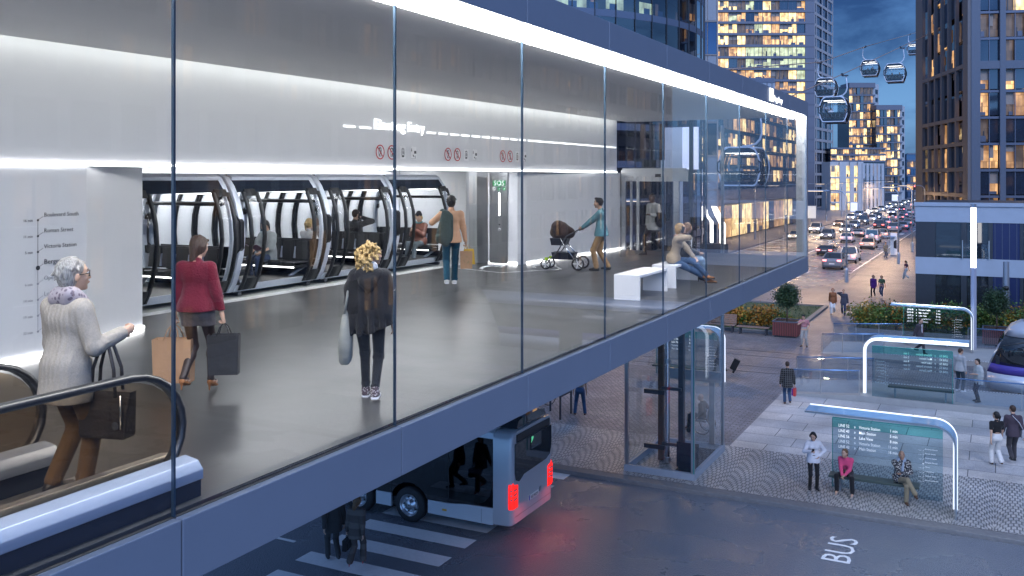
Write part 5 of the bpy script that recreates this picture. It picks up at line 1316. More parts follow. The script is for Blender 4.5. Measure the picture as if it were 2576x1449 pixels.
# ---------------------------------------------------------------- people
import openvdb
class Sdf:
    """smooth blend of tapered limbs and ellipsoids sampled on a grid, meshed as one continuous skin"""
    def __init__(s): s.pr = []; s.cut = []
    def c(s, a, b, ra, rb, k=.03, flat=None):
        s.pr.append(('c', np.array(a, float), np.array(b, float), ra, rb, k, flat)); return s
    def chain(s, pts, rs, k=.03, flat=None):
        for i in range(len(pts)-1): s.c(pts[i], pts[i+1], rs[i], rs[i+1], k, flat)
        return s
    def e(s, c, r, k=.03, R=None):
        s.pr.append(('e', np.array(c, float), np.array(r, float), R, k)); return s
    def plane(s, p, n): s.cut.append((np.array(p, float), np.array(n, float)/np.linalg.norm(n))); return s
    def mesh(s, name, vs, mt):
        lo = np.full(3, 1e9); hi = np.full(3, -1e9); bbs = []
        for p in s.pr:
            if p[0] == 'c':
                r = max(p[3], p[4]); a = np.minimum(p[1], p[2])-r; b = np.maximum(p[1], p[2])+r; k = p[5]
            else:
                r = max(p[2]); a = p[1]-r; b = p[1]+r; k = p[4]
            m = k+3*vs; bbs.append((a-m, b+m)); lo = np.minimum(lo, a-4*vs); hi = np.maximum(hi, b+4*vs)
        n = np.ceil((hi-lo)/vs).astype(int)+1
        f = np.full(n, 1.0, np.float32)
        for p, (a, b) in zip(s.pr, bbs):
            i0 = np.clip(np.floor((a-lo)/vs).astype(int), 0, n-1); i1 = np.clip(np.ceil((b-lo)/vs).astype(int)+1, 1, n)
            g = [lo[d]+vs*np.arange(i0[d], i1[d], dtype=np.float32) for d in range(3)]
            X, Y, Z = np.meshgrid(*g, indexing='ij')
            if p[0] == 'c':
                _, A, B, ra, rb, k, flat = p
                d = B-A; L2 = max(d.dot(d), 1e-9)
                px, py, pz = X-A[0], Y-A[1], Z-A[2]
                t = np.clip((px*d[0]+py*d[1]+pz*d[2])/L2, 0, 1)
                qx, qy, qz = px-t*d[0], py-t*d[1], pz-t*d[2]
                if flat is not None:
                    fn, fs = flat; w = (qx*fn[0]+qy*fn[1]+qz*fn[2])*(1/fs-1)
                    qx, qy, qz = qx+w*fn[0], qy+w*fn[1], qz+w*fn[2]
                    dist = (np.sqrt(qx*qx+qy*qy+qz*qz)-(ra+(rb-ra)*t))*min(1, fs*1.25)
                else: dist = np.sqrt(qx*qx+qy*qy+qz*qz)-(ra+(rb-ra)*t)
            else:
                _, C, r, R, k = p
                px, py, pz = X-C[0], Y-C[1], Z-C[2]
                if R is not None:
                    R = np.array(R); px, py, pz = (R[0][0]*px+R[1][0]*py+R[2][0]*pz, R[0][1]*px+R[1][1]*py+R[2][1]*pz, R[0][2]*px+R[1][2]*py+R[2][2]*pz)
                k0 = np.sqrt((px/r[0])**2+(py/r[1])**2+(pz/r[2])**2)
                k1 = np.sqrt((px/r[0]**2)**2+(py/r[1]**2)**2+(pz/r[2]**2)**2)+1e-6
                dist = k0*(k0-1)/k1
            sl = tuple(slice(i0[d], i1[d]) for d in range(3))
            o = f[sl]; h = np.clip(.5+.5*(o-dist)/k, 0, 1)
            f[sl] = o*(1-h)+dist*h-k*h*(1-h)
        if s.cut:
            g = [lo[d]+vs*np.arange(n[d], dtype=np.float32) for d in range(3)]
            X, Y, Z = np.meshgrid(*g, indexing='ij')
            for P, N in s.cut: f = np.maximum(f, (X-P[0])*N[0]+(Y-P[1])*N[1]+(Z-P[2])*N[2])
        f = np.clip(f/vs, -3, 3).astype(np.float32)
        gr = openvdb.FloatGrid(3.0); gr.copyFromArray(f)
        pts, quads = gr.convertToQuads(0.0)
        pts = np.array(pts)*vs+lo
        # a light smoothing pass
        me = bpy.data.meshes.new(name)
        me.from_pydata(pts.tolist(), [], [list(q)[::-1] for q in quads.tolist()])
        for m_ in (mt if isinstance(mt, list) else [mt]): me.materials.append(m_)
        me.polygons.foreach_set('use_smooth', [True]*len(me.polygons)); me.update()
        return me
V = lambda *a: np.array(a, float)
def ik(a, b, l1, l2, pole):
    d = b-a; L = np.linalg.norm(d); L = min(L, (l1+l2)*.999)
    u = d/np.linalg.norm(d); b = a+u*L
    x = (l1*l1-l2*l2+L*L)/(2*L); h = math.sqrt(max(l1*l1-x*x, 0))
    pole = np.array(pole, float); p = pole-u*pole.dot(u); p /= (np.linalg.norm(p)+1e-9)
    return a+u*x+p*h, b
def rotz(v, a): c, s = math.cos(a), math.sin(a); return V(v[0]*c-v[1]*s, v[0]*s+v[1]*c, v[2])
def rotm(yaw, pitch=0, roll=0): return np.array(Euler((pitch, roll, yaw), 'XYZ').to_matrix())
SK = {'fair': (.50, .31, .22), 'tan': (.40, .235, .155), 'dark': (.075, .04, .025)}
HAIRC = {'grey': (.25, .245, .235), 'black': (.010, .009, .009), 'brown': (.045, .024, .015), 'blond': (.42, .28, .11), 'ltbrown': (.14, .075, .035), 'red': (.17, .03, .015), 'white': (.6, .59, .57), 'dblond': (.30, .19, .08)}
def cloth(name, c, **k): return mat('cloth '+name, c, k.pop('rough', .85), var=k.pop('var', .14), scale=k.pop('scale', 14), bump=k.pop('bump', .35), bscale=k.pop('bscale', 55), spec=k.pop('spec', .25), sheen=.15)
def plaid(name, c1, c2, sc=14):
    def f(nt, tc, p):
        out = None
        for ax in (0, 2):
            sp = nt.nodes.new('ShaderNodeSeparateXYZ'); nt.links.new(tc.outputs['Object'], sp.inputs[0])
            m = node(nt, 'ShaderNodeMath', operation='MULTIPLY'); m.inputs[1].default_value = sc; nt.links.new(sp.outputs[ax], m.inputs[0])
            fr = node(nt, 'ShaderNodeMath', operation='FRACT'); nt.links.new(m.outputs[0], fr.inputs[0])
            g = node(nt, 'ShaderNodeMath', operation='GREATER_THAN'); g.inputs[1].default_value = .72 if sc < 20 else .6; nt.links.new(fr.outputs[0], g.inputs[0])
            if out is None: out = g
            else:
                a = node(nt, 'ShaderNodeMath', operation='MAXIMUM'); nt.links.new(out.outputs[0], a.inputs[0]); nt.links.new(g.outputs[0], a.inputs[1]); out = a
        mx = node(nt, 'ShaderNodeMix', data_type='RGBA'); mx.inputs[6].default_value = (*c1, 1); mx.inputs[7].default_value = (*c2, 1)
        nt.links.new(out.outputs[0], mx.inputs[0]); nt.links.new(mx.outputs[2], p.inputs['Base Color'])
    return tex_mat('cloth '+name, f, .85, spec=.2)
def stripes(name, c1, c2, sc=12):
    def f(nt, tc, p):
        w_ = nt.nodes.new('ShaderNodeTexWave'); w_.bands_direction = 'Z'; w_.inputs['Scale'].default_value = sc; nt.links.new(tc.outputs['Object'], w_.inputs[0])
        nt.links.new(ramp(nt, w_.outputs[1], [(.55, c1), (.7, c2)]), p.inputs['Base Color'])
    return tex_mat('cloth '+name, f, .85, spec=.2)
def print_(name, c1, c2, sc=18):
    def f(nt, tc, p):
        n = node(nt, 'ShaderNodeTexVoronoi', Scale=float(sc)); nt.links.new(tc.outputs['Object'], n.inputs['Vector'])
        nt.links.new(ramp(nt, n.outputs[0], [(.3, c1), (.45, c2)]), p.inputs['Base Color'])
    return tex_mat('cloth '+name, f, .85, spec=.2)
M_eyew = mat('eye white', (.7, .7, .7), .2, var=0); M_eyed = mat('eye iris', (.02, .015, .01), .1, var=0); M_lip = mat('lips', (.32, .10, .08), .5, var=0)
def person(loc, yaw, h, label, skin='fair', fem=False, hair=('short', 'brown'), top=None, bottom=None, shoes=None,
           hip=(0, 0, .93), lean=0., twist=0., lf=(-.10, .0, .08), rf=(.10, .0, .08), lfy=0., rfy=0., lh=(-.27, .03, .80), rh=(.27, .03, .80),
           lk=(0, 1, 0), rk=(0, 1, 0), le=(-.5, -1, -.1), re=(.5, -1, -.1), head=(0, 0, 0), vs=.016, build=1.0, face=False, extra=None, grip=(False, False), hem=None):
    """root at the ground under the pelvis, facing +y, +x is the person's right"""
    t = empty('person', loc, yaw, label, 'person', None, h/1.75)
    vs = vs*1.75/h
    M_skin = mat('skin '+skin, SK[skin], .5, var=.06, scale=20, spec=.4)
    hip = V(*hip); sw = (.165 if fem else .188)*build; pw = .095*build
    ca, sa = math.cos(lean), math.sin(lean)
    def T(x, y, z):  # torso frame: z up from the pelvis
        v = V(x, y*ca+z*sa, -y*sa+z*ca); return hip+rotz(v, twist*min(z/.5, 1))
    waist = T(0, 0, .16); chest = T(0, .005, .36); neckb = T(0, -.01, .53); sh = [T(-sw, -.01, .48), T(sw, -.01, .48)]
    hy, hp, hr = head
    nk = neckb+(T(0, .02, .61)-neckb)
    Rh = rotm(hy+twist, -lean*.5+hp, hr)
    hc = nk+Rh@V(0, .025, .105)
    def Hd(x, y, z): return hc+Rh@V(x, y, z)
    hj = [hip+V(-pw, 0, -.02), hip+V(pw, 0, -.02)]
    ft = [V(*lf), V(*rf)]; hd = [V(*lh), V(*rh)]
    kn = []; an = []; el = []; wr = []
    for i in (0, 1):
        k_, a_ = ik(hj[i], ft[i], .44, .42, (lk, rk)[i]); kn.append(k_); an.append(a_)
        e_, w_ = ik(sh[i], hd[i], .29, .26, (le, re)[i]); el.append(e_); wr.append(w_)
    fyaw = (lfy, rfy)
    # ---- body skin
    S = Sdf()
    S.e(Hd(0, 0, .02), (.076, .096, .105), .02, Rh); S.e(Hd(0, .035, -.045), (.056, .062, .072), .03, Rh)
    S.c(Hd(0, .088, .01), Hd(0, .108, -.022), .010, .015, .012); S.e(Hd(0, .075, -.098), (.022, .018, .016), .02, Rh)
    for s in (-1, 1):
        S.e(Hd(s*.078, -.005, -.005), (.012, .022, .032), .008, Rh); S.e(Hd(s*.036, .066, -.022), (.026, .022, .022), .02, Rh)
    S.c(Hd(-.042, .088, .035), Hd(.042, .088, .035), .010, .010, .015); S.c(Hd(-.018, .096, -.058), Hd(.018, .096, -.058), .008, .008, .01)
    S.c(Hd(0, -.02, -.06), neckb, .052, .058, .03); S.c(neckb, T(0, 0, .44), .06, .09, .04)
    S.c(T(-.05*build, 0, .40), T(.05*build, 0, .40), .105*build, .105*build, .04, ((0, 1, 0), .85)); S.c(T(-.04, 0, .2), T(.04, 0, .2), .09*build, .09*build, .06)
    S.c(hip+V(-.06, 0, .02), hip+V(.06, 0, .02), .10*build, .10*build, .05)
    fine = vs < .009
    for i in (0, 1):
        sx = (-1, 1)[i]
        S.c(sh[i], T(sx*.06, 0, .45), .052, .07, .04)
        S.c(sh[i], el[i], .048*build, .038*build, .03); S.c(el[i], wr[i], .038*build, .026, .02)
        # hand: palm, four fingers of unequal length and a thumb from the side of the palm
        d = wr[i]-el[i]; d /= np.linalg.norm(d)
        fw = V(0, 1, 0)-d*d[1]; fw = fw/np.linalg.norm(fw) if np.linalg.norm(fw) > .2 else V(sx, 0, 0)
        pn = np.cross(d, fw); pn = pn if pn[0]*sx < 0 else -pn   # palm faces inwards
        kx = wr[i]+d*.082
        rr = .0095 if fine else .0115
        S.c(wr[i], wr[i]+d*.03, .026, .03, .015, (tuple(pn), .7)); S.c(wr[i]+d*.03, kx, .034, .038, .012, (tuple(pn), .45))
        curl = 1.25 if grip[i] else .42
        for j, ln in enumerate((.068, .078, .073, .056)):
            o = kx+fw*(.030-.0195*j); p0 = o; ang = 0
            for q in range(3):
                ang += curl*(.7, .9, .6)[q]; dd = d*math.cos(ang)+pn*math.sin(ang); p1 = p0+dd*ln*(.44, .32, .24)[q]
                S.c(p0, p1, rr*(1-.08*q), rr*(.92-.08*q), .004); p0 = p1
        tb = wr[i]+d*.028+fw*.026; t1 = tb+(d*.62+fw*.62+pn*.35)*.036; t2 = t1+(d*.85+fw*.18+pn*.5)*.030
        S.c(tb, t1, .0135, .011, .008); S.c(t1, t2, .0105, .0085, .004)
        S.c(hj[i], kn[i], .080*build, .052*build, .04); S.c(kn[i], an[i], .052*build, .034, .03)
        fd = rotz(V(0, 1, 0), fyaw[i]); pitch = 0
        S.c(an[i]+V(0, 0, -.03), an[i]+fd*.13+V(0, 0, -.055), .034, .026, .03)
    link('body', S.mesh('body', vs, M_skin), t)
    # ---- face details
    if face:
        for s in (-1, 1):
            m = MB(); m.lathe(tuple(Hd(s*.034, .083, .008)), [(.0, 0), (.012, .003), (.014, .008), (.009, .014), (0, .016)], M_eyew, n=8); m.lathe(tuple(Hd(s*.034, .092, .010)), [(0, 0), (.007, .002), (.008, .006), (0, .011)], M_eyed, n=8); m.build('eye', t)
            m = MB(); a_, b_ = Hd(s*.018, .097, .038), Hd(s*.052, .084, .040); m.tube([a_, (a_+b_)/2+V(0, 0, .006), b_], .005, mat('hair '+hair[1], HAIRC[hair[1]], .6), n=5); m.build('eyebrow', t)
        m = MB(); m.tube([Hd(-.022, .098, -.060), Hd(0, .106, -.057), Hd(.022, .098, -.060)], [.003, .006, .003], M_lip, n=6); m.build('mouth', t)
    # ---- hair
    ht, hcname = hair
    if ht != 'bald':
        M_h = tex_hair(hcname)
        Hh = Sdf()
        Hh.e(Hd(0, -.018, .045), (.086, .100, .092), .02, Rh)
        if ht in ('short', 'crop', 'quiff'): Hh.e(Hd(0, -.05, .0), (.076, .062, .075), .02, Rh)
        if ht == 'quiff': Hh.e(Hd(0, .05, .11), (.06, .05, .035), .02, Rh)
        if ht in ('bob', 'long', 'wavy', 'ponytail', 'tousled'): Hh.e(Hd(0, -.045, -.01), (.086, .075, .10), .03, Rh)
        if ht == 'bob':
            for s in (-1, 1): Hh.c(Hd(s*.075, -.02, .0), Hd(s*.072, -.01, -.13), .034, .030, .03)
            Hh.c(Hd(0, -.075, -.02), Hd(0, -.075, -.15), .055, .05, .03)
            Hh.c(Hd(-.05, .07, .07), Hd(.05, .07, .07), .025, .025, .02)
        if ht in ('long', 'wavy'):
            for s in (-1, 1): Hh.chain([Hd(s*.075, -.01, .02), Hd(s*.085, -.01, -.10), Hd(s*.10, .02, -.24)], [.035, .036, .028], .03)
            Hh.chain([Hd(0, -.08, 0), Hd(0, -.095, -.13), Hd(0, -.10, -.28)], [.06, .062, .05], .03)
        if ht == 'ponytail': Hh.chain([Hd(0, -.10, .05), Hd(0, -.15, .0), Hd(0, -.15, -.14)], [.03, .034, .015], .02)
        if ht == 'tousled':
            r3 = random.Random(4)
            for k in range(75):
                v = V(r3.gauss(0, 1), r3.gauss(0, 1)-.5, r3.gauss(0, .8)+.7); v /= np.linalg.norm(v)
                p = Hd(v[0]*.085, -.02+v[1]*.10, .04+v[2]*.09); q = p+Rh@(v*.006+V(r3.gauss(0, .012), r3.gauss(0, .012)-.012, -.028+r3.gauss(0, .008)))
                Hh.c(p, q, .018, .006, .008)
        if ht == 'curly':
            r3 = random.Random(6)
            for k in range(150):
                v = V(r3.gauss(0, 1), r3.gauss(0, 1)-.55, r3.gauss(0, 1)+.1); v /= np.linalg.norm(v)
                rad = r3.uniform(.9, 1.22); p = Hd(v[0]*.135*rad, -.035+v[1]*.13*rad, -.02+v[2]*.155*rad)
                if (Rh.T@(p-hc))[1] > .06: continue
                a0 = r3.uniform(0, 6.28); pts = [p+Rh@V(.018*math.cos(a0+q*1.3), .018*math.sin(a0+q*1.3), -.014*q) for q in range(5)]
                Hh.chain(pts, [.013, .014, .014, .012, .007], .006)
        if ht != 'curly':
            r3 = random.Random(len(label))      # locks that break the smooth cap
            for k in range(34 if vs < .012 else 0):
                v = V(r3.gauss(0, 1), r3.gauss(0, 1)-.6, abs(r3.gauss(0, 1))+.1); v /= np.linalg.norm(v)
                p = Hd(v[0]*.080, -.02+v[1]*.095, .045+v[2]*.088); q = p+Rh@V(v[0]*.012, v[1]*.012-.01, -.05); Hh.c(p, q, .012, .006, .008)
        hairvs = vs if ht != 'curly' else min(vs, .008)
        Hh.plane(Hd(0, .052 if ht != 'curly' else .07, .045), Rh@V(0, 1, -.55) if ht not in ('bob', 'long', 'wavy') else Rh@V(0, 1, -.75))
        link('hair', Hh.mesh('hair', hairvs, M_h), t)
        if ht == 'beanie': pass
    # ---- trousers / skirt / tights
    bt, bc = bottom if bottom else ('trousers', cloth('dark denim', (.02, .028, .05)))
    if bt in ('trousers', 'wide', 'slim'):
        Tr = Sdf(); e1, e2, e3 = {'trousers': (.092, .070, .062), 'wide': (.095, .078, .085), 'slim': (.086, .060, .046)}[bt]
        Tr.c(hip+V(-.055, -.005, .06), hip+V(.055, -.005, .06), .105*build, .105*build, .02, ((0, 1, 0), .92)); Tr.c(hip+V(-.06, -.015, -.02), hip+V(.06, -.015, -.02), .108*build, .108*build, .03)
        if top[0] in ('coat', 'jacket', 'sweater', 'shirt') and hip[2] > .7: Tr.plane(hip+V(0, 0, {'shirt': .0}.get(top[0], -.03)), (0, 0, 1))
        for i in (0, 1):
            Tr.c(hj[i]+V(0, -.01, 0), kn[i], e1*build, e2*build, .035); d = an[i]-kn[i]
            Tr.c(kn[i], an[i]-d*.02, e2*build, e3*build, .025)
            r3 = random.Random(i+len(label))
            for q in range(6 if vs < .013 else 0):   # folds at knee and hem
                f_ = r3.choice((.05, .12, .8, .88, .95)); p = kn[i]+d*f_; a_ = r3.uniform(0, 6.28); w_ = V(math.cos(a_), math.sin(a_), r3.uniform(-.3, .3))*(e2 if f_ < .5 else e3)*.85
                Tr.c(p+w_, p+V(-w_[1], w_[0], .03), .014, .012, .02)
        if np.all(np.array([an[0][2], an[1][2]]) < .3): pass
        link('trousers', Tr.mesh('trousers', vs, bc), t)
    else:
        if bt == 'skirt':
            Tr = Sdf(); Tr.plane(hip+V(0, 0, .06), (0, 0, 1)); Tr.c(hip+V(-.055, -.01, .02), hip+V(.055, -.01, .02), .118, .118, .04)
            for i in (0, 1): Tr.c(hj[i]+V(0, 0, .05), hj[i]+(kn[i]-hj[i])*.52, .105, .098, .07)
            Tr.plane(hip+V(0, 0, -.19), (0, 0, -1)); link('skirt', Tr.mesh('skirt', vs, bc[0]), t)
        Tg = Sdf()
        for i in (0, 1):
            Tg.c(hj[i], kn[i], .083, .055, .03); m_ = kn[i]+(an[i]-kn[i])*.3; Tg.c(kn[i], m_, .055, .057, .03); Tg.c(m_, an[i], .057, .037, .03); fd = rotz(V(0, 1, 0), fyaw[i]); Tg.c(an[i], an[i]+fd*.12+V(0, 0, -.05), .036, .025, .02)
        link('tights', Tg.mesh('tights', vs, bc[1]), t)
    # ---- shoes
    stp, scol = shoes if shoes else ('shoe', mat('shoe leather', (.02, .018, .017), .4, var=.1))
    for i in (0, 1):
        fd = rotz(V(0, 1, 0), fyaw[i]); a = an[i]; Sh = Sdf(); gz = a[2]-.08
        up = max(0, (a[2]-.08))
        drop = V(0, 0, -.045)
        if stp == 'heel':
            tip = a+fd*.15+V(0, 0, -.10); Sh.c(a+fd*-.02+V(0, 0, -.035), a+fd*.05+V(0, 0, -.06), .036, .036, .02); Sh.c(a+fd*.05+V(0, 0, -.065), tip, .036, .024, .02, ((0, 0, 1), .7))
            Sh.c(a+fd*-.035+V(0, 0, -.04), a+fd*-.04+V(0, 0, -.125), .018, .008, .01)
        else:
            hgt = {'shoe': .0, 'boot': .14, 'tall': .36, 'sneaker': .02}[stp]
            Sh.c(a+fd*-.035+drop, a+fd*.06+drop, .043, .045, .02); Sh.c(a+fd*.05+V(0, 0, -.05), a+fd*.155+V(0, 0, -.056), .044, .034, .02, ((0, 0, 1), .8))
            if hgt:
                u_ = (kn[i]-a); u_ /= np.linalg.norm(u_); Sh.c(a+V(0, 0, -.02), a+u_*hgt, .052, .058 if hgt > .1 else .048, .02)
        o = link('shoe', Sh.mesh('shoe', vs*.9, scol), t)
        if stp in ('sneaker', 'boot'):
            m = MB(); c0 = a+fd*.06+V(0, 0, -.083); sd_ = V(-fd[1], fd[0], 0)
            m.prism([c0+fd*x*.135+sd_*y*.047 for x, y in ((-1, -.6), (-.8, -.9), (0, -1), (.7, -1), (1, -.4), (1, .4), (.7, 1), (0, 1), (-.8, .9), (-1, .6))], (0, 0, .022), M_white if stp == 'sneaker' else M_rubber); m.build('sole', o)
    # ---- top garment
    tt, tc_ = top
    Tp = Sdf(); loose = {'shirt': .012, 'sweater': .020, 'jacket': .026, 'coat': .034, 'tee': .010, 'poncho': .04, 'vneck': .012}[tt]
    hem = hem if hem is not None else {'shirt': -.08, 'sweater': -.10, 'jacket': -.20, 'coat': -.36, 'tee': -.08, 'poncho': -.05, 'vneck': -.06}[tt]
    b0 = build
    Tp.c(T(-.055*b0, 0, .40), T(.055*b0, 0, .40), .112*b0+loose, .112*b0+loose, .05, ((0, 1, 0), .88)); Tp.c(T(-.05, 0, .22), T(.05, 0, .22), (.088 if fem else .10)*b0+loose, (.088 if fem else .10)*b0+loose, .07, ((0, 1, 0), .95))
    if fem: [Tp.e(T(s*.07, .085, .36), (.062, .055, .06), .04) for s in (-1, 1)]
    Tp.c(T(-sw*.9, -.01, .475), T(sw*.9, -.01, .475), .058+loose*.6, .058+loose*.6, .05); Tp.c(T(0, -.01, .5), T(0, -.005, .555), .085, .066, .03)
    if tt in ('coat', 'jacket', 'sweater', 'shirt'):
        hz = max(hem, -.36); ww = (.120 if fem else .125)*b0+loose*.9
        if abs(hip[2]) > .7: [Tp.c(hip+V(-.045, -.01, z_), hip+V(.045, -.01, z_), ww+a_, ww+a_, .06) for z_, a_ in ((.10, -.010), (.02, .008), (hz*.55, .012), (hz, .014))]
        else: Tp.c(hip+V(-.06, 0, .04), hip+V(.06, 0, .04), ww+.02, ww+.02, .05)
        if abs(hip[2]) > .7: Tp.plane(hip+V(0, 0, hem), (0, 0, -1))
    if tt == 'poncho':
        for s in (-1, 1):
            i = 0 if s < 0 else 1
            Tp.chain([sh[i], (sh[i]+el[i])/2+V(s*.02, 0, 0), el[i]+V(s*.0, 0, -.02)], [.062, .070, .080], .07)
        Tp.c(T(-.10, 0, .2), T(.10, 0, .2), .118, .118, .08); Tp.c(T(-.14, -.01, .08), T(.15, -.01, .06), .105, .115, .08); Tp.c(T(-.13, -.01, -.05), T(.15, -.01, -.16), .095, .10, .08); Tp.e(T(0, .0, .53), (.10, .10, .05), .05)
        r3 = random.Random(5)
        for q in range(11):    # hanging folds
            a_ = q*2*PI/11+.2; x_, y_ = .235*math.cos(a_), .115*math.sin(a_)
            Tp.c(T(x_*.75, y_, .34), T(x_*1.08+.02, y_*1.15-.01, -.16), .012, .034, .05)
        Tp.plane(T(0, 0, -.17), (.42, 0, -1))
    else:
        short = tt in ('tee',)
        for i in (0, 1):
            sl = loose*.7
            if short: Tp.c(sh[i], sh[i]+(el[i]-sh[i])*.62, .060+sl, .056+sl, .04)
            else:
                Tp.c(sh[i], el[i], .060*b0+sl, .048*b0+sl, .04); Tp.c(el[i], wr[i]-(wr[i]-el[i])*.06, .047*b0+sl, .034+sl, .025)
                r3 = random.Random(i*3+len(label))
                for q in range(6 if vs < .013 else 0):
                    f_ = r3.uniform(-.25, .35); dd = (wr[i]-el[i]) if f_ > 0 else (el[i]-sh[i]); p = el[i]+dd*f_; a_ = r3.uniform(0, 6.28); w_ = V(math.cos(a_), math.sin(a_), r3.uniform(-.5, .5))*(.040*b0+sl)
                    Tp.c(p+w_, p+V(-w_[1], w_[0], .02), .013, .010, .018)
    if tt in ('jacket', 'coat'): Tp.e(T(0, -.01, .555), (.072, .075, .03), .02)
    link('jacket' if tt in ('jacket', 'coat') else tt if tt != 'vneck' else 'top', Tp.mesh('top', vs, tc_), t)
    t['_j'] = 0; del t['_j']
    J = dict(T=T, Hd=Hd, Rh=Rh, hip=hip, sh=sh, el=el, wr=wr, kn=kn, an=an, t=t, vs=vs, hc=hc)
    if extra: extra(J)
    return J
def tex_hair(n):
    c = HAIRC[n]
    def f(nt, tc, p):
        mp = nt.nodes.new('ShaderNodeMapping'); mp.inputs['Scale'].default_value = (1, 1, .12); nt.links.new(tc.outputs['Object'], mp.inputs[0])
        z = node(nt, 'ShaderNodeTexNoise', Scale=130., Detail=3.); nt.links.new(mp.outputs[0], z.inputs['Vector'])
        nt.links.new(ramp(nt, z.outputs[0], [(.32, tuple(a*.45 for a in c)), (.5, c), (.7, tuple(min(a*1.5, 1) for a in c))]), p.inputs['Base Color'])
        b = node(nt, 'ShaderNodeBump', Strength=.8, Distance=.01); nt.links.new(z.outputs[0], b.inputs['Height']); nt.links.new(b.outputs[0], p.inputs['Normal'])
    return tex_mat('hair strands '+n, f, .45, spec=.4)
def face_dir(p, th):
    """yaw of a person at p; th = 0 walks away from the camera, +90 faces left in the picture"""
    a = math.atan2(-p[0], p[1])      # away direction as a rotation from +y
    return a+math.radians(th)
def bag(J, hand, size, m_, label, cat='bag', handle=.22, name='shopping_bag', mark=None, twist=0, hm=None):
    """open topped carrier bag hanging from a hand"""
    t = J['t']; bpy.context.view_layer.update()
    d = J['wr'][hand]-J['el'][hand]; d /= np.linalg.norm(d); p = J['wr'][hand]+d*.10
    w = t.matrix_world @ Vector(p)
    o = empty(name, w, t.rotation_euler.z+twist, label, cat)
    wx, wy, hz = size; m = MB(); z1 = -handle; z0 = z1-hz
    k = .94
    out = [(-wx/2*k, -wy/2*k, z0), (wx/2*k, -wy/2*k, z0), (wx/2*k, wy/2*k, z0), (-wx/2*k, wy/2*k, z0)]
    top_ = [(-wx/2, -wy/2, z1), (wx/2, -wy/2, z1), (wx/2, wy/2, z1), (-wx/2, wy/2, z1)]
    v = out+top_+[(x*.97, y*.93, z) for x, y, z in top_]+[(x*.9, y*.8, z1-.10) for x, y, z in top_]
    f = [(0, 1, 2, 3)]+[(i, (i+1) % 4, 4+(i+1) % 4, 4+i) for i in range(4)]+[(4+i, 4+(i+1) % 4, 8+(i+1) % 4, 8+i) for i in range(4)]+[(8+i, 8+(i+1) % 4, 12+(i+1) % 4, 12+i) for i in range(4)]
    m.add(v, f, m_); m.build('bag_body', o)
    for y in (-wy/2, wy/2):
        m = MB(); m.tube([(-wx*.2, y, z1-.01), (-wx*.12, y*.6, z1*.4), (0, y*.15, -.005), (wx*.12, y*.6, z1*.4), (wx*.2, y, z1-.01)], .006, hm or m_, n=5); m.build('handle', o)
    if mark: mark(o, wx, wy, z0, z1)
    return o
# ---------------------------------------------------------------- the people of the scene
def walk(ph=1, st=.26, arms=True, heel=0):
    """ph=+1: right foot ahead, left pushing off"""
    a = dict(lf=(-.085, -st*ph, .10+(.10 if ph > 0 else 0)+heel), rf=(.085, st*ph, .10+(.10 if ph < 0 else 0)+heel), hip=(0, 0, .915+heel))
    if arms: a.update(lh=(-.25, .20*ph, .84), rh=(.25, -.20*ph, .84))
    return a
def stand(w_=.11, heel=0): return dict(lf=(-w_, .02, .08+heel), rf=(w_, -.02, .08+heel), lfy=.2, rfy=-.2, hip=(0, 0, .92+heel), lh=(-.25, .04, .82), rh=(.25, .04, .82))
def sit(seat, reach=.42, w_=.10): return dict(hip=(0, 0, seat+.10), lf=(-w_, reach, .08), rf=(w_, reach, .08), lh=(-.14, .34, seat+.22), rh=(.14, .34, seat+.22), lk=(-.1, 1, .6), rk=(.1, 1, .6))
M_bootk = mat('black boots', (.014, .013, .012), .35, var=.2, bump=.3); M_tan = mat('tan suede', (.28, .11, .035), .7, var=.15); M_browns = mat('brown leather', (.09, .045, .025), .45, var=.2)
M_whites = mat('white canvas', (.6, .6, .58), .7, var=.1); M_darksh = mat('dark shoe', (.018, .018, .02), .4, var=.1)
M_jean = cloth('blue denim', (.035, .07, .14)); M_jeand = cloth('dark blue denim', (.022, .038, .085)); M_jeanl = cloth('pale denim', (.20, .28, .36)); M_blk = cloth('black', (.012, .012, .014)); M_suit = cloth('charcoal suit', (.045, .042, .042)); M_gry = cloth('light grey', (.30, .30, .29))
M_paper = mat('brown paper', (.42, .24, .13), .75, var=.12, scale=7, bump=.5, bscale=9); M_bpaper = mat('black paper', (.018, .018, .020), .5, var=.15, scale=7, bump=.4, bscale=9)
# 1 grey haired person at the escalator
def knit(nt, tc, p):
    w_ = nt.nodes.new('ShaderNodeTexWave'); w_.bands_direction = 'X'; w_.inputs['Scale'].default_value = 7; w_.inputs['Distortion'].default_value = 2; w_.inputs['Detail'].default_value = 1; w_.inputs['Detail Scale'].default_value = 3
    nt.links.new(tc.outputs['Object'], w_.inputs[0])
    n = node(nt, 'ShaderNodeTexNoise', Scale=90., Detail=2.); nt.links.new(tc.outputs['Object'], n.inputs['Vector'])
    nt.links.new(ramp(nt, n.outputs[0], [(.3, (.27, .245, .215)), (.7, (.33, .30, .265))]), p.inputs['Base Color'])
    a = node(nt, 'ShaderNodeMath', operation='MULTIPLY_ADD'); a.inputs[1].default_value = .5; nt.links.new(n.outputs[0], a.inputs[0]); nt.links.new(w_.outputs[1], a.inputs[2])
    b = node(nt, 'ShaderNodeBump', Strength=.35, Distance=.012); nt.links.new(a.outputs[0], b.inputs['Height']); nt.links.new(b.outputs[0], p.inputs['Normal'])
M_knit = tex_mat('cream cable knit', knit, .95, spec=.1)
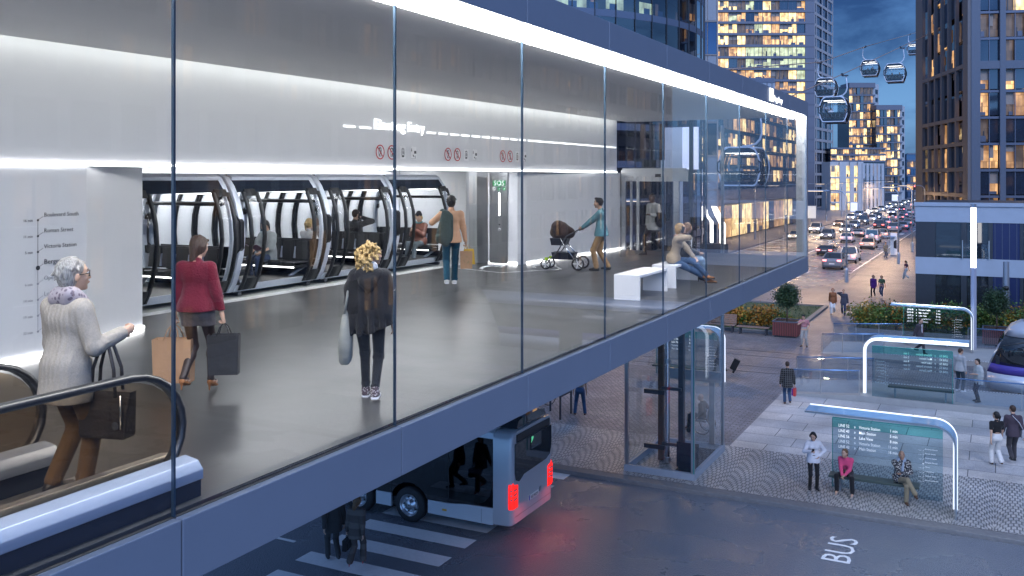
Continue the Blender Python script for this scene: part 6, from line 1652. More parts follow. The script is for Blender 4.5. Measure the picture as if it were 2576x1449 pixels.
def ex1(J):
    t = J['t']; Hd = J['Hd']; T = J['T']
    S = Sdf(); S.c(T(-.05, -.02, .56), T(.05, -.02, .56), .085, .085, .03); S.c(T(-.06, .05, .53), T(.06, .05, .53), .06, .06, .03); S.c(T(.05, .08, .52), T(.08, .12, .25), .035, .028, .02); S.c(T(-.08, -.05, .55), T(.08, -.06, .59), .05, .05, .02)
    link('scarf', S.mesh('scarf', .010, print_('mauve scarf', (.12, .10, .13), (.30, .27, .30), 30)), t)
    m = MB()
    for s in (-1, 1): m.tube([Hd(s*.034+.026*math.cos(a), .105-.012*abs(math.cos(a)), .010+.022*math.sin(a)) for a in np.linspace(0, 2*PI, 14, endpoint=False)], .004, M_black, n=5, closed=True); m.tube([Hd(s*.060, .095, .014), Hd(s*.084, .0, .008)], .004, M_black, n=5)
    m.tube([Hd(-.010, .108, .012), Hd(.010, .108, .012)], .004, M_black, n=5); m.build('glasses', t)
    bpy.context.view_layer.update()
    p = t.matrix_world @ Vector(J['el'][1]*.55+J['wr'][1]*.45)
    o = empty('handbag', p, t.rotation_euler.z+.25, 'black leather handbag hanging from the raised forearm of the grey haired person', 'handbag')
    M_l = mat('black leather', (.022, .018, .017), .38, var=.2, scale=10, bump=.3, bscale=40)
    m = MB(); m.loft([[(-.21*a, -.07*b_, z), (.21*a, -.07*b_, z), (.21*a, .07*b_, z), (-.21*a, .07*b_, z)] for z, a, b_ in ((-.70, .86, .95), (-.68, .92, 1.0), (-.5, .96, .9), (-.36, 1.05, .55))], M_l, smooth=False); m.build('bag_body', o, bevel=.015)
    for y in (-.045, .045):
        m = MB(); m.tube([(-.10, y, -.40), (-.085, y, -.2), (-.03, y*.6, -.03), (0, y*.4, .035), (.03, y*.6, -.03), (.085, y, -.2), (.10, y, -.40)], .014, M_l, n=6); m.build('handle', o)
    m = MB(); m.tube([(.16, -.075, -.38), (.17, -.085, -.5), (.165, -.08, -.62)], .008, M_chrome, n=5); m.cyl((.12, -.078, -.6), .03, .004, M_chrome, axis='y'); m.build('chain_trim', o)
    m = MB(); m.tube([J['wr'][1]+(J['el'][1]-J['wr'][1])*.08+V(.03*math.cos(a), 0, .03*math.sin(a)) for a in np.linspace(0, 2*PI, 10, endpoint=False)], .005, mat('gold bangle', (.6, .35, .08), .2, 1), n=5, closed=True); m.build('bracelet', t)
p = gp(178, 1250, FL)
person(p, face_dir(p, -52), 1.73, 'grey haired person in cream knit cardigan stepping off the escalator with a black handbag', fem=True, hair=('tousled', 'grey'), top=('jacket', M_knit), bottom=('trousers', cloth('brown twill', (.13, .075, .03))), shoes=('boot', M_bootk),
       lf=(-.08, -.09, .13), rf=(.09, .04, .08), hip=(0, -.03, .925), lean=.02, lh=(-.26, .08, .84), rh=(.25, .25, 1.20), re=(.3, -.5, -1), head=(-.35, .05, 0), vs=.0075, build=1.0, face=True, grip=(False, True), extra=ex1)
# 2 dark red jumper with carrier bags
def ex2(J):
    bag(J, 0, (.42, .17, .47), M_paper, 'large brown paper carrier bag held by the person in dark red', 'carrier bag', .17, hm=M_paper, twist=.1)
    bag(J, 1, (.33, .14, .43), M_bpaper, 'black paper carrier bag held by the person in dark red', 'carrier bag', .13, hm=M_bpaper, twist=.2)
p = gp(494, 992, FL)
person(p, face_dir(p, -24), 1.66, 'person in dark red jumper and grey skirt carrying two carrier bags', fem=True, hair=('bob', 'brown'), top=('sweater', cloth('dark red wool', (.13, .008, .022), scale=30, bscale=45, bump=.6)),
       bottom=('skirt', (cloth('grey tweed', (.10, .085, .085), scale=60, var=.4), mat('sheer black tights', (.030, .018, .016), .5, var=.1))), shoes=('heel', M_tan),
       lf=(-.085, -.16, .22), rf=(.085, .20, .14), hip=(0, 0, .965), lh=(-.27, .02, .87), rh=(.29, .06, .86), le=(-.6, -1, 0), head=(-.30, -.12, 0), hem=-.01, vs=.0080, face=True, grip=(True, True), extra=ex2)
# 3 black poncho top, curly hair
def ex3(J):
    t = J['t']; T = J['T']
    S = Sdf(); S.c(T(-.10, -.06, .50), T(.10, -.06, .50), .07, .07, .04); S.c(T(-.05, -.11, .43), T(.05, -.11, .43), .07, .06, .04); S.c(T(0, -.12, .36), T(0, -.11, .32), .06, .04, .04); S.c(T(-.1, .05, .52), T(.1, .05, .52), .04, .04, .04)
    link('hood', S.mesh('hood', .009, M_blk), t)
    S = Sdf(); S.c(T(-.03, -.045, .585), T(.03, -.045, .585), .065, .065, .02); link('collar', S.mesh('collar', .01, cloth('white cotton', (.55, .55, .57))), t)
    bpy.context.view_layer.update(); w = t.matrix_world @ Vector(T(-.27, -.03, .42))
    o = empty('shoulder_bag', w, t.rotation_euler.z, 'grey canvas shoulder bag hanging behind the curly blond person', 'bag')
    M_c = cloth('grey canvas', (.24, .24, .21), scale=10, var=.25, bump=.6, bscale=18)
    m = MB(); m.loft([[(-.05*a, -.15*b_, z), (.05*a, -.15*b_, z), (.06*a, .0, z-.01), (.05*a, .15*b_, z), (-.05*a, .15*b_, z), (-.06*a, 0, z-.01)] for z, a, b_ in ((-.86, .6, .72), (-.82, 1, .9), (-.62, 1.15, 1), (-.40, .7, .72), (-.30, .35, .45))], M_c); m.build('bag_body', o)
    m = MB(); m.tube([(0, -.08, -.33), (.03, -.05, -.1), (.07, 0, .04), (.03, .05, -.1), (0, .08, -.33)], .014, M_c, n=6); m.build('strap', o)
p = gp(931, 1004, FL)
person(p, face_dir(p, -8), 1.63, 'curly blond person in black poncho and black trousers walking away with a grey shoulder bag', fem=True, hair=('curly', 'blond'), top=('poncho', M_blk), bottom=('slim', M_blk), shoes=('sneaker', print_('dotted canvas', (.5, .48, .46), (.06, .04, .05), 60)),
       lf=(-.07, .16, .08), rf=(.07, -.10, .12), hip=(0, 0, .92), lh=(-.24, .04, .86), rh=(.25, .08, .82), head=(-.95, 0, 0), vs=.0080, face=True, extra=ex3)
# 4 jacket over the shoulder
def ex4(J):
    t = J['t']; T = J['T']
    S = Sdf(); S.c(T(-.12, -.10, .50), T(-.20, -.13, .02), .07, .12, .05, ((0, 1, 0), .45)); S.c(T(-.05, -.13, .42), T(-.06, -.15, .0), .09, .10, .06, ((0, 1, 0), .45)); S.c(T(-.17, .0, .53), T(-.22, .10, .40), .06, .05, .04); S.c(T(-.20, -.13, .05), T(-.10, -.14, -.12), .06, .04, .05)
    link('jacket', S.mesh('jacket', .011, cloth('green grey canvas', (.045, .065, .06), bscale=18, bump=.8)), t)
    def mk(o, wx, wy, z0, z1):
        m = MB(); M_g = mat('print green', (.03, .16, .02), .6)
        for k in range(3):
            a = k*2*PI/3+PI/2
            pts = [(wx*.20*math.cos(a+q), -wy/2-.004, (z0+z1)/2+.075*math.sin(a+q)) for q in (-.75, -.2, .35)]
            m.bar(pts[0], pts[1], .004, .035, M_g, up=(0, 1, 0)); m.bar(pts[1], pts[2], .004, .035, M_g, up=(0, 1, 0))
        m.build('printed_emblem', o)
    bag(J, 1, (.27, .13, .38), M_paper, 'brown paper bag with green recycling arrows held by the peach sweater wearer', 'carrier bag', .12, hm=mat('yellow handle', (.55, .32, .02), .6), mark=mk)
    bpy.context.view_layer.update(); w = t.matrix_world @ Vector(J['wr'][1]+V(.02, .16, -.10))
    o = empty('shopping_bag', w, t.rotation_euler.z, 'yellow carrier bag hanging behind the brown recycling bag', 'carrier bag')
    m = MB(); m.prism([(-.06, -.03, -.42), (.20, -.03, -.42), (.17, -.03, -.08), (-.04, -.03, -.08)], (0, .06, 0), mat('yellow paper', (.62, .38, .02), .6, var=.1)); m.build('bag_body', o)
    m = MB(); m.tube([(0, 0, -.09), (.05, 0, .02), (.12, 0, -.09)], .005, MATS['yellow handle'], n=5); m.build('handle', o)
p = gp(1135, 716, FL)
person(p, face_dir(p, 2), 1.93, 'person in peach sweater and teal jeans with a green jacket over one shoulder', skin='tan', hair=('tousled', 'black'), top=('shirt', cloth('peach wool', (.52, .30, .18))), bottom=('trousers', cloth('teal denim', (.008, .06, .10))), shoes=('sneaker', M_whites),
       lf=(-.09, -.10, .12), rf=(.07, .20, .08), hip=(0, 0, .92), lh=(-.16, .16, 1.36), le=(-1, -.2, -.6), rh=(.29, .05, .84), vs=.012, grip=(True, True), extra=ex4)
# 5 pram pusher
p = gp(1512, 680, FL)
def ex5(J):
    t = J['t']; m = MB(); h = J['hip']; m.tube([h+V(.13*math.cos(a), .105*math.sin(a)-.005, .075) for a in np.linspace(0, 2*PI, 16, endpoint=False)], .014, M_browns, n=5, closed=True); m.build('belt', t)
P5 = person(p, face_dir(p, 78), 1.82, 'person in teal shirt and tan trousers pushing the pram', skin='tan', hair=('quiff', 'black'), top=('shirt', cloth('teal cotton', (.09, .22, .26))), bottom=('trousers', cloth('tan cotton', (.26, .16, .08))), shoes=('shoe', M_darksh),
       lf=(-.08, .10, .08), rf=(.08, -.16, .10), hip=(0, 0, .915), lh=(-.15, .46, 1.02), rh=(.15, .46, 1.02), le=(-1, -.6, -.6), re=(1, -.6, -.6), lean=.03, vs=.012, face=True, grip=(True, True), extra=ex5)
pr = empty('pram', P5['t'].location+Vector((-math.sin(P5['t'].rotation_euler.z), math.cos(P5['t'].rotation_euler.z), 0))*.95, P5['t'].rotation_euler.z, 'dark brown pram with big wheels pushed across the station floor', 'pram')
M_pb_ = cloth('brown pram fabric', (.030, .017, .015)); M_pk = cloth('navy pram fabric', (.012, .015, .025))
S = Sdf(); S.e((0, .05, .93), (.23, .33, .20), .02); S.c((0, .10, 1.02), (0, .16, 1.06), .21, .19, .05); S.plane((0, 0, .80), (0, 0, -1)); link('carrycot', S.mesh('carrycot', .012, M_pb_), pr)
m = MB()
for k in range(5):
    a = .3+k*.42; m.tube([(.215*math.cos(q), .0+.055*k, .93+(.205+.012*k)*math.sin(q)) for q in np.linspace(0, PI, 12)], .008, M_pk, n=5)
m.build('hood_rib', pr)
m = MB(); m.loft([[(-.2, -.12, .80), (.2, -.12, .80), (.2, .34, .80), (-.2, .34, .80)], [(-.19, -.05, .62), (.19, -.05, .62), (.19, .30, .62), (-.19, .30, .62)]], M_pk, smooth=False); m.build('seat_base', pr)
m = MB(); m.loft([[(-.2, -.30, .44), (.2, -.30, .44), (.2, .30, .44), (-.2, .30, .44)], [(-.18, -.26, .26), (.18, -.26, .26), (.18, .26, .26), (-.18, .26, .26)]], M_pk, smooth=False); m.build('basket', pr)
m = MB()
for s in (-1, 1):
    m.tube([(s*.26, -.42, .17), (s*.24, -.1, .55), (s*.22, .05, .80)], .016, M_chrome, n=6); m.tube([(s*.22, .42, .14), (s*.24, .1, .50), (s*.22, -.1, .85), (s*.2, -.42, 1.03)], .016, M_chrome if s > 0 else M_dsteel, n=6); m.tube([(s*.20, -.42, 1.03), (s*.18, -.50, 1.06)], .014, M_black, n=6)
m.tube([(-.18, -.50, 1.06), (.18, -.50, 1.06)], .018, M_black, n=6); m.tube([(-.26, -.42, .17), (.26, -.42, .17)], .014, M_chrome, n=6); m.build('chassis', pr)
for x, y, r in ((-.29, -.42, .17), (.29, -.42, .17), (-.22, .44, .14), (.22, .44, .14)):
    m = MB(); m.lathe((x-.025, y, r), [(r*.74, 0), (r*.95, 0), (r, .02), (r*.95, .05), (r*.74, .05)], M_rubber, n=18, axis='x'); w_ = m.build('wheel', pr)
    m = MB()
    for k in range(5): a = k*2*PI/5; m.bar((x, y, r), (x, y+r*.78*math.cos(a), r+r*.78*math.sin(a)), .02, .025, M_white, up=(1, 0, 0))
    m.build('spoke', w_)
for s in (-1, 1):
    m = MB(); m.box(s*.22-.03, .38, .24, s*.22+.03, .46, .31, mat('lime plastic', (.35, .6, .02), .4)); m.build('fork_cap', pr)
# 6 person with backpack from the lift
def ex6(J):
    t = J['t']; bpy.context.view_layer.update(); w = t.matrix_world @ Vector(J['T'](-.26, -.06, .20))
    o = empty('backpack', w, t.rotation_euler.z, 'black holdall carried on the shoulder of the person in the grey hoodie', 'bag')
    S = Sdf(); S.e((0, 0, -.10), (.13, .19, .23), .02); S.c((0, -.08, .05), (0, .08, .05), .08, .08, .04); link('bag_body', S.mesh('bag_body', .014, M_blk), o)
    m = MB(); m.tube([(0, .08, .05), (.10, .11, .28), (.16, .03, .36), (.10, -.08, .28), (0, -.1, .05)], .018, M_blk, n=6); m.build('strap', o)
p = gp(1643, 642, FL)
person(p, face_dir(p, 128), 1.86, 'person in light grey hooded top with black bag walking out of the lift', skin='dark', hair=('crop', 'black'), top=('jacket', M_gry), bottom=('slim', M_blk), shoes=('boot', M_bootk), **{**walk(1, .24), 'lh': (-.16, .20, 1.16), 'rh': (.27, .02, .80)}, head=(.35, -.1, 0), vs=.013, face=True, extra=ex6)
# 7, 8 sitting on the white bench
def phone(J, i, cat=True):
    pass
def ex7(J):
    m = MB(); p = Vector(J['wr'][1]); hd = Vector(J['Hd'](.088, .03, -.02)); m.obox(hd, (0, .3, 1), .07, (1, 0, 0), .006, (0, 1, -.3), .033, M_black); o = m.build('phone', J['t'])
P7 = person((-6.22, 19.82, FL), math.radians(-80), 1.70, 'blond person in beige sweater and jeans phoning on the white bench, legs crossed', fem=True, hair=('bob', 'dblond'), top=('sweater', cloth('beige wool', (.30, .235, .165))), bottom=('trousers', M_jean), shoes=('boot', M_tan),
       hip=(0, 0, .57), lf=(.06, .72, .26), rf=(-.02, .92, .085), lk=(0, .6, 1), rk=(0, .6, 1), lh=(-.02, .46, .62), rh=(.13, .14, 1.12), re=(.8, .6, -.8), le=(-1, .2, -.3), lean=.22, head=(.25, .3, 0), vs=.011, face=True, extra=ex7)
person((-6.25, 20.6, FL), math.radians(-65), 1.66, 'long haired person in dark jacket and ripped pale jeans beside the blond one', fem=True, hair=('wavy', 'ltbrown'), top=('jacket', cloth('dark jacket', (.02, .02, .022))), bottom=('slim', M_jeanl), shoes=('heel', mat('black patent', (.01, .01, .01), .15)),
       **{**sit(.47, .50, .08), 'hip': (0, 0, .57), 'lf': (-.09, .42, .12), 'rf': (.05, .55, .12)}, lean=.12, head=(.5, 0, 0), vs=.012, face=True, extra=lambda J: (lambda S: link('ruffled_blouse', S.mesh('ruffled_blouse', .012, cloth('white blouse', (.6, .6, .6))), J['t']))(Sdf().c(J['T'](0, .12, .48), J['T'](0, .14, .22), .05, .04, .02)))
# people in the station cabins
def in_cabin(u, Y, face_s, **k):
    X = onY(u, 447, Y).x
    return person((X, Y, 7.18), 0 if face_s > 0 else PI, **k)
def ex_book(J):
    t = J['t']; bpy.context.view_layer.update(); w = t.matrix_world @ Vector((J['wr'][0]+J['wr'][1])/2+V(0, .10, .04))
    o = empty('book', w, t.rotation_euler.z, 'open illustrated book held by the grey poncho reader', 'book')
    m = MB(); m.loft([[(-.17, -.1, .05), (-.09, -.1, .03), (0, -.1, 0), (.09, -.1, .03), (.17, -.1, .05)], [(-.17, .1, .15), (-.09, .1, .13), (0, .1, .10), (.09, .1, .13), (.17, .1, .15)]], print_('book page', (.6, .58, .55), (.30, .2, .35), 22), cap=False, closed=False, smooth=False); m.build('page', o)
    m = MB(); m.loft([[(-.175, -.11, .04), (0, -.11, -.015), (.175, -.11, .04)], [(-.175, .11, .14), (0, .11, .085), (.175, .11, .14)]], mat('book cover', (.15, .06, .12), .5), cap=False, closed=False, smooth=False); m.build('cover', o)
in_cabin(672, 15.25+.80, -1, h=1.70, label='dark haired person in grey poncho reading in the open cabin', fem=True, hair=('bob', 'black'), top=('poncho', cloth('grey wool', (.26, .28, .28))), bottom=('trousers', M_jeand), shoes=('boot', M_bootk), **sit(.42), head=(.15, -.35, 0), vs=.012, face=True, extra=ex_book)
in_cabin(776, 17.96-.82, 1, h=1.68, label='person with blond ponytail and white top seated with back to the camera in a cabin', fem=True, hair=('ponytail', 'blond'), top=('shirt', cloth('white jersey', (.55, .54, .54))), bottom=('trousers', cloth('cream cotton', (.5, .46, .42))), shoes=('heel', M_tan), **sit(.42), vs=.015)
in_cabin(800, 17.96+.80, -1, h=1.66, label='white haired person with scarf facing the ponytail wearer in a cabin', fem=True, hair=('tousled', 'white'), top=('jacket', print_('patterned wrap', (.18, .14, .14), (.32, .27, .24), 25)), bottom=('trousers', M_suit), shoes=('shoe', M_darksh), **sit(.42), head=(.1, 0, 0), vs=.015, face=True)
in_cabin(893, 20.68-.82, 1, h=1.82, label='person in dark suit phoning in a cabin, seen from behind', hair=('crop', 'brown'), top=('jacket', M_suit), bottom=('trousers', M_suit), shoes=('shoe', M_darksh), **{**sit(.42), 'rh': (.15, .10, 1.16), 're': (1, .3, -.6)}, head=(-.35, 0, 0), vs=.013, extra=lambda J: (lambda m: (m.obox(Vector(J['Hd'](.09, .03, -.03)), (0, .3, 1), .07, (1, 0, 0), .006, (0, 1, -.3), .033, M_black), m.build('phone', J['t'])))(MB()))
def ex_bean(J):
    Hd = J['Hd']; S = Sdf(); S.e(Hd(0, -.02, .075), (.097, .108, .085), .02, J['Rh']); S.e(Hd(0, -.06, .13), (.06, .06, .05), .03, J['Rh']); S.plane(Hd(0, 0, .045), J['Rh']@V(0, .25, -1)); link('beanie', S.mesh('beanie', .012, M_blk), J['t'])
    m = MB(); m.tube([Hd(.085*math.cos(a), .0+.085*math.sin(a), -.13) for a in np.linspace(-.3, PI+.3, 12)], .015, mat('turquoise headphones', (.03, .25, .28), .4), n=6); m.build('headphones', J['t'])
in_cabin(1056, 20.68+.78, -1, h=1.68, label='blond person in black beanie and bronze jacket seated in the last cabin', fem=True, hair=('bob', 'blond'), top=('jacket', mat('bronze satin', (.20, .075, .05), .35, var=.2, bump=.6, bscale=22)), bottom=('trousers', cloth('grey ripped denim', (.10, .125, .14))), shoes=('boot', M_bootk), **{**sit(.42, .48), 'lh': (-.06, .30, .88), 'rh': (.06, .32, .86)}, head=(.25, -.35, 0), vs=.012, face=True, extra=ex_bean)
# people riding the sky cabins
def rider(ci, x, s, label, fem, hair, tc, vs=.028):
    c = SKYCAB[ci][0]
    person(c.location+Vector((x, s*.80, .06)), PI if s > 0 else 0, 1.7, label, fem=fem, hair=hair, top=('shirt', tc), bottom=('trousers', M_jeand), shoes=('shoe', M_darksh), **sit(.42, .36), vs=vs)
wh_ = cloth('white cotton shirt', (.6, .6, .62)); dk_ = cloth('dark shirt', (.03, .03, .035))
rider(0, -.42, .8, 'blond person in white in the cabin hanging beyond the station glass', True, ('long', 'blond'), wh_, .022)
rider(0, .85, .8, 'dark clothed rider at the right side of the cabin beyond the station glass', False, ('crop', 'black'), dk_, .022)
rider(1, -.28, -1, 'rider in white shirt with back turned in the largest sky cabin', False, ('crop', 'black'), wh_)
rider(1, -.78, 1, 'fair haired rider in dark jacket at the left of the largest sky cabin', False, ('short', 'ltbrown'), dk_)
rider(1, .80, 1, 'long blond rider at the right of the largest sky cabin', True, ('long', 'blond'), cloth('mauve shirt', (.15, .12, .15)))
rider(2, -.35, 1, 'rider in white shirt in the cabin directly behind the largest one', False, ('short', 'brown'), wh_)
rider(2, .85, 1, 'dark haired rider at the right edge of the cabin behind the largest one', False, ('crop', 'black'), wh_)
rider(3, -.45, 1, 'long dark haired rider in the lower rope cabin over the twin towers', True, ('long', 'brown'), cloth('rose top', (.3, .18, .16)))
rider(3, .45, 1, 'rider in dark top at the right of the lower rope cabin over the twin towers', False, ('crop', 'brown'), dk_)
rider(4, -.4, 1, 'red haired rider in white in the upper rope middle cabin', True, ('bob', 'red'), wh_)
rider(4, .05, 1, 'rider in brown in the centre of the upper rope middle cabin', False, ('crop', 'brown'), M_suit)
rider(4, .45, -1, 'rider in black at the right of the upper rope middle cabin', False, ('crop', 'black'), dk_)
rider(5, .1, 1, 'dark rider in the centre of the most distant cabin', False, ('crop', 'black'), dk_, .04)
rider(5, .7, 1, 'dark rider at the right of the most distant cabin', False, ('crop', 'black'), dk_, .04)
# ---------------------------------------------------------------- street level
p = gp(838, 1412, .004)
person(p, face_dir(p, 12), 1.84, 'charcoal suited person on the zebra crossing, head hidden by the station edge', hair=('crop', 'brown'), top=('jacket', M_suit), bottom=('trousers', M_suit), shoes=('shoe', M_darksh), **{**walk(-1, .18), 'rh': (.26, .02, .84)}, vs=.013)
def ex_brief(J):
    t = J['t']; bpy.context.view_layer.update(); w = t.matrix_world @ Vector(J['wr'][0]+V(0, 0, -.10))
    o = empty('briefcase', w, t.rotation_euler.z+PI/2, 'black briefcase carried between the two suited people on the crossing', 'briefcase')
    m = MB(); m.box(-.19, -.055, -.36, .19, .055, -.09, M_blk); m.build('case', o, bevel=.015); m = MB(); m.tube([(-.07, 0, -.09), (-.06, 0, -.02), (.06, 0, -.02), (.07, 0, -.09)], .01, M_black, n=6); m.build('handle', o)
    m = MB(); m.box(-.12, -.07, -.33, .12, -.056, -.18, M_blk); m.build('pocket', o)
M_pin = stripes('pinstripe', (.085, .068, .062), (.12, .10, .09), 1)
p = gp(897, 1428, .004)
person(p, face_dir(p, -22), 1.68, 'person with long auburn hair and brown trouser suit walking on the zebra crossing', fem=True, hair=('long', 'ltbrown'), top=('jacket', M_pin), bottom=('wide', M_pin), shoes=('heel', mat('red shoe', (.45, .03, .03), .3)), **{**walk(1, .24, heel=.045), 'lh': (-.28, .04, .86)}, head=(-.4, 0, 0), vs=.012, face=True, grip=(True, False), extra=ex_brief)
p = gp(1459, 1043, G)
person(p, face_dir(p, 0), 1.80, 'person in beige shirt and jeans standing by the bicycle stands', hair=('crop', 'brown'), top=('tee', cloth('beige cotton', (.34, .28, .22))), bottom=('trousers', M_jean), shoes=('shoe', M_browns), **stand(.19), vs=.016)
# wheelchair user behind the lift
p = gp(1766, 1088, G)
yw = face_dir(p, 70)
wc = empty('wheelchair', p, yw, 'wheelchair with large spoked wheels seen through the lift glass', 'wheelchair')
for s in (-1, 1):
    m = MB(); m.tube([(s*.30, -.1+.30*math.cos(a), .31+.30*math.sin(a)) for a in np.linspace(0, 2*PI, 24, endpoint=False)], .018, M_rubber, n=6, closed=True); m.tube([(s*.34, -.1+.26*math.cos(a), .31+.26*math.sin(a)) for a in np.linspace(0, 2*PI, 24, endpoint=False)], .01, M_chrome, n=6, closed=True); w_ = m.build('wheel', wc)
    m = MB()
    for k in range(8): m.bar((s*.30, -.1, .31), (s*.30, -.1+.29*math.cos(k*PI/4), .31+.29*math.sin(k*PI/4)), .005, .005, M_chrome, up=(1, 0, 0))
    m.build('spoke', w_)
    m = MB(); m.cyl((s*.24-.015, .42, .08), .08, .03, M_rubber, n=12, axis='x'); m.build('caster', wc)
m = MB()
for s in (-1, 1): m.tube([(s*.24, -.28, .95), (s*.24, -.24, .45), (s*.24, .22, .45), (s*.22, .45, .12)], .014, M_chrome, n=6)
m.build('frame', wc); m = MB(); m.box(-.23, -.24, .43, .23, .22, .48, M_black); m.build('seat', wc); m = MB(); m.box(-.23, -.28, .49, .23, -.25, .90, M_black); m.build('backrest', wc)
m = MB(); m.box(-.2, .42, .08, .2, .58, .10, M_black); m.build('footrest', wc)
person(p, yw, 1.75, 'person in brown jacket sitting in the wheelchair behind the lift glass', hair=('bald', 'brown'), top=('jacket', cloth('brown jacket', (.12, .085, .055))), bottom=('trousers', M_blk), shoes=('shoe', M_browns), **{**sit(.47, .48), 'lh': (-.30, .02, .62), 'rh': (.30, .02, .62), 'lf': (-.1, .48, .18), 'rf': (.1, .48, .18)}, head=(.5, 0, 0), vs=.016, face=True)
# trolley case person behind the lift
p = gp(1812, 938, G); yw = face_dir(p, 85)
def ex_tr(J):
    t = J['t']; bpy.context.view_layer.update(); w = t.matrix_world @ Vector(V(.22, -.62, 0)); w.z = G
    o = empty('trolley_case', w, t.rotation_euler.z, 'black wheeled case pulled along behind the lift', 'suitcase')
    m = MB(); m.obox((0, -.05, .40), (1, 0, 0), .12, (0, .9, .44), .15, (0, -.44, .9), .27, M_blk); m.build('case', o, bevel=.02); m = MB(); m.tube([(0, -.16, .63), (0, .33, .98)], .012, M_steel, n=5); m.build('handle', o)
    for s in (-1, 1): m = MB(); m.cyl((s*.09-.015, .02, .055), .055, .03, M_rubber, n=10, axis='x'); m.build('wheel', o)
person(p, yw, 1.75, 'white haired person in dark coat pulling a case, seen through the lift glass', hair=('short', 'white'), top=('coat', M_suit), bottom=('trousers', M_suit), shoes=('shoe', M_darksh), **{**walk(1, .26), 'rh': (.24, -.18, .86)}, vs=.018, extra=ex_tr)
def ex_plaid(J):
    bag(J, 1, (.20, .10, .30), mat('red paper', (.55, .05, .05), .5, var=.1), 'red carrier bag held by the person in the dark plaid jacket', 'carrier bag', .10, twist=1.2)
    bpy.context.view_layer.update(); w = J['t'].matrix_world @ Vector(J['wr'][1]+V(-.06, .06, -.12))
    o = empty('shopping_bag', w, J['t'].rotation_euler.z+1.2, 'purple and white carrier bag beside the red one', 'carrier bag'); m = MB(); m.prism([(-.09, -.03, -.36), (.09, -.03, -.36), (.09, -.03, -.08), (-.09, -.03, -.08)], (0, .06, 0), mat('purple paper', (.12, .03, .25), .5, var=.1)); m.build('bag_body', o)
    m = MB(); m.tube([(-.04, 0, -.09), (0, 0, .02), (.04, 0, -.09)], .005, M_white, n=5); m.build('handle', o)
p = gp(1981, 1018, G)
person(p, face_dir(p, 8), 1.76, 'person in black plaid jacket and jeans walking away with carrier bags', hair=('crop', 'brown'), top=('jacket', plaid('black plaid', (.012, .012, .013), (.09, .09, .09), 12)), bottom=('trousers', M_jean), shoes=('shoe', M_browns), **{**walk(-1, .13), 'lh': (-.28, .0, .84), 'rh': (.28, .02, .84)}, vs=.013, grip=(False, True), extra=ex_plaid)
p = gp(2023, 872, G)
person(p, face_dir(p, 172), 1.78, 'person in red checked shirt and pale jeans standing on the brick path', hair=('quiff', 'black'), top=('tee', plaid('red check', (.55, .5, .5), (.33, .03, .05), 22)), bottom=('trousers', M_gry), shoes=('boot', M_browns), **{**stand(.14), 'rh': (.06, .20, 1.36), 're': (1, .2, -.8), 'lh': (-.20, .18, 1.0)}, head=(-.3, -.4, 0), vs=.016, face=True)
p = gp(2095, 792, G)
person(p, face_dir(p, 176), 1.76, 'red haired person in tan jacket and white trousers walking towards the camera', fem=True, hair=('wavy', 'red'), top=('jacket', cloth('tan leather', (.24, .085, .03), rough=.5)), bottom=('wide', cloth('white denim', (.62, .62, .63))), shoes=('heel', M_darksh), **walk(1, .14, heel=.045), vs=.02, face=True)
def ex_strp(J): bag(J, 0, (.24, .1, .34), stripes('brown striped paper', (.28, .16, .08), (.06, .04, .03), 3), 'brown striped carrier bag of the person in the striped jumper', 'carrier bag', .08)
p = gp(2122, 794, G)
person(p, face_dir(p, 178), 1.76, 'person in dark striped jumper phoning beside the red haired one', hair=('short', 'brown'), top=('sweater', stripes('navy stripes', (.02, .02, .035), (.12, .12, .15), 5)), bottom=('trousers', M_jeand), shoes=('shoe', M_browns), **{**walk(-1, .14), 'rh': (.10, .12, 1.56), 're': (1, .1, -.4), 'lh': (-.28, .03, .86)}, vs=.02, face=True, extra=ex_strp)
p = gp(2197, 748, G)
person(p, face_dir(p, 165), 1.74, 'person in purple jacket and black trousers walking with the one in green', fem=True, hair=('long', 'brown'), top=('jacket', cloth('purple wool', (.10, .025, .17))), bottom=('slim', M_blk), shoes=('shoe', M_darksh), **walk(1, .16), vs=.024, face=True)
p = gp(2218, 748, G)
person(p, face_dir(p, 165), 1.70, 'person in green patterned top and jeans beside the purple jacket', fem=True, hair=('long', 'brown'), top=('tee', print_('green print', (.30, .36, .26), (.04, .11, .05), 26)), bottom=('slim', M_jean), shoes=('sneaker', M_whites), **walk(-1, .16), vs=.024, face=True)
p = gp(2279, 704, G)
person(p, face_dir(p, 60), 1.72, 'person in maroon patterned top and blue jeans striding by the corner building', fem=True, hair=('ponytail', 'black'), top=('tee', print_('maroon print', (.12, .02, .04), (.03, .02, .04), 20)), bottom=('wide', M_jeanl), shoes=('heel', M_whites), **{**walk(1, .30, heel=.045), 'lh': (-.34, -.05, .98)}, vs=.026)
def ex_cap(J):
    Hd = J['Hd']; m = MB(); m.lathe(tuple(Hd(0, -.01, .06)), [(.098, 0), (.09, .05), (.05, .085), (0, .09)], M_blk, n=14); m.box(-.06, .07, 1.665, .06, .18, 1.685, M_blk); m.build('cap', J['t'])
p = gp(2228, 649, G)
person(p, face_dir(p, -150), 1.80, 'person in grey jacket and dark cap standing at the kerb by the info pillar', hair=('crop', 'brown'), top=('jacket', cloth('grey parka', (.12, .115, .10))), bottom=('trousers', M_jeand), shoes=('shoe', M_darksh), **{**stand(.10), 'lh': (-.12, .24, 1.08), 'rh': (.12, .24, 1.08)}, vs=.03, extra=ex_cap)
